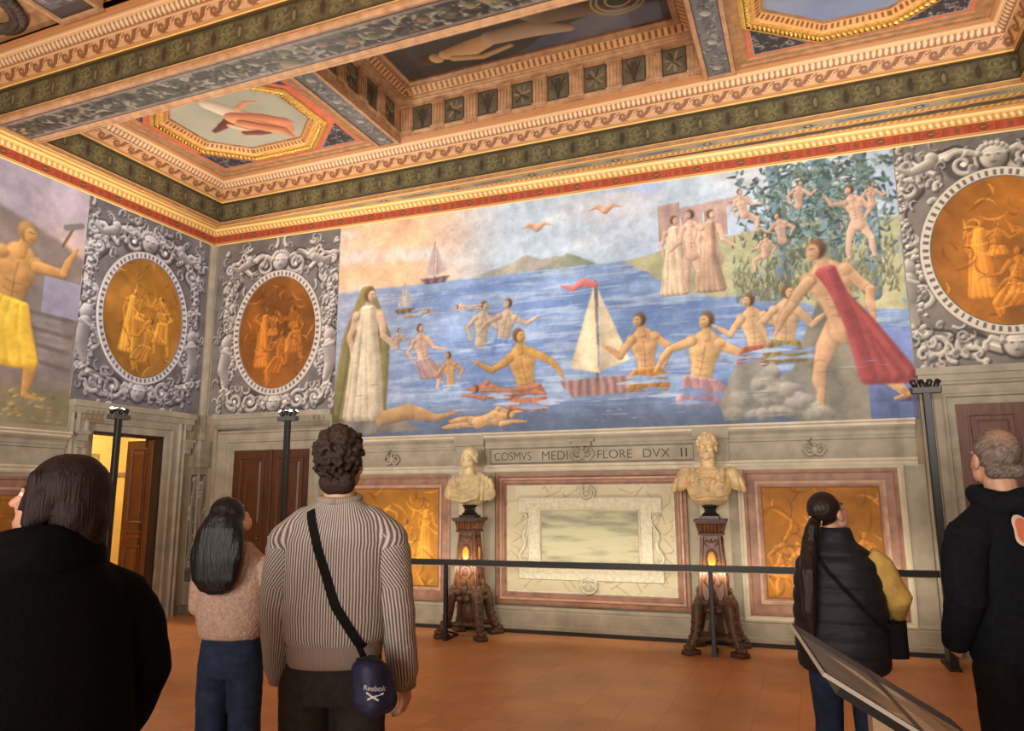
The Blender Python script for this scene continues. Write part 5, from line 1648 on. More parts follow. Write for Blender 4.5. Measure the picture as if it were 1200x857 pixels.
def inscription():
    """carved name frieze"""
    t = thing('inscribed_frieze', 'grey frieze with carved Roman capitals over the marble panel, between the busts', 'inscription', fw(5.79, 0, 1.99), A_WALL)
    B = (5.79, 0, 1.99)
    MB().box(4.56, 7.05, -0.03, -0.005, 1.985, 2.175).build('slab', M_STONE, t, B)
    MB().frame(rect(4.56, 7.05, 1.985, 2.175), [(0, 0.03), (0.0, 0.036), (0.008, 0.036), (0.012, 0.03)], onwall).build('slab_border', M_STONE_D, t, B)
    for txt, a, b in (('COSMVS', 4.62, 5.1), ('MEDI', 5.24, 5.56), ('FLORE', 5.93, 6.34), ('DVX', 6.47, 6.78), ('II', 6.9, 6.97)):
        cu_ = bpy.data.curves.new('letters', 'FONT')
        cu_.body = txt; cu_.size = 0.14; cu_.extrude = 0.002; cu_.offset = -0.0015
        tmp = bpy.data.objects.new('letters', cu_); COL.objects.link(tmp)
        bpy.context.view_layer.update()
        me = bpy.data.meshes.new_from_object(tmp.evaluated_get(bpy.context.evaluated_depsgraph_get()))
        bpy.data.objects.remove(tmp)
        xs = [v.co.x for v in me.vertices]; ys = [v.co.y for v in me.vertices]
        k = (b - a) / (max(xs) - min(xs)); x0 = min(xs); ky = 0.1 / (max(ys) - min(ys)); y0 = min(ys)
        for v in me.vertices:
            v.co = ((v.co.x - x0) * k + a - B[0], -0.0315 - v.co.z * 0.5, (v.co.y - y0) * ky + 2.027 - B[2])
        me.materials.clear(); me.materials.append(mat('carved letter shade ' + txt, (74, 64, 54), 0.8))
        o = bpy.data.objects.new('carved_word', me); COL.objects.link(o); o.parent = t
    return t, B


def emblem(parent, u, z, B, s=1.0):
    m = MB()
    for q in (-1, 1):
        m.tube([(u, -0.05, z - 0.03 * s), (u + q * 0.06 * s, -0.055, z - 0.05 * s), (u + q * 0.11 * s, -0.05, z), (u + q * 0.09 * s, -0.05, z + 0.05 * s), (u + q * 0.05 * s, -0.05, z + 0.03 * s)], [0.02 * s, 0.022 * s, 0.018 * s, 0.014 * s, 0.008 * s], 8)
        m.tube([(u + q * 0.03 * s, -0.05, z + 0.02 * s), (u + q * 0.07 * s, -0.05, z + 0.08 * s)], [0.014 * s, 0.005 * s], 6)
        m.ball((u + q * 0.05 * s, -0.05, z - 0.005), (0.02 * s, 0.014, 0.02 * s))
    m.ball((u, -0.055, z), (0.035 * s, 0.02, 0.05 * s)).ball((u, -0.055, z + 0.06 * s), (0.022 * s, 0.016, 0.018 * s))
    return m.build('carved_emblem', M_STONE, parent, B, smooth=True)


_t, _B = inscription()
emblem(_t, 5.745, 2.08, _B, 1.25)
MB().box(5.64, 5.86, -0.10, -0.03, 2.175, 2.23).box(5.6, 5.9, -0.12, -0.03, 2.23, 2.26).build('bracket', M_STONE, _t, _B)
for u, lb in ((3.18, 'small carved winged emblem on the frieze above the left golden panel'), (8.32, 'small carved winged emblem on the frieze above the right golden panel')):
    t = thing('frieze_emblem', lb, 'wall ornament', fw(u, 0, 2.07), A_WALL)
    emblem(t, u, 2.065, (u, 0, 2.07), 1.0)
    MB().tube([(u - 0.02, -0.04, 2.12), (u - 0.05, -0.045, 2.16), (u - 0.02, -0.04, 2.2)], 0.008, 6).build('ribbon', M_STONE_D, t, (u, 0, 2.07))
# ------------------------------------------------------------------ one continuous skin grown over joined solids
def weld(name, mb, m, parent=None, voxel=0.012, smooth=2, base=(0, 0, 0), disp=None, attr=None):
    """voxel-joins the closed shapes of mb into one smooth surface"""
    me = bpy.data.meshes.new('tmp')
    me.from_pydata([tuple(v) for v in mb.v], [], mb.f)
    tmp = bpy.data.objects.new('tmp', me)
    COL.objects.link(tmp)
    r = tmp.modifiers.new('r', 'REMESH'); r.mode = 'VOXEL'; r.voxel_size = voxel; r.use_smooth_shade = True
    if smooth:
        q = tmp.modifiers.new('s', 'SMOOTH'); q.factor = 0.5; q.iterations = smooth
    bpy.context.view_layer.update()
    out = bpy.data.meshes.new_from_object(tmp.evaluated_get(bpy.context.evaluated_depsgraph_get()))
    bpy.data.objects.remove(tmp); bpy.data.meshes.remove(me)
    out.name = name
    n = len(out.vertices)
    co = np.empty(n * 3, np.float32); out.vertices.foreach_get('co', co); co = co.reshape(-1, 3)
    if disp is not None:
        no = np.empty(n * 3, np.float32); out.vertices.foreach_get('normal', no); no = no.reshape(-1, 3)
        co = co + no * disp(co, no)[:, None]
    if attr is not None: attr(out, co)
    co = (co - np.array(base)).astype(np.float32)
    out.vertices.foreach_set('co', co.ravel())
    out.polygons.foreach_set('use_smooth', np.ones(len(out.polygons), bool))
    out.materials.clear(); out.materials.append(m)
    out.update()
    o = bpy.data.objects.new(name, out)
    COL.objects.link(o)
    if parent is not None: o.parent = parent
    return o


def n3(co, sx, sy, sz, seed=0, octs=3):
    """cheap 3-D value noise from two slices"""
    a = vnoise(co[:, 0] * sx + 7.3, co[:, 2] * sz + 3.1 + co[:, 1] * sy * 0.5, 1.0, seed, octs)
    b = vnoise(co[:, 1] * sy + 1.7, co[:, 2] * sz + 9.2 - co[:, 0] * sx * 0.5, 1.0, seed + 1, octs)
    return (a + b) / 2 - 0.5


M_BUST1 = mat('aged ivory marble', (206, 186, 142), 0.55, 0.12, 9, bump=0.1)
M_BUST2 = mat('aged tan marble', (206, 178, 132), 0.55, 0.14, 9, bump=0.1)
M_SOCLE = mat('black marble socle', (40, 34, 30), 0.3)
M_CARVE = mat('carved brown wood', (84, 58, 42), 0.5, 0.2, 14)
M_CARVEL = mat('polished inlaid wood', (106, 66, 40), 0.38, 0.16, 10, stretch=(4, 4, 1))
M_CARVER = mat('raised wood ornament', (92, 56, 36), 0.45, 0.14, 14)
M_BOSS = mat('amber oval boss', (206, 142, 50), 0.35, 0.12, 10)


# ------------------------------------------------------------------ pedestals
def pedestal(u, o, label, yaw=0.0):
    t = thing('bust_pedestal', label, 'pedestal', fw(u, o, 0), A_WALL + yaw, group=None)
    p = MB()
    p.box(-0.165, 0.165, -0.165, 0.165, 1.315, 1.345, 0.006).box(-0.15, 0.15, -0.15, 0.15, 1.3, 1.315)
    p.build('top_slab', M_CARVE, t)
    p = MB().taper((0, 0), 0.115, 0.115, 1.2, (0, 0), 0.135, 0.135, 1.3)
    for s in range(4):
        R = Matrix.Rotation(s * math.pi / 2, 3, 'Z')
        for k in range(6):
            x = (k - 2.5) * 0.036
            n0 = len(p.v)
            p.capsule((x, -0.118, 1.215), (x, -0.136, 1.285), 0.012, 0.015, 8)
            for i in range(n0, len(p.v)): p.v[i] = tuple(R @ Vector(p.v[i]))
    p.build('fluted_neck', M_CARVEL, t, smooth=True)
    MB().box(-0.128, 0.128, -0.128, 0.128, 1.178, 1.2, 0.004).build('neck_moulding', M_CARVE, t)
    MB().taper((0, 0), 0.152, 0.152, 0.5, (0, 0), 0.1, 0.1, 1.18).build('shaft', M_CARVEL, t, bevel=0.004)
    for s in range(4):
        R = Matrix.Rotation(s * math.pi / 2, 3, 'Z')
        fy = lambda z: -(0.1 + 0.052 * (1.18 - z) / 0.68) - 0.002
        m = MB()
        ov = [(0.055 * math.cos(a), 0.93 + 0.1 * math.sin(a)) for a in np.linspace(0, 2 * math.pi, 25)]
        m.tube([(x, fy(z), z) for x, z in ov], 0.01, 8)
        for q in (-1, 1):
            m.tube([(q * 0.015, fy(1.1), 1.1), (q * 0.05, fy(1.13), 1.13), (q * 0.065, fy(1.09), 1.09), (q * 0.035, fy(1.06), 1.06)], [0.008, 0.012, 0.01, 0.006], 6)
            m.tube([(q * 0.01, fy(0.8), 0.8), (q * 0.06, fy(0.78), 0.78), (q * 0.085, fy(0.71), 0.71), (q * 0.05, fy(0.66), 0.66), (q * 0.025, fy(0.7), 0.7)], [0.008, 0.012, 0.014, 0.01, 0.006], 6)
            m.tube([(q * (0.075 + 0.045 * (1.15 - z) / 0.6), fy(z), z) for z in np.linspace(1.16, 0.56, 8)], 0.006, 6)
        m.ball((0, fy(0.73), 0.73), (0.03, 0.012, 0.05)).ball((0, fy(1.12), 1.12), (0.014, 0.01, 0.022)).ball((0, fy(0.62), 0.62), (0.02, 0.012, 0.04))
        m.v = [tuple(R @ Vector(v)) for v in m.v]
        m.build('carved_ornament', M_CARVER, t, smooth=True)
        b = MB().ball((0, fy(0.93) + 0.004, 0.93), (0.045, 0.012, 0.088))
        b.v = [tuple(R @ Vector(v)) for v in b.v]
        b.build('oval_boss', M_BOSS, t, smooth=True)
    # block with leaf crest where the legs meet
    m = MB().taper((0, 0), 0.175, 0.175, 0.4, (0, 0), 0.155, 0.155, 0.53)
    for s in range(4):
        R = Matrix.Rotation(s * math.pi / 2, 3, 'Z')
        n0 = len(m.v)
        m.ball((0, -0.165, 0.53), (0.05, 0.03, 0.06)).ball((0, -0.17, 0.6), (0.03, 0.02, 0.045))
        for q in (-1, 1):
            m.ball((q * 0.08, -0.17, 0.5), (0.05, 0.035, 0.035)).ball((q * 0.12, -0.16, 0.54), (0.03, 0.03, 0.04)).ball((q * 0.05, -0.18, 0.43), (0.04, 0.03, 0.03))
        for i in range(n0, len(m.v)): m.v[i] = tuple(R @ Vector(m.v[i]))
    m.build('leaf_crest', M_CARVE, t, smooth=True)
    for s in range(4):
        R = Matrix.Rotation(math.pi / 4 + s * math.pi / 2, 3, 'Z')
        m = MB()
        P = [(0, -0.19, 0.52), (0, -0.235, 0.44), (0, -0.245, 0.33), (0, -0.265, 0.22), (0, -0.31, 0.12), (0, -0.36, 0.065)]
        m.tube(P, [0.06, 0.066, 0.058, 0.05, 0.048, 0.04], 12)
        for k in range(8):
            q = k / 7
            y, z = np.interp(q, np.linspace(0, 1, 6), [p[1] for p in P]), np.interp(q, np.linspace(0, 1, 6), [p[2] for p in P])
            m.ball((0, y - 0.045, z + 0.005), (0.036 * (1 - 0.3 * q), 0.024, 0.026), 10, 6)
            for e in (-1, 1): m.ball((e * 0.045 * (1 - 0.2 * q), y, z), (0.02, 0.025, 0.026), 8, 5)
        m.box(-0.06, 0.06, -0.42, -0.25, 0.0, 0.045, 0.008)
        m.ball((0, -0.385, 0.07), (0.05, 0.035, 0.035)).ball((0, -0.34, 0.05), (0.045, 0.05, 0.03))
        m.v = [tuple(R @ Vector(v)) for v in m.v]
        m.build('scrolled_leg', M_CARVE, t, smooth=True)
    MB().box(-0.12, 0.12, -0.12, 0.12, 0.12, 0.16, 0.02).tube([(0, 0, 0.16), (0, 0, 0.42)], [0.09, 0.06], 12).tube([(-0.2, 0.2, 0.14), (0, 0, 0.14), (0.2, -0.2, 0.14)], 0.03, 8).tube([(-0.2, -0.2, 0.14), (0, 0, 0.14), (0.2, 0.2, 0.14)], 0.03, 8).build('stretcher', M_CARVE, t, smooth=True)
    return t


pedestal(4.44, 0.39, 'carved wooden pedestal under the bald draped bust')
pedestal(7.225, 0.39, 'carved wooden pedestal under the armoured curly-haired bust')


def head_solids(mb, T, s=1.0, wide=1.0, nose=1.0):
    """a head looking along +y; T maps head space (metres, pivot at the top of the neck) to the figure"""
    R3 = T.to_3x3()
    B = lambda c, r: mb.ball(T @ Vector(c) if s == 1 else T @ (Vector(c) * s), tuple(q * s for q in r), 18, 12, R3)
    Cc = lambda a, b, r0, r1: mb.capsule(T @ (Vector(a) * s), T @ (Vector(b) * s), r0 * s, r1 * s, 10)
    B((0, -0.012, 0.125), (0.077 * wide, 0.096, 0.09))
    B((0, 0.03, 0.07), (0.063 * wide, 0.066, 0.095))
    B((0, 0.07, 0.002), (0.03, 0.026, 0.026))
    for q in (-1, 1):
        B((q * 0.042, 0.035, 0.03), (0.026, 0.042, 0.042))
        B((q * 0.02, 0.064, 0.015), (0.026, 0.026, 0.026))
        B((q * 0.038, 0.06, 0.06), (0.027, 0.026, 0.032))
        B((q * 0.031, 0.082, 0.094), (0.015, 0.013, 0.012))
        Cc((q * 0.012, 0.094, 0.112), (q * 0.048, 0.078, 0.112), 0.009, 0.008)
        B((q * 0.078 * wide, -0.004, 0.078), (0.011, 0.023, 0.033))
        B((q * 0.081 * wide, -0.012, 0.09), (0.009, 0.016, 0.018))
        Cc((q * 0.0, 0.095, 0.036), (q * 0.022, 0.085, 0.034), 0.0075, 0.005)
        B((q * 0.011, 0.1, 0.054), (0.009, 0.011, 0.008))
    Cc((0, 0.094, 0.1), (0, 0.112 + 0.008 * nose, 0.06), 0.009, 0.0135)
    Cc((-0.018, 0.085, 0.022), (0.018, 0.085, 0.022), 0.009, 0.009)


# ------------------------------------------------------------------ busts
def bust_old():
    u, o = 4.44, 0.39
    t = thing('marble_bust', 'ivory marble bust of a bald man in draped cloth, head turned left', 'bust', fw(u, o, 1.345), A_WALL)
    MB().box(-0.1, 0.1, -0.1, 0.1, 0, 0.03, 0.008).lathe([(0.095, 0.03), (0.1, 0.045), (0.075, 0.06), (0.062, 0.085), (0.07, 0.115), (0.09, 0.135), (0.085, 0.15)], 24).build('socle', M_SOCLE, t, smooth=False)
    m = MB()
    # faces the room (-y), the head turned to its right (picture left)
    m.loft([(0.13, 0, 0.03, 0.06, 0.06), (0.17, 0, 0.02, 0.14, 0.1), (0.24, 0, 0.01, 0.23, 0.13), (0.33, 0, 0.0, 0.29, 0.145), (0.40, 0, 0.0, 0.285, 0.14), (0.46, 0, 0.0, 0.21, 0.12), (0.5, 0, 0.0, 0.11, 0.09), (0.53, 0, 0.0, 0.07, 0.07)], 40, 2.2)
    m.capsule((0, 0.0, 0.46), (-0.01, -0.02, 0.6), 0.075, 0.066)
    for s in (-1, 1): m.capsule((s * 0.2, 0.0, 0.4), (s * 0.25, -0.01, 0.28), 0.085, 0.08)
    # drapery: ropes of cloth over the left shoulder and across the chest
    for k in range(5):
        m.tube([(0.16 + 0.01 * k, -0.04, 0.51 - 0.02 * k), (0.09 + 0.012 * k, -0.15, 0.43 - 0.05 * k), (-0.03, -0.175 + 0.004 * k, 0.375 - 0.046 * k), (-0.14 - 0.004 * k, -0.14, 0.405 - 0.048 * k), (-0.2 - 0.012 * k, -0.04, 0.48 - 0.05 * k)], [0.03, 0.026, 0.022, 0.022, 0.02], 10)
    for k in range(4):
        m.tube([(0.14 + 0.04 * k, -0.03, 0.52 - 0.025 * k), (0.16 + 0.045 * k, -0.135 + 0.03 * k, 0.37), (0.14 + 0.04 * k, -0.12 + 0.03 * k, 0.2)], [0.034, 0.03, 0.02], 8)
    T = Matrix.Translation((-0.005, -0.015, 0.60)) @ Matrix.Rotation(math.radians(180 - 16), 4, 'Z') @ Matrix.Rotation(math.radians(4), 4, 'X')
    head_solids(m, T, 1.16, 1.0, 1.6)
    for k in range(26):
        a = random.Random(k).uniform(0.5, 1)
        p = T @ Vector((0.088 * math.copysign(1, k % 2 - 0.5) * a, -0.03 - 0.07 * (1 - a), 0.06 + 0.004 * k))
        m.ball(p, 0.014, 8, 6)
    weld('bust', m, M_BUST1, t, 0.005, 3)


def bust_armour():
    u, o = 7.225, 0.39
    t = thing('marble_bust', 'tan marble bust of a curly-haired man in a breastplate, facing the room', 'bust', fw(u, o, 1.345), A_WALL)
    MB().box(-0.1, 0.1, -0.1, 0.1, 0, 0.03, 0.008).lathe([(0.09, 0.03), (0.095, 0.045), (0.07, 0.06), (0.058, 0.08), (0.068, 0.11), (0.09, 0.13), (0.085, 0.15)], 24).build('socle', M_SOCLE, t)
    m = MB()
    m.loft([(0.12, 0, 0.03, 0.05, 0.06), (0.15, 0, 0.02, 0.14, 0.1), (0.2, 0, 0.0, 0.19, 0.13), (0.28, 0, -0.005, 0.225, 0.15), (0.37, 0, -0.005, 0.25, 0.16), (0.45, 0, 0.0, 0.26, 0.15), (0.51, 0, 0.0, 0.2, 0.12), (0.55, 0, 0.0, 0.1, 0.08)], 40, 2.4)
    m.capsule((0, 0.0, 0.5), (0, -0.01, 0.66), 0.082, 0.07)
    for s in (-1, 1):
        m.capsule((s * 0.24, 0.0, 0.46), (s * 0.3, 0.0, 0.37), 0.09, 0.08)
        m.ball((s * 0.105, -0.135, 0.38), (0.085, 0.03, 0.07))
        for k in range(6):                       # strips of the sleeve
            a = -1.3 + k * 0.52
            cx, cy = s * 0.305, 0.0
            m.capsule((cx + 0.02 * s, cy + 0.085 * math.sin(a), 0.42), (cx + 0.055 * s, cy + 0.1 * math.sin(a), 0.30), 0.024, 0.027, 8)
        m.tube([(s * 0.15, -0.1, 0.52), (s * 0.155, -0.15, 0.45), (s * 0.15, -0.165, 0.38)], [0.03, 0.028, 0.024], 8)
        m.ball((s * 0.15, -0.17, 0.42), 0.02)
        m.tube([(s * 0.02, -0.165, 0.4), (s * 0.07, -0.175, 0.43), (s * 0.1, -0.165, 0.4), (s * 0.06, -0.17, 0.36)], [0.012, 0.014, 0.012, 0.006], 6)
    m.tube([(-0.16, -0.13, 0.49), (-0.08, -0.155, 0.455), (0, -0.165, 0.445), (0.08, -0.155, 0.455), (0.16, -0.13, 0.49)], 0.018, 8)
    m.tube([(-0.2, -0.11, 0.27), (-0.1, -0.155, 0.23), (0, -0.16, 0.25), (0.1, -0.155, 0.23), (0.2, -0.11, 0.27)], 0.014, 8)
    m.ball((0, -0.168, 0.385), (0.035, 0.02, 0.04)).ball((0, -0.165, 0.32), (0.016, 0.014, 0.03))
    T = Matrix.Translation((0.0, -0.01, 0.645)) @ Matrix.Rotation(math.radians(180 - 4), 4, 'Z')
    head_solids(m, T, 1.2, 1.02, 1.0)
    rng = random.Random(2)
    for k in range(150):
        a, e = rng.uniform(0, 6.28), rng.uniform(-0.15, 1.5)
        d = Vector((math.cos(a) * math.cos(e), math.sin(a) * math.cos(e), math.sin(e)))
        if d.y > 0.55 and d.z < 0.62: continue
        p = Vector((0, -0.012, 0.125)) + Vector((d.x * 0.083, d.y * 0.1, d.z * 0.095))
        m.ball(T @ (p * 1.2), rng.uniform(0.014, 0.022), 7, 5)
    weld('bust', m, M_BUST2, t, 0.005, 4)


bust_old()
bust_armour()

# ------------------------------------------------------------------ barrier rail and lamp stands
RA, RB = (2.10, 0.81), (9.34, 0.60)             # (along, out) of the rail ends at the lamp stands


def rail():
    p0, p1 = fw(*RA, 0), fw(*RB, 0)
    d = p1 - p0; L = d.length; ang = math.atan2(d.y, d.x)
    t = thing('barrier_rail', 'long black barrier rail in front of the dado, on two thin posts', 'railing', p0, ang)
    MB().box(0.045, L - 0.045, -0.03, 0.03, 0.825, 0.885, 0.006).build('handrail', M_BLACK, t)
    MB().box(0.1, L - 0.1, 0.0, 0.022, 0.815, 0.825).build('light_strip', mat('warm diffuser strip', (240, 214, 160), 0.4), t)
    for u in (4.30, 7.22):
        x = (fw(u, 0.74, 0) - p0).dot(d.normalized())
        MB().box(x - 0.022, x + 0.022, -0.022, 0.022, 0.0, 0.825, 0.004).build('post', M_BLACK, t)
        MB().box(x - 0.022, x + 0.022, 0.0, 0.34, 0.0, 0.02).tube([(x, 0.32, 0.02), (x, 0.02, 0.1)], 0.012, 8).build('post_foot', M_BLACK, t)


rail()
M_LAMP = bpy.data.materials.new('lit lamp lens')
M_LAMP.use_nodes = True
_b = M_LAMP.node_tree.nodes['Principled BSDF']
_b.inputs['Emission Color'].default_value = (1.0, 0.93, 0.82, 1)
_b.inputs['Emission Strength'].default_value = 14


def lamp_stand(p, rz, label, zt, lit, plate=True):
    t = thing('lamp_stand', label, 'lamp stand', p, rz)
    MB().box(-0.035, 0.035, -0.03, 0.03, 0.0, zt, 0.006).build('pole', M_BLACK, t)
    MB().box(-0.05, 0.05, -0.05, 0.36, 0.0, 0.03).build('base_plate', M_BLACK, t)
    MB().prism([(0.0, 0.03), (0.34, 0.03), (0.34, 0.2), (0.30, 0.36), (0.0, 0.36)], lambda a, b, h: (h, a, b), -0.012, 0.012).build('gusset_plate', mat('grey steel plate', (78, 72, 68), 0.5), t)
    MB().box(-0.13, 0.13, -0.055, 0.055, zt, zt + 0.055, 0.008).build('lamp_tray', mat('grey lamp tray', (72, 68, 64), 0.5), t)
    for k in range(4):
        x = (k - 1.5) * 0.068
        tilt = Matrix.Rotation(math.radians([-28, -10, 14, 30][k]), 3, 'Y') @ Matrix.Rotation(math.radians([24, -16, 20, -22][k]), 3, 'X')
        c = Vector((x, 0, zt + 0.1))
        m = MB().lathe([(0.012, -0.06), (0.02, -0.05), (0.026, -0.02), (0.028, 0.03), (0.024, 0.031)], 14)
        m.v = [tuple(tilt @ Vector(v) + c) for v in m.v]
        h = m.build('lamp_head', M_BLACK, t, smooth=True)
        n = MB().ball((0, 0, 0.03), (0.022, 0.022, 0.012), 12, 6)
        n.v = [tuple(tilt @ Vector(v) + c) for v in n.v]
        n.build('lens', M_LAMP if k in lit else M_SOCLE, h, smooth=True)
    return t


lamp_stand(fw(*RB, 0), A_WALL, 'tall black lamp stand at the right end of the rail', 2.56, (3,))
lamp_stand(fw(*RA, 0), A_WALL, 'tall black lamp stand in front of the closed brown door', 2.55, (0, 1, 2, 3))
lamp_stand(lw(-1.88, 0.55, 0), LRZ, 'tall black lamp stand before the open doorway, behind the black coat', 2.53, (0, 1, 2))


# ------------------------------------------------------------------ reading lectern at the right
def lectern():
    P2 = np.array([8.255, -5.926, 1.1])              # near top corner of the board
    A = np.array([-0.1096, 0.8387, 0.0]); Bv = np.array([0.850, 0.111, -0.5155]) * 0.62
    n = np.cross(A, Bv); n /= np.linalg.norm(n); n = n if n[2] > 0 else -n
    C0 = P2 + A * 0.5 + Bv * 0.5
    base = (C0[0], C0[1], 0)
    t = thing('reading_lectern', 'slanted information board with a landscape picture in the lower right corner', 'information board', base)
    W = lambda p: tuple(np.array(p) - np.array(base))
    def slab(a0, a1, b0, b1, h0, h1):
        v = [W(P2 + A * a + Bv * b + n * h) for h in (h0, h1) for a, b in ((a0, b0), (a1, b0), (a1, b1), (a0, b1))]
        return v, [(0, 3, 2, 1), (4, 5, 6, 7), (0, 1, 5, 4), (1, 2, 6, 5), (2, 3, 7, 6), (3, 0, 4, 7)]
    MB().add(*slab(0, 1, 0, 1, -0.012, 0)).build('board', mat('pale board edge', (196, 186, 172), 0.4), t)
    c = Canvas(0, 0.86, 0, 0.62, 0.006, (96, 92, 92))
    X, Y = c.X, c.Y
    N = vnoise(X, Y, 5, 3, 4)
    o = np.ones_like(c.C)
    # generic landscape picture: dark hills, bands of light cloud
    c.C = mix(o * C3(92, 95, 102), o * C3(124, 124, 128), N)
    c.C = mix(c.C, o * C3(150, 140, 126), sstep(0.1, 0.2, Y - 0.25 * X + 0.15 * (N - 0.5)) * (X < 0.62))
    c.C = mix(c.C, o * C3(226, 220, 208), ((np.abs(Y - 0.22 - 0.1 * np.sin(X * 8)) < 0.05) & (X < 0.5)) * 0.85)
    c.C = mix(c.C, o * C3(206, 198, 186), ((np.abs(Y - 0.34) < 0.03) & (N > 0.45)) * 0.8)
    c.C = mix(c.C, o * C3(64, 62, 66), (np.abs(Y - 0.28) < 0.018) * 0.8)
    c.C = mix(c.C, o * C3(120, 106, 92), (Y > 0.42) * sstep(0.35, 0.65, N) * 0.7)
    c.C = mix(c.C, o * C3(66, 68, 76), (X > 0.62) * 0.8)
    c.C = np.clip(c.C * np.array([1.4, 1.45, 1.55]), 0, 0.97)
    e = np.minimum(np.minimum(X, 0.86 - X), np.minimum(Y, 0.62 - Y))
    c.C[e < 0.012] = C3(40, 38, 40)
    P = np.array([[W(P2 + A * (x / 0.86) + Bv * (y / 0.62) + n * 0.0015) for x in c.xs] for y in c.ys])
    grid_mesh('landscape_print', P, c.C, paint_material('satin print', 0.5, 0.3), t)
    MB().add(*slab(0.04, 0.96, 0.1, 0.95, -0.04, -0.012)).build('tray', M_BLACK, t)
    m = MB()
    q = C0 - n * 0.04
    top = [W((q[0] + x, q[1] + y, q[2] + (-0.02 if x > 0 else 0.03))) for x, y in ((-0.06, -0.16), (0.06, -0.16), (0.06, 0.16), (-0.06, 0.16))]
    bot = [W((q[0] + x, q[1] + y, 0.03)) for x, y in ((-0.06, -0.16), (0.06, -0.16), (0.06, 0.16), (-0.06, 0.16))]
    m.add(bot + top, [(0, 3, 2, 1), (4, 5, 6, 7), (0, 1, 5, 4), (1, 2, 6, 5), (2, 3, 7, 6), (3, 0, 4, 7)])
    m.build('support_leg', mat('beige support', (176, 152, 122), 0.6), t)
    f = MB()
    a = [W((q[0] + x, q[1] + y, 0.0)) for x, y in ((-0.22, -0.3), (0.22, -0.3), (0.22, 0.3), (-0.22, 0.3))]
    b = [W((q[0] + x, q[1] + y, 0.03)) for x, y in ((-0.22, -0.3), (0.22, -0.3), (0.22, 0.3), (-0.22, 0.3))]
    f.add(a + b, [(0, 3, 2, 1), (4, 5, 6, 7), (0, 1, 5, 4), (1, 2, 6, 5), (2, 3, 7, 6), (3, 0, 4, 7)])
    f.build('foot_plate', M_BLACK, t)


lectern()
# ------------------------------------------------------------------ people
def at_view(x, d):
    """ground point x metres right of the optical axis, d metres away"""
    return (CAM[0] + x * math.cos(YAW) - d * math.sin(YAW), CAM[1] + x * math.sin(YAW) + d * math.cos(YAW), 0)


M_SKIN = paint_material('skin', 0.5, 0.4)


def hand(mb, W, d, n, f, s=1.0, curl=0.45):
    """palm, five fingers and thumb: d down the hand, n palm side, f thumb side"""
    W, d, n, f = Vector(W), Vector(d).normalized(), Vector(n).normalized(), Vector(f).normalized()
    n = (n - d * n.dot(d)).normalized(); f = d.cross(n) * (1 if d.cross(n).dot(f) > 0 else -1)
    mb.capsule(W - d * 0.02 * s, W + d * 0.03 * s, 0.026 * s, 0.024 * s, 10)
    for off, l, q in ((0.03, 0.074, 0.94), (0.0105, 0.083, 1.0), (-0.0105, 0.077, 0.97), (-0.03, 0.06, 0.88)):
        k = W + d * 0.095 * q * s + f * off * s
        mb.capsule(W + d * 0.02 * s + f * off * 0.7 * s, k, 0.0135 * s, 0.0115 * s, 8)
        a = curl
        p = k
        for sg, r0, r1 in ((0.45, 0.0098, 0.009), (0.32, 0.009, 0.0082), (0.25, 0.0082, 0.0072)):
            v = d * math.cos(a) + n * math.sin(a)
            q2 = p + v * l * sg * s
            mb.capsule(p, q2, r0 * s, r1 * s, 8)
            p = q2; a += curl
    p = W + d * 0.025 * s + f * 0.024 * s
    q = p + (d * 0.7 + f * 0.62 + n * 0.25).normalized() * 0.042 * s
    r = q + (d * 0.95 + f * 0.12 + n * 0.3).normalized() * 0.032 * s
    e = r + (d * 0.97 + n * 0.25).normalized() * 0.024 * s
    mb.capsule(p, q, 0.0145 * s, 0.0115 * s, 8); mb.capsule(q, r, 0.011 * s, 0.0098 * s, 8); mb.capsule(r, e, 0.0098 * s, 0.008 * s, 8)


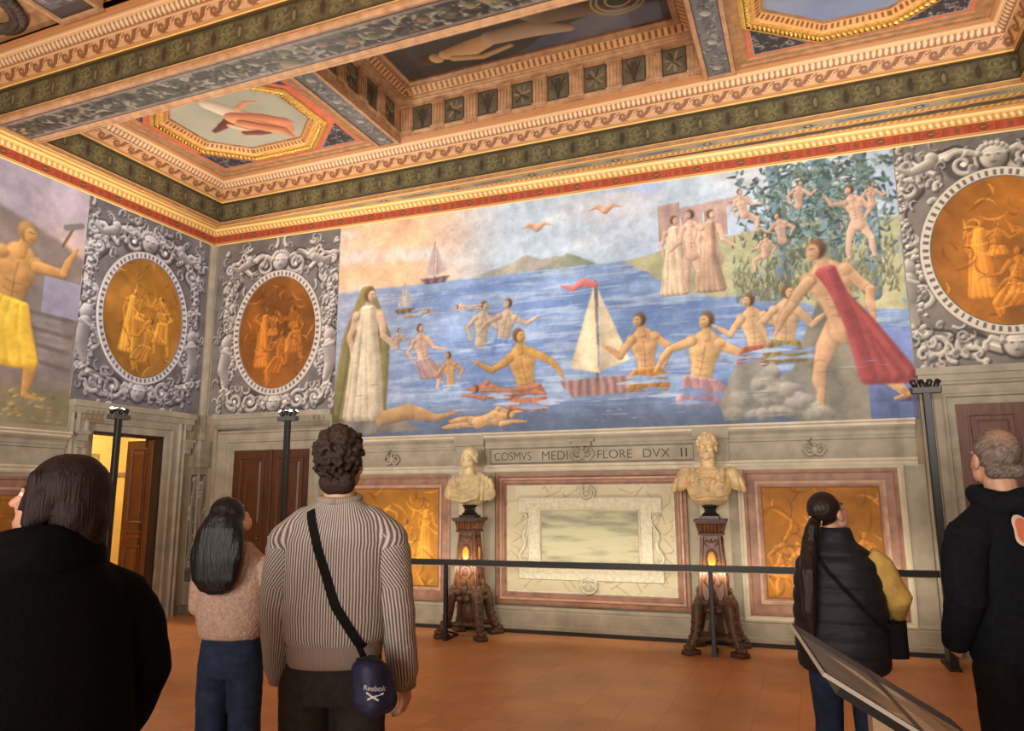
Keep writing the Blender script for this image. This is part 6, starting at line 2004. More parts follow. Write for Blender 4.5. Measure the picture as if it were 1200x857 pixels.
def person(label, pos, rz, H, female, tilt, yaw, arms, skin=(206, 160, 132), lips=(176, 104, 92), brow=(60, 44, 36), lean=0.0):
    t = thing('person', label, 'person', pos, rz)
    s = H / 1.75
    sw = (0.165 if female else 0.19) * s
    m = MB()
    J = dict(s=s, sw=sw)
    for q in (-1, 1):
        m.capsule((q * 0.09 * s, 0, 0.90 * s), (q * 0.095 * s, 0.01, 0.49 * s), 0.078 * s, 0.052 * s)
        m.capsule((q * 0.095 * s, 0.01, 0.49 * s), (q * 0.098 * s, -0.02, 0.09 * s), 0.052 * s, 0.036 * s)
        m.capsule((q * 0.098 * s, -0.03, 0.045 * s), (q * 0.115 * s, 0.13 * s, 0.03 * s), 0.036 * s, 0.028 * s)
        sh = Vector((q * sw * 0.86, 0, 1.37 * s))
        el, wr, pn, th = arms[q]
        el, wr = Vector(el), Vector(wr)
        m.capsule(sh, el, 0.048 * s, 0.036 * s); m.capsule(el, wr, 0.036 * s, 0.025 * s)
        hand(m, wr, wr - el if th is None or len(th) < 4 else th[3], pn, th[:3], s)
        m.capsule((0, -0.01, 1.42 * s), sh, 0.045 * s, 0.046 * s)
    m.loft([(0.84 * s, 0, 0, 0.13 * s, 0.085 * s), (0.95 * s, 0, 0, 0.155 * s, 0.1 * s), (1.08 * s, 0, 0, 0.13 * s, 0.085 * s), (1.28 * s, 0, 0, 0.155 * s, 0.1 * s), (1.37 * s, 0, 0, 0.14 * s, 0.075 * s), (1.44 * s, 0, 0, 0.07 * s, 0.055 * s)], 28, 2.2)
    T = Matrix.Translation((0, 0.012 * s + lean, 1.545 * s)) @ Matrix.Rotation(math.radians(yaw), 4, 'Z') @ Matrix.Rotation(math.radians(tilt), 4, 'X')
    m.capsule((0, -0.015 * s, 1.42 * s), T @ Vector((0, -0.01, 0.05)), 0.062 * s if not female else 0.054 * s, 0.055 * s if not female else 0.047 * s)
    head_solids(m, T, 1.0 * (0.97 if female else 1.02))
    Ti = np.array(T.inverted())
    def attr(me, co):
        h = co @ Ti[:3, :3].T + Ti[:3, 3]
        c = np.ones((len(co), 3)) * C3(*skin)
        c = mix(c, np.ones_like(c) * C3(*[v * 0.9 for v in skin]), vnoise(co[:, 0] * 40, co[:, 2] * 40 + co[:, 1] * 17, 1.0, 3, 2))
        k = np.exp(-((np.abs(h[:, 0]) - 0.045) / 0.02) ** 2 - ((h[:, 2] - 0.06) / 0.025) ** 2) * (h[:, 1] > 0.03)
        c = mix(c, np.ones_like(c) * C3(214, 138, 116), 0.35 * k)
        k = ((np.abs(h[:, 2] - 0.035) < 0.009) & (np.abs(h[:, 0]) < 0.026) & (h[:, 1] > 0.07)) * 0.85
        c = mix(c, np.ones_like(c) * C3(*lips), k)
        k = ((np.abs(h[:, 2] - 0.117) < 0.007) & (np.abs(np.abs(h[:, 0]) - 0.032) < 0.02) & (h[:, 1] > 0.05)) * 0.9
        c = mix(c, np.ones_like(c) * C3(*brow), k)
        for q in (-1, 1):
            d = np.hypot((h[:, 0] - q * 0.032) / 0.014, (h[:, 2] - 0.093) / 0.007)
            c = mix(c, np.ones_like(c) * C3(232, 226, 218), ((d < 1) & (h[:, 1] > 0.06)) * 1.0)
            d = np.hypot((h[:, 0] - q * 0.032) / 0.006, (h[:, 2] - 0.093) / 0.007)
            c = mix(c, np.ones_like(c) * C3(52, 36, 28), ((d < 1) & (h[:, 1] > 0.06)) * 1.0)
        at = me.color_attributes.new('paint', 'FLOAT_COLOR', 'POINT')
        cc = np.ones((len(co), 4), np.float32); cc[:, :3] = lin(np.clip(c, 0, 1))
        at.data.foreach_set('color', cc.ravel())
    weld('body', m, M_SKIN, t, 0.0055, 2, attr=attr)
    J['T'] = T
    return t, J


def trousers(t, s, m, waist, legw=(0.1, 0.078, 0.068), hem=0.05, hip=0.175, dep=0.115, spread=0.095, hipz=0.86, knee_y=0.01):
    mb = MB()
    mb.loft([((hipz - 0.08) * s, 0, 0, hip * 0.96 * s, dep * s), (hipz * s, 0, -0.005, hip * s, dep * 1.05 * s), ((hipz + 0.08) * s, 0, 0, hip * 0.98 * s, dep * 0.98 * s), (waist * s, 0, 0, hip * 0.88 * s, dep * 0.88 * s)], 32, 2.3)
    for q in (-1, 1):
        mb.capsule((q * spread * s, 0, (hipz - 0.02) * s), (q * (spread + 0.005) * s, knee_y, 0.48 * s), legw[0] * s, legw[1] * s, 20)
        mb.tube([(q * (spread + 0.005) * s, knee_y, 0.52 * s), (q * (spread + 0.006) * s, 0.0, 0.3 * s), (q * (spread + 0.008) * s, -0.02, hem * s)], [legw[1] * s, legw[2] * s * 1.03, legw[2] * s], 20)
    return weld('trousers', mb, m, t, 0.011, 2, disp=lambda co, no: 0.012 * n3(co, 9, 9, 16, 5) + 0.006 * n3(co, 22, 22, 5, 9))


def shoes(t, s, m, spread=0.1):
    for q in (-1, 1):
        mb = MB()
        mb.capsule((q * spread * s, -0.055 * s, 0.05), (q * (spread + 0.02) * s, 0.15 * s, 0.035), 0.047, 0.04)
        mb.capsule((q * spread * s, -0.04 * s, 0.05), (q * spread * s, -0.03 * s, 0.12), 0.046, 0.045)
        mb.box(q * spread * s - 0.05 + q * 0.012, q * spread * s + 0.05 + q * 0.012, -0.1, 0.19, 0.004, 0.03, 0.03)
        weld('shoe', mb, m, t, 0.01, 2)


def knit(name, dark, light, pitch):
    m = bpy.data.materials.new(name); m.use_nodes = True
    nt = m.node_tree; b = nt.nodes['Principled BSDF']
    at = nt.nodes.new('ShaderNodeAttribute'); at.attribute_name = 'rib'
    ma = nt.nodes.new('ShaderNodeMath'); ma.operation = 'MULTIPLY'; ma.inputs[1].default_value = 2 * math.pi / pitch
    sn = nt.nodes.new('ShaderNodeMath'); sn.operation = 'SINE'
    rp = nt.nodes.new('ShaderNodeMapRange'); rp.inputs[1].default_value = -0.55; rp.inputs[2].default_value = 0.55
    mx = nt.nodes.new('ShaderNodeMix'); mx.data_type = 'RGBA'
    mx.inputs[6].default_value = (*S(*dark), 1); mx.inputs[7].default_value = (*S(*light), 1)
    bp = nt.nodes.new('ShaderNodeBump'); bp.inputs['Strength'].default_value = 0.5; bp.inputs['Distance'].default_value = 0.004
    nt.links.new(at.outputs['Fac'], ma.inputs[0]); nt.links.new(ma.outputs[0], sn.inputs[0]); nt.links.new(sn.outputs[0], rp.inputs[0])
    nt.links.new(rp.outputs[0], mx.inputs[0]); nt.links.new(mx.outputs[2], b.inputs['Base Color'])
    nt.links.new(rp.outputs[0], bp.inputs['Height']); nt.links.new(bp.outputs[0], b.inputs['Normal'])
    b.inputs['Roughness'].default_value = 0.9; b.inputs['Specular IOR Level'].default_value = 0.1
    return m


def set_rib(me, val):
    a = me.attributes.new('rib', 'FLOAT', 'POINT'); a.data.foreach_set('value', np.asarray(val, np.float32))


def tree_of(o):
    me = o.data
    return BVHTree.FromPolygons([v.co.copy() for v in me.vertices], [tuple(p.vertices) for p in me.polygons])


def ribbon_on(bvh, pts, w, off, frm):
    """a flat strap laid on a garment: pts are (x, z), seen from frm (+1 front, -1 back); returns a mesh builder"""
    P = []
    pts = np.array(pts, float)
    seg = np.concatenate([[0], np.cumsum(np.hypot(*np.diff(pts, axis=0).T))])
    for q in np.linspace(0, seg[-1], 40):
        x, z = np.interp(q, seg, pts[:, 0]), np.interp(q, seg, pts[:, 1])
        h = bvh.ray_cast(Vector((x, frm * 1.0, z)), Vector((0, -frm, 0)))
        if h[0] is not None: P.append((h[0], h[1]))
    m = MB()
    v, f = [], []
    for i, (p, n) in enumerate(P):
        d = (P[min(i + 1, len(P) - 1)][0] - P[max(i - 1, 0)][0]).normalized()
        sd = d.cross(n).normalized()
        for a, b in ((-1, 0), (1, 0), (1, 1), (-1, 1)):
            v.append(p + sd * a * w / 2 + n * (off * 0.2 + off * b))
    for i in range(len(P) - 1):
        for k in range(4):
            k2 = (k + 1) % 4
            f.append((i * 4 + k, i * 4 + k2, (i + 1) * 4 + k2, (i + 1) * 4 + k))
    f += [(0, 1, 2, 3), tuple(range(len(v) - 4, len(v)))]
    return m.add(v, f)


M_BLACKCLOTH = mat('black cloth', (20, 18, 19), 0.85, 0.2, 60, bump=0.1, spec=0.15)
M_COAT = mat('black wool coat', (12, 11, 12), 0.9, 0.2, 80, bump=0.15, spec=0.1)
M_JEANB = mat('washed black denim', (50, 45, 42), 0.85, 0.12, 30, bump=0.1, spec=0.15)
M_JEANN = mat('dark blue denim', (34, 44, 64), 0.85, 0.16, 22, bump=0.1, spec=0.15)
M_SHOE = mat('black leather shoe', (26, 23, 22), 0.45)
M_SHOEW = mat('off-white trainer', (196, 190, 180), 0.6)


def hair_mat(name, c, c2, rough=0.42):
    return mat(name, c, rough, rgb2=c2, scale=30, stretch=(6, 6, 0.5), detail=6, bump=0.35, spec=0.35)


# ---- man in the striped sweater
def man_sweater():
    t, J = person('man seen from behind in a ribbed grey and white striped sweater, curly dark hair', at_view(-0.695, 3.0), YAW, 1.86, False, 14, 0,
                  {-1: ((-0.235, 0.0, 1.19), (-0.235, 0.09, 0.92), (0.9, 0.2, 0), (0, 1, 0)), 1: ((0.238, -0.01, 1.18), (0.262, 0.05, 0.9), (-0.9, 0.3, 0), (0, 1, 0))})
    s = J['s']
    mk = knit('ribbed striped knit', (104, 92, 92), (194, 184, 175), 0.0125)
    mb = MB()
    rings = [(0.965, 0, 0, 0.168, 0.12), (0.98, 0, 0, 0.176, 0.13), (1.04, 0, 0, 0.18, 0.135), (1.065, 0, 0, 0.2, 0.148), (1.14, 0, 0, 0.208, 0.152), (1.28, 0, 0, 0.212, 0.15), (1.42, 0, 0, 0.214, 0.142), (1.5, 0, 0, 0.186, 0.115), (1.555, 0, 0, 0.125, 0.09), (1.585, 0, 0.0, 0.088, 0.08)]
    mb.loft(rings, 48, 2.25)
    for q in (-1, 1): mb.capsule((q * 0.12, 0, 1.49), (q * 0.196, 0, 1.42), 0.075, 0.085)
    fold = lambda co, no: 0.016 * n3(co, 5, 5, 9, 21) + 0.007 * n3(co, 14, 14, 20, 25)
    body = weld('sweater', mb, mk, t, 0.01, 3, disp=lambda co, no: fold(co, no) * np.clip((co[:, 2] - 0.96) / 0.1, 0.2, 1),
                attr=lambda me, co: set_rib(me, np.arctan2(co[:, 0], -co[:, 1]) * 0.185 * np.interp(co[:, 2], [1.4, 1.6], [1, 0.8])))
    mb = MB().tube([(0.078 * math.cos(a), 0.075 * math.sin(a) + 0.0, 1.592 + 0.012 * math.sin(a)) for a in np.linspace(0, 2 * math.pi, 30)], 0.016, 10)
    c = mb.build('collar', knit('collar knit', (140, 124, 114), (176, 160, 148), 0.008), body, smooth=True)
    set_rib(c.data, [math.atan2(v.co.x, v.co.y) * 0.08 for v in c.data.vertices])
    mb = MB().loft([(0.962, 0, 0, 0.172, 0.126), (0.967, 0, 0, 0.18, 0.134), (1.045, 0, 0, 0.186, 0.141), (1.052, 0, 0, 0.18, 0.134)], 60, 2.25)
    c = mb.build('hem_band', knit('hem knit', (128, 112, 104), (166, 150, 140), 0.007), body, smooth=True)
    set_rib(c.data, [math.atan2(v.co.x, -v.co.y) * 0.185 for v in c.data.vertices])
    for q, el, wr in ((-1, (-0.232, 0.0, 1.18), (-0.238, 0.085, 0.93)), (1, (0.238, -0.012, 1.17), (0.262, 0.048, 0.915))):
        mb = MB()
        mb.tube([(q * 0.176, 0, 1.455), (q * 0.2, 0, 1.38), (q * 0.219, 0, 1.29), el, tuple(np.array(el) * 0.5 + np.array(wr) * 0.5), wr, tuple(np.array(wr) - (0, -0.01, 0.035))],
                [0.082, 0.088, 0.08, 0.07, 0.068, 0.06, 0.046], 24)
        def rib(me, co, q=q):
            ax = np.interp(co[:, 2], [0.9, 1.17, 1.45], [q * 0.255, q * 0.235, q * 0.19]); ay = np.interp(co[:, 2], [0.9, 1.17, 1.45], [0.06, 0, 0])
            set_rib(me, np.arctan2(co[:, 0] - ax, -(co[:, 1] - ay)) * 0.075 + q * 0.55 * np.clip(co[:, 2] - 1.25, 0, 1))
        sl = weld('sleeve', mb, mk, body, 0.009, 2, disp=lambda co, no: 0.02 * n3(co, 8, 8, 13, 31), attr=rib)
        d = (np.array(wr) - np.array(el)); d /= np.linalg.norm(d)
        w0 = Vector(np.array(wr) + d * 0.0); w1 = Vector(np.array(wr) + d * 0.055)
        MB().tube([w0, w0 * 0.5 + w1 * 0.5, w1], [0.05, 0.047, 0.044], 18).build('cuff', mat('cuff knit', (146, 130, 122), 0.9, 0.1, 40), sl, smooth=True)
    trousers(t, s, M_JEANB, 0.99, (0.1, 0.085, 0.08), hipz=0.86)
    shoes(t, s, M_SHOEW)
    # curly hair
    T = J['T']; rng = random.Random(12)
    mb = MB().ball(T @ Vector((0, -0.02, 0.135)), (0.086, 0.098, 0.098), 18, 12, T.to_3x3())
    for k in range(700):
        a, e = rng.uniform(0, 6.28), rng.uniform(-0.7, 1.57)
        d = Vector((math.cos(a) * math.cos(e), math.sin(a) * math.cos(e), math.sin(e)))
        if d.y > 0.35 and d.z < 0.45: continue
        if abs(d.x) > 0.75 and d.z < 0.0 and d.y > -0.2: continue
        p = Vector((0, -0.02, 0.128)) + Vector((d.x * 0.094, d.y * 0.106, d.z * 0.108)) * rng.uniform(0.93, 1.12)
        mb.ball(T @ p, rng.uniform(0.006, 0.013), 7, 5)
    mb.capsule(T @ Vector((-0.02, -0.062, 0.03)), T @ Vector((0.02, -0.062, 0.03)), 0.052, 0.052)
    weld('curly_hair', mb, hair_mat('dark brown curly hair', (58, 40, 32), (32, 22, 18), 0.75), t, 0.005, 1, disp=lambda co, no: 0.006 * n3(co, 60, 60, 60, 3))
    # belt bag worn across the back
    bvh = tree_of(body)
    b = thing('crossbody_bag', 'small navy shoulder bag on a black strap, worn across the striped sweater', 'bag', t.location, YAW)
    ribbon_on(bvh, [(-0.095, 1.545), (-0.06, 1.45), (0.03, 1.2), (0.1, 1.09), (0.13, 1.04)], 0.034, 0.004, -1).build('strap', M_BLACKCLOTH, b)
    mb = MB().capsule((0.175, -0.185, 0.975), (0.19, -0.185, 0.875), 0.055, 0.058).capsule((0.15, -0.18, 0.975), (0.165, -0.18, 0.88), 0.045, 0.055).capsule((0.21, -0.165, 0.96), (0.225, -0.165, 0.875), 0.04, 0.05)
    pouch = weld('pouch', mb, mat('navy nylon', (30, 33, 62), 0.6, 0.12, 40, bump=0.1), b, 0.008, 2, disp=lambda co, no: 0.01 * n3(co, 20, 20, 14, 8))
    MB().tube([(0.13, -0.205, 1.02), (0.165, -0.235, 1.03), (0.215, -0.21, 1.01)], 0.006, 8).build('zip', M_BLACK, pouch)
    MB().tube([(0.128, -0.165, 1.055), (0.145, -0.18, 1.03), (0.16, -0.18, 1.0)], 0.014, 8, 0.4).build('strap_end', M_BLACKCLOTH, b)
    pb = tree_of(pouch)
    WHITE = mat('white print', (226, 226, 232), 0.6)
    cu = bpy.data.curves.new('print', 'FONT'); cu.body = 'Reebok'; cu.size = 0.024; cu.extrude = 0.0004; cu.offset = 0.0004
    tmp = bpy.data.objects.new('print', cu); COL.objects.link(tmp); bpy.context.view_layer.update()
    me = bpy.data.meshes.new_from_object(tmp.evaluated_get(bpy.context.evaluated_depsgraph_get())); bpy.data.objects.remove(tmp)
    rot = math.radians(-8)
    def onp(x, z, h=0.0):
        r = pb.ray_cast(Vector((x, -1, z)), Vector((0, 1, 0)))
        return (r[0] + r[1] * (0.0015 + h)) if r[0] is not None else Vector((x, -0.25, z))
    xs = [v.co.x for v in me.vertices]; x0 = (min(xs) + max(xs)) / 2
    for v in me.vertices:
        x, z = v.co.x - x0, v.co.y
        v.co = onp(0.2 + x * math.cos(rot) - z * math.sin(rot), 0.92 + x * math.sin(rot) + z * math.cos(rot))
    me.materials.clear(); me.materials.append(WHITE)
    o = bpy.data.objects.new('printed_word', me); COL.objects.link(o); o.parent = pouch
    m = MB()
    for P in ([(0.174, 0.916), (0.198, 0.899), (0.208, 0.895)], [(0.178, 0.892), (0.198, 0.901), (0.23, 0.908)], [(0.198, 0.899), (0.216, 0.888)]):
        m.tube([onp(x, z) for x, z in P], 0.0034, 6, 0.5)
    m.build('printed_mark', WHITE, pouch)


man_sweater()


# ---- girl looking straight up
def girl():
    t, J = person('young woman in a beige pink sweater with long black hair, head tipped far back', at_view(-1.425, 3.9), YAW - math.radians(10), 1.61, True, 60, -4,
                  {-1: ((-0.2, 0.02, 1.04), (-0.15, 0.2, 0.92), (0.9, 0.3, 0), (0, 0.6, 0.6)), 1: ((0.2, 0.02, 1.04), (0.15, 0.2, 0.92), (-0.9, 0.3, 0), (0, 0.6, 0.6))}, (224, 178, 150))
    s = J['s']
    M = mat('fuzzy beige pink wool', (170, 142, 126), 0.95, 0.1, 70, bump=0.5, spec=0.08)
    mb = MB().loft([(0.90, 0, 0, 0.15, 0.115), (0.92, 0, 0, 0.165, 0.13), (1.0, 0, 0, 0.182, 0.14), (1.12, 0, 0, 0.18, 0.135), (1.24, 0, 0, 0.178, 0.12), (1.3, 0, 0, 0.15, 0.1), (1.345, 0, 0, 0.09, 0.075), (1.37, 0, 0, 0.065, 0.062)], 44, 2.25)
    body = weld('sweater', mb, M, t, 0.011, 3, disp=lambda co, no: 0.02 * n3(co, 6, 6, 10, 41) + 0.004 * n3(co, 60, 60, 60, 42))
    for q in (-1, 1):
        mb = MB().tube([(q * 0.14, 0, 1.27), (q * 0.175, 0.0, 1.2), (q * 0.2, 0.02, 1.04), (q * 0.18, 0.12, 0.97), (q * 0.155, 0.19, 0.925)], [0.065, 0.068, 0.062, 0.058, 0.04], 20)
        weld('sleeve', mb, M, body, 0.011, 2, disp=lambda co, no: 0.02 * n3(co, 9, 9, 14, 43))
    trousers(t, s, M_JEANN, 1.03, (0.092, 0.085, 0.095), hem=0.03, hip=0.172, spread=0.092, hipz=0.86)
    shoes(t, s, M_SHOE)
    T = J['T']
    mb = MB().ball(T @ Vector((0, -0.02, 0.125)), (0.084, 0.098, 0.1), 18, 12, T.to_3x3())
    c = T @ Vector((0, -0.05, 0.15))
    cx, cy, cz = c
    mb.ball((cx, -0.1, 1.515), (0.088, 0.085, 0.088), 20, 14)
    mb.loft([(1.13, cx + 0.01, -0.17, 0.04, 0.03), (1.15, cx + 0.005, -0.172, 0.085, 0.036), (1.2, cx, -0.175, 0.118, 0.045), (1.3, cx, -0.172, 0.136, 0.052), (1.38, cx, -0.16, 0.132, 0.06), (1.45, cx, -0.14, 0.115, 0.075), (1.5, cx, -0.125, 0.09, 0.075), (1.53, cx, -0.12, 0.06, 0.055)], 40, 2.0)
    def strands(co, no):
        return 0.012 * n3(co, 70, 30, 4, 51, 2) + 0.01 * n3(co, 22, 12, 2.5, 52, 2) * (co[:, 2] < 1.5)
    weld('long_hair', mb, hair_mat('straight black hair', (20, 17, 18), (8, 7, 8), 0.4), t, 0.006, 4, disp=strands)


girl()


# ---- woman in the vest
def vest_woman():
    t, J = person('woman in a dark quilted vest with yellow sleeves and a long dark ponytail', at_view(1.75, 4.1), YAW - math.radians(28), 1.60, True, 24, -34,
                  {-1: ((-0.16, 0.2, 1.06), (-0.05, 0.32, 1.02), (0.7, -0.6, 0), (0, 0.2, 1)), 1: ((0.285, 0.02, 1.06), (0.24, 0.17, 0.915), (-0.9, 0.2, 0), (0, 0.7, 0.6))}, (200, 152, 126), lean=0.03)
    s = J['s']
    M = mat('dark navy quilted nylon', (27, 25, 32), 0.6, 0.15, 30, bump=0.15, spec=0.3)
    mb = MB().loft([(0.68, 0.0, 0, 0.20, 0.16), (0.71, 0, 0, 0.222, 0.178), (0.84, 0, 0, 0.236, 0.186), (1.0, 0, 0, 0.232, 0.18), (1.14, 0, 0, 0.22, 0.168), (1.24, 0, 0, 0.2, 0.15), (1.3, 0, 0, 0.16, 0.12), (1.345, 0, 0.0, 0.105, 0.098), (1.395, 0, 0.005, 0.09, 0.088), (1.42, 0, 0.01, 0.08, 0.078)], 44, 2.3)
    def quilt(co, no):
        q = np.abs(np.sin(co[:, 2] * math.pi / 0.085))
        return (0.009 * q ** 0.5 - 0.004) * np.clip((1.34 - co[:, 2]) / 0.05, 0, 1) + 0.008 * n3(co, 12, 12, 18, 61)
    body = weld('vest', mb, M, t, 0.01, 2, disp=quilt)
    Y = mat('mustard yellow sleeve', (190, 156, 82), 0.8, 0.1, 16, bump=0.1)
    for q, el, wr in ((-1, (-0.16, 0.2, 1.06), (-0.06, 0.30, 1.03)), (1, (0.285, 0.02, 1.06), (0.245, 0.155, 0.93))):
        mb = MB().tube([(q * 0.15, 0, 1.27), (q * 0.205, 0.01, 1.22), (q * 0.24, 0.02, 1.14), el, tuple(np.array(el) * 0.5 + np.array(wr) * 0.5), wr] if q > 0 else [(-0.12, 0.05, 1.26), (-0.15, 0.1, 1.2), (-0.16, 0.16, 1.13), el, tuple(np.array(el) * 0.5 + np.array(wr) * 0.5), wr], [0.065, 0.075, 0.074, 0.068, 0.06, 0.046], 20)
        weld('sleeve', mb, Y, body, 0.01, 2, disp=lambda co, no: 0.02 * n3(co, 10, 10, 16, 63))
    trousers(t, s, M_JEANN, 0.92, (0.105, 0.08, 0.07), hip=0.18, spread=0.1, hipz=0.86)
    shoes(t, s, M_SHOE)
    T = J['T']
    H = hair_mat('dark brown tied hair', (42, 27, 24), (22, 14, 13))
    mb = MB().ball(T @ Vector((0, -0.025, 0.13)), (0.083, 0.094, 0.093), 18, 12, T.to_3x3())
    hb = weld('tied_hair', mb, H, t, 0.006, 1, disp=lambda co, no: 0.005 * n3(co, 40, 40, 30, 71))
    p0 = T @ Vector((0, -0.115, 0.10))
    mb = MB().tube([T @ Vector((0, -0.09, 0.11)), p0, p0 + Vector((-0.01, -0.05, -0.03)), (p0.x - 0.03, p0.y - 0.06, 1.34), (p0.x - 0.04, -0.215, 1.2), (p0.x - 0.045, -0.225, 1.0), (p0.x - 0.04, -0.22, 0.86)], [0.03, 0.03, 0.036, 0.044, 0.046, 0.036, 0.012], 16)
    weld('ponytail', mb, H, hb, 0.007, 1, disp=lambda co, no: 0.012 * n3(co, 60, 50, 5, 72, 2))
    MB().tube([p0 + Vector((0.03 * math.cos(a), 0.0 + 0.012 * math.sin(a), 0.03 * math.sin(a) - 0.0)) for a in np.linspace(0, 6.28, 16)], 0.008, 6).build('hair_clip', mat('pale hair clip', (190, 176, 160), 0.4), hb, smooth=True)
    b = thing('shoulder_bag', 'small black shoulder bag at the hip of the woman in the vest', 'bag', t.location, t.rotation_euler.z)
    mb = MB().box(0.2, 0.31, -0.06, 0.13, 0.77, 0.94, 0.02)
    weld('pouch', mb, M_BLACKCLOTH, b, 0.01, 4, disp=lambda co, no: 0.01 * n3(co, 14, 14, 12, 81))
    ribbon_on(tree_of(body), [(-0.1, 1.31), (-0.03, 1.2), (0.1, 1.05), (0.19, 0.94), (0.225, 0.9)], 0.022, 0.005, -1).build('strap', M_BLACKCLOTH, b)
    MB().tube([(0.22, -0.06, 0.9), (0.25, 0.0, 0.95), (0.25, 0.08, 0.92)], 0.008, 8).build('handle_loop', M_BLACKCLOTH, b)


vest_woman()


# ---- man at the right edge
def hoodie_man():
    t, J = person('grey-haired man in a black hooded top with an orange mark on the back, right edge', at_view(2.03, 3.1), YAW + math.radians(20), 1.87, False, 6, -26,
                  {-1: ((-0.3, -0.03, 1.2), (-0.2, 0.11, 1.03), (0.9, 0.1, 0), (0, 1, 0)), 1: ((0.3, -0.03, 1.2), (0.225, 0.1, 1.0), (-0.9, 0.1, 0), (0, 1, 0))}, (206, 158, 130), brow=(120, 100, 86))
    s = J['s']
    M = mat('blue black sweatshirt', (21, 23, 29), 0.9, 0.16, 50, bump=0.12, spec=0.1)
    mb = MB().loft([(0.92, 0, 0, 0.18, 0.13), (0.95, 0, 0, 0.195, 0.145), (1.1, 0, 0, 0.215, 0.158), (1.3, 0, 0, 0.228, 0.155), (1.43, 0, 0, 0.225, 0.14), (1.51, 0, 0, 0.185, 0.115), (1.56, 0, 0, 0.115, 0.09), (1.59, 0, 0, 0.08, 0.078)], 44, 2.25)
    for q in (-1, 1): mb.capsule((q * 0.12, 0, 1.49), (q * 0.2, 0, 1.43), 0.075, 0.085)
    body = weld('hooded_top', mb, M, t, 0.011, 3, disp=lambda co, no: 0.022 * n3(co, 6, 6, 9, 91))
    for q in (-1, 1):
        mb = MB().tube([(q * 0.19, 0, 1.45), (q * 0.235, 0, 1.37), (q * 0.27, -0.01, 1.28), (q * 0.3, -0.03, 1.19), (q * 0.265, 0.04, 1.09), (q * 0.225, 0.1, 1.0)], [0.085, 0.086, 0.08, 0.073, 0.066, 0.05], 20)
        weld('sleeve', mb, M, body, 0.011, 2, disp=lambda co, no: 0.024 * n3(co, 9, 9, 14, 93))
    mb = MB()
    for k, (r, z, y) in enumerate(((0.098, 1.585, -0.005), (0.104, 1.56, -0.03), (0.1, 1.535, -0.055))):
        mb.tube([(r * math.cos(a) * 1.05, y + r * 0.95 * math.sin(a), z + 0.03 * math.sin(a) * -1 * (k - 0.6)) for a in np.linspace(0, 2 * math.pi, 28)], 0.034, 12)
    mb.ball((0, -0.11, 1.565), (0.12, 0.06, 0.06)).ball((0, -0.13, 1.54), (0.08, 0.04, 0.045))
    weld('hood', mb, M, body, 0.01, 3, disp=lambda co, no: 0.016 * n3(co, 14, 14, 14, 95))
    # print on the back: rounded orange shape with a pale outline
    bvh = tree_of(body)
    def patch(rx, rz, off, name, m, par):
        V, F = [], []
        n = 30
        rad = lambda a: 1 + 0.16 * math.cos(3 * a + 0.6)
        for j in range(7):
            for i in range(n):
                a = i * 2 * math.pi / n; q = j / 6
                x, z = -0.06 + rx * q * math.cos(a) * rad(a), 1.45 + rz * q * math.sin(a) * rad(a)
                h = bvh.ray_cast(Vector((x, -1, z)), Vector((0, 1, 0)))
                V.append(h[0] + h[1] * off)
        for j in range(6):
            for i in range(n):
                i2 = (i + 1) % n
                F.append((j * n + i, j * n + i2, (j + 1) * n + i2, (j + 1) * n + i))
        return MB().add(V, F).build(name, m, par, smooth=True)
    pr = patch(0.06, 0.056, 0.004, 'printed_mark', mat('pale print outline', (226, 206, 190), 0.7), body)
    patch(0.049, 0.045, 0.007, 'orange_print', mat('salmon orange print', (226, 128, 92), 0.7), pr)
    trousers(t, s, M_BLACKCLOTH, 0.95, (0.1, 0.08, 0.072), hipz=0.87)
    shoes(t, s, M_SHOE)
    T = J['T']
    mb = MB().ball(T @ Vector((0, -0.022, 0.126)), (0.086, 0.096, 0.093), 20, 14, T.to_3x3())
    mb.capsule(T @ Vector((-0.045, -0.07, 0.045)), T @ Vector((0.045, -0.07, 0.045)), 0.032, 0.032)
    Ti = np.array(T.inverted())
    hm = paint_material('cropped grey hair', 0.85, 0.15)
    def attr(me, co):
        h = co @ Ti[:3, :3].T + Ti[:3, 3]
        n = vnoise(co[:, 0] * 160, co[:, 2] * 160 + co[:, 1] * 90, 1.0, 5, 2)[:, None]
        c = C3(112, 100, 92) * (0.6 + 0.8 * n)
        k = np.exp(-((h[:, 0]) / 0.045) ** 2 - ((h[:, 1] + 0.065) / 0.045) ** 2 - ((h[:, 2] - 0.185) / 0.04) ** 2) * 0.75
        c = mix(c, np.ones_like(c) * C3(196, 142, 118), k)
        at = me.color_attributes.new('paint', 'FLOAT_COLOR', 'POINT')
        cc = np.ones((len(co), 4), np.float32); cc[:, :3] = lin(np.clip(c, 0, 1)); at.data.foreach_set('color', cc.ravel())
    weld('cropped_hair', mb, hm, t, 0.005, 1, disp=lambda co, no: 0.004 * n3(co, 150, 150, 150, 97), attr=attr)


hoodie_man()


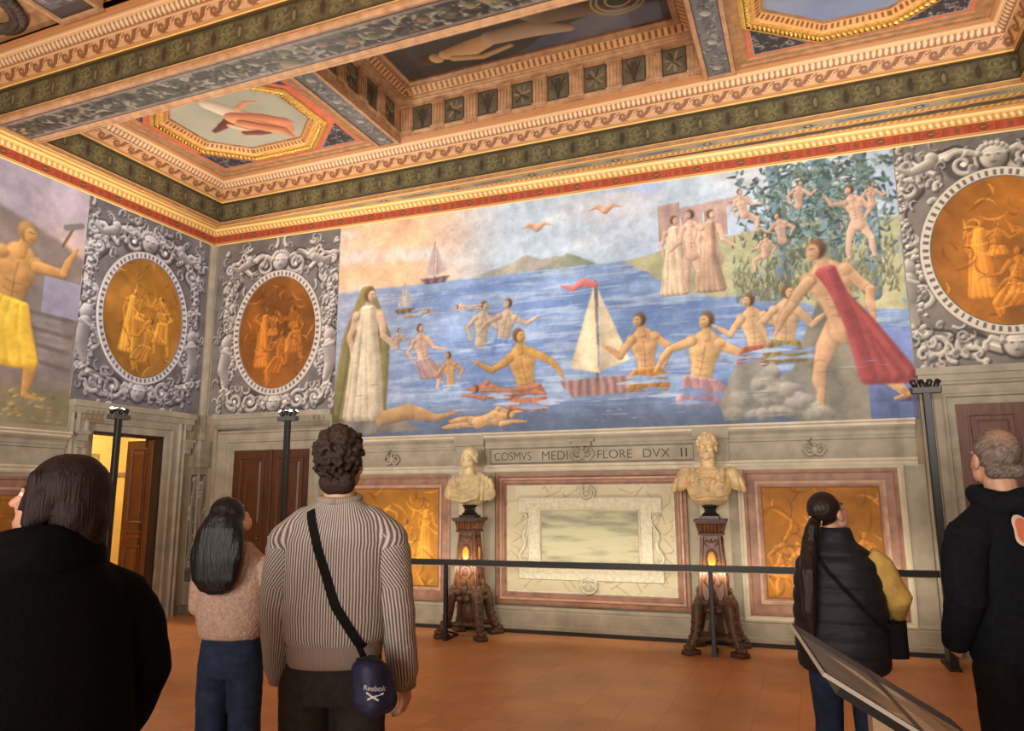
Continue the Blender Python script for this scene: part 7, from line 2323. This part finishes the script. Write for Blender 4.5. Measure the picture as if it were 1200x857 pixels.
# ---- woman in the black coat, close at the left
def coat_woman():
    t, J = person('woman in a black high-collared coat with dark auburn hair, close at the left edge', at_view(-1.3, 2.1), YAW + math.radians(46), 1.70, True, 14, 46,
                  {-1: ((-0.27, 0.0, 1.1), (-0.22, 0.14, 0.88), (0.9, 0.2, 0), (0, 1, 0)), 1: ((0.27, 0.0, 1.1), (0.24, 0.12, 0.86), (-0.9, 0.2, 0), (0, 1, 0))}, (208, 156, 132))
    s = J['s']
    mb = MB().loft([(0.35, 0, 0, 0.26, 0.21), (0.6, 0, 0, 0.27, 0.22), (0.9, 0, 0, 0.262, 0.21), (1.1, 0, 0, 0.25, 0.19), (1.25, 0, 0, 0.24, 0.175), (1.36, 0, 0, 0.205, 0.15), (1.42, 0, 0, 0.145, 0.12), (1.46, 0, 0.01, 0.115, 0.112)], 44, 2.3)
    for q in (-1, 1): mb.capsule((q * 0.12, 0, 1.36), (q * 0.195, 0, 1.3), 0.075, 0.095)
    body = weld('coat', mb, M_COAT, t, 0.012, 3, disp=lambda co, no: 0.024 * n3(co, 5, 5, 5, 101))
    for q in (-1, 1):
        mb = MB().tube([(q * 0.18, 0, 1.33), (q * 0.235, 0, 1.22), (q * 0.275, 0, 1.1), (q * 0.26, 0.06, 0.98), (q * 0.235, 0.12, 0.88)], [0.095, 0.1, 0.09, 0.082, 0.066], 20)
        weld('sleeve', mb, M_COAT, body, 0.012, 2, disp=lambda co, no: 0.024 * n3(co, 8, 8, 12, 103))
    mb = MB()
    for k in range(4):
        r = 0.112 + 0.01 * math.sin(k * 1.2)
        mb.tube([(r * math.cos(a) * 1.08, 0.014 + r * math.sin(a), 1.385 + 0.03 * k - 0.026 * math.sin(a)) for a in np.linspace(0, 2 * math.pi, 28)], 0.03, 10)
    col = weld('collar', mb, M_COAT, body, 0.01, 3, disp=lambda co, no: 0.016 * n3(co, 9, 9, 9, 105))
    MB().ball((0.0, 0.155, 1.46), 0.012).ball((0.0, 0.158, 1.42), 0.01).build('snap_button', mat('steel snap', (120, 124, 140), 0.3, metal=0.8), col, smooth=True)
    trousers(t, s, M_BLACKCLOTH, 0.92, (0.095, 0.075, 0.065), hipz=0.85)
    shoes(t, s, M_SHOE)
    T = J['T']
    H = hair_mat('dark auburn hair', (36, 17, 18), (20, 10, 11), 0.62)
    R3 = T.to_3x3()
    mb = MB().ball(T @ Vector((0, -0.024, 0.134)), (0.092, 0.108, 0.1), 20, 14, R3).ball(T @ Vector((0, -0.075, 0.075)), (0.09, 0.07, 0.09), 18, 12, R3)
    for q in (-1, 1):
        mb.capsule(T @ Vector((q * 0.07, 0.035, 0.15)), T @ Vector((q * 0.079, 0.012, 0.03)), 0.024, 0.02)
        mb.capsule(T @ Vector((q * 0.066, 0.045, 0.14)), T @ Vector((q * 0.074, 0.052, 0.06)), 0.012, 0.008)
    mb.capsule(T @ Vector((0, -0.08, 0.06)), T @ Vector((0, -0.09, -0.03)), 0.075, 0.06)
    for q in (-1, 1): mb.ball(T @ Vector((q * 0.08, 0.0, 0.08)), (0.02, 0.042, 0.056), 12, 8, R3)
    weld('auburn_hair', mb, H, t, 0.007, 2, disp=lambda co, no: 0.01 * n3(co, 40, 30, 8, 107) + 0.012 * n3(co, 14, 14, 6, 108))


coat_woman()
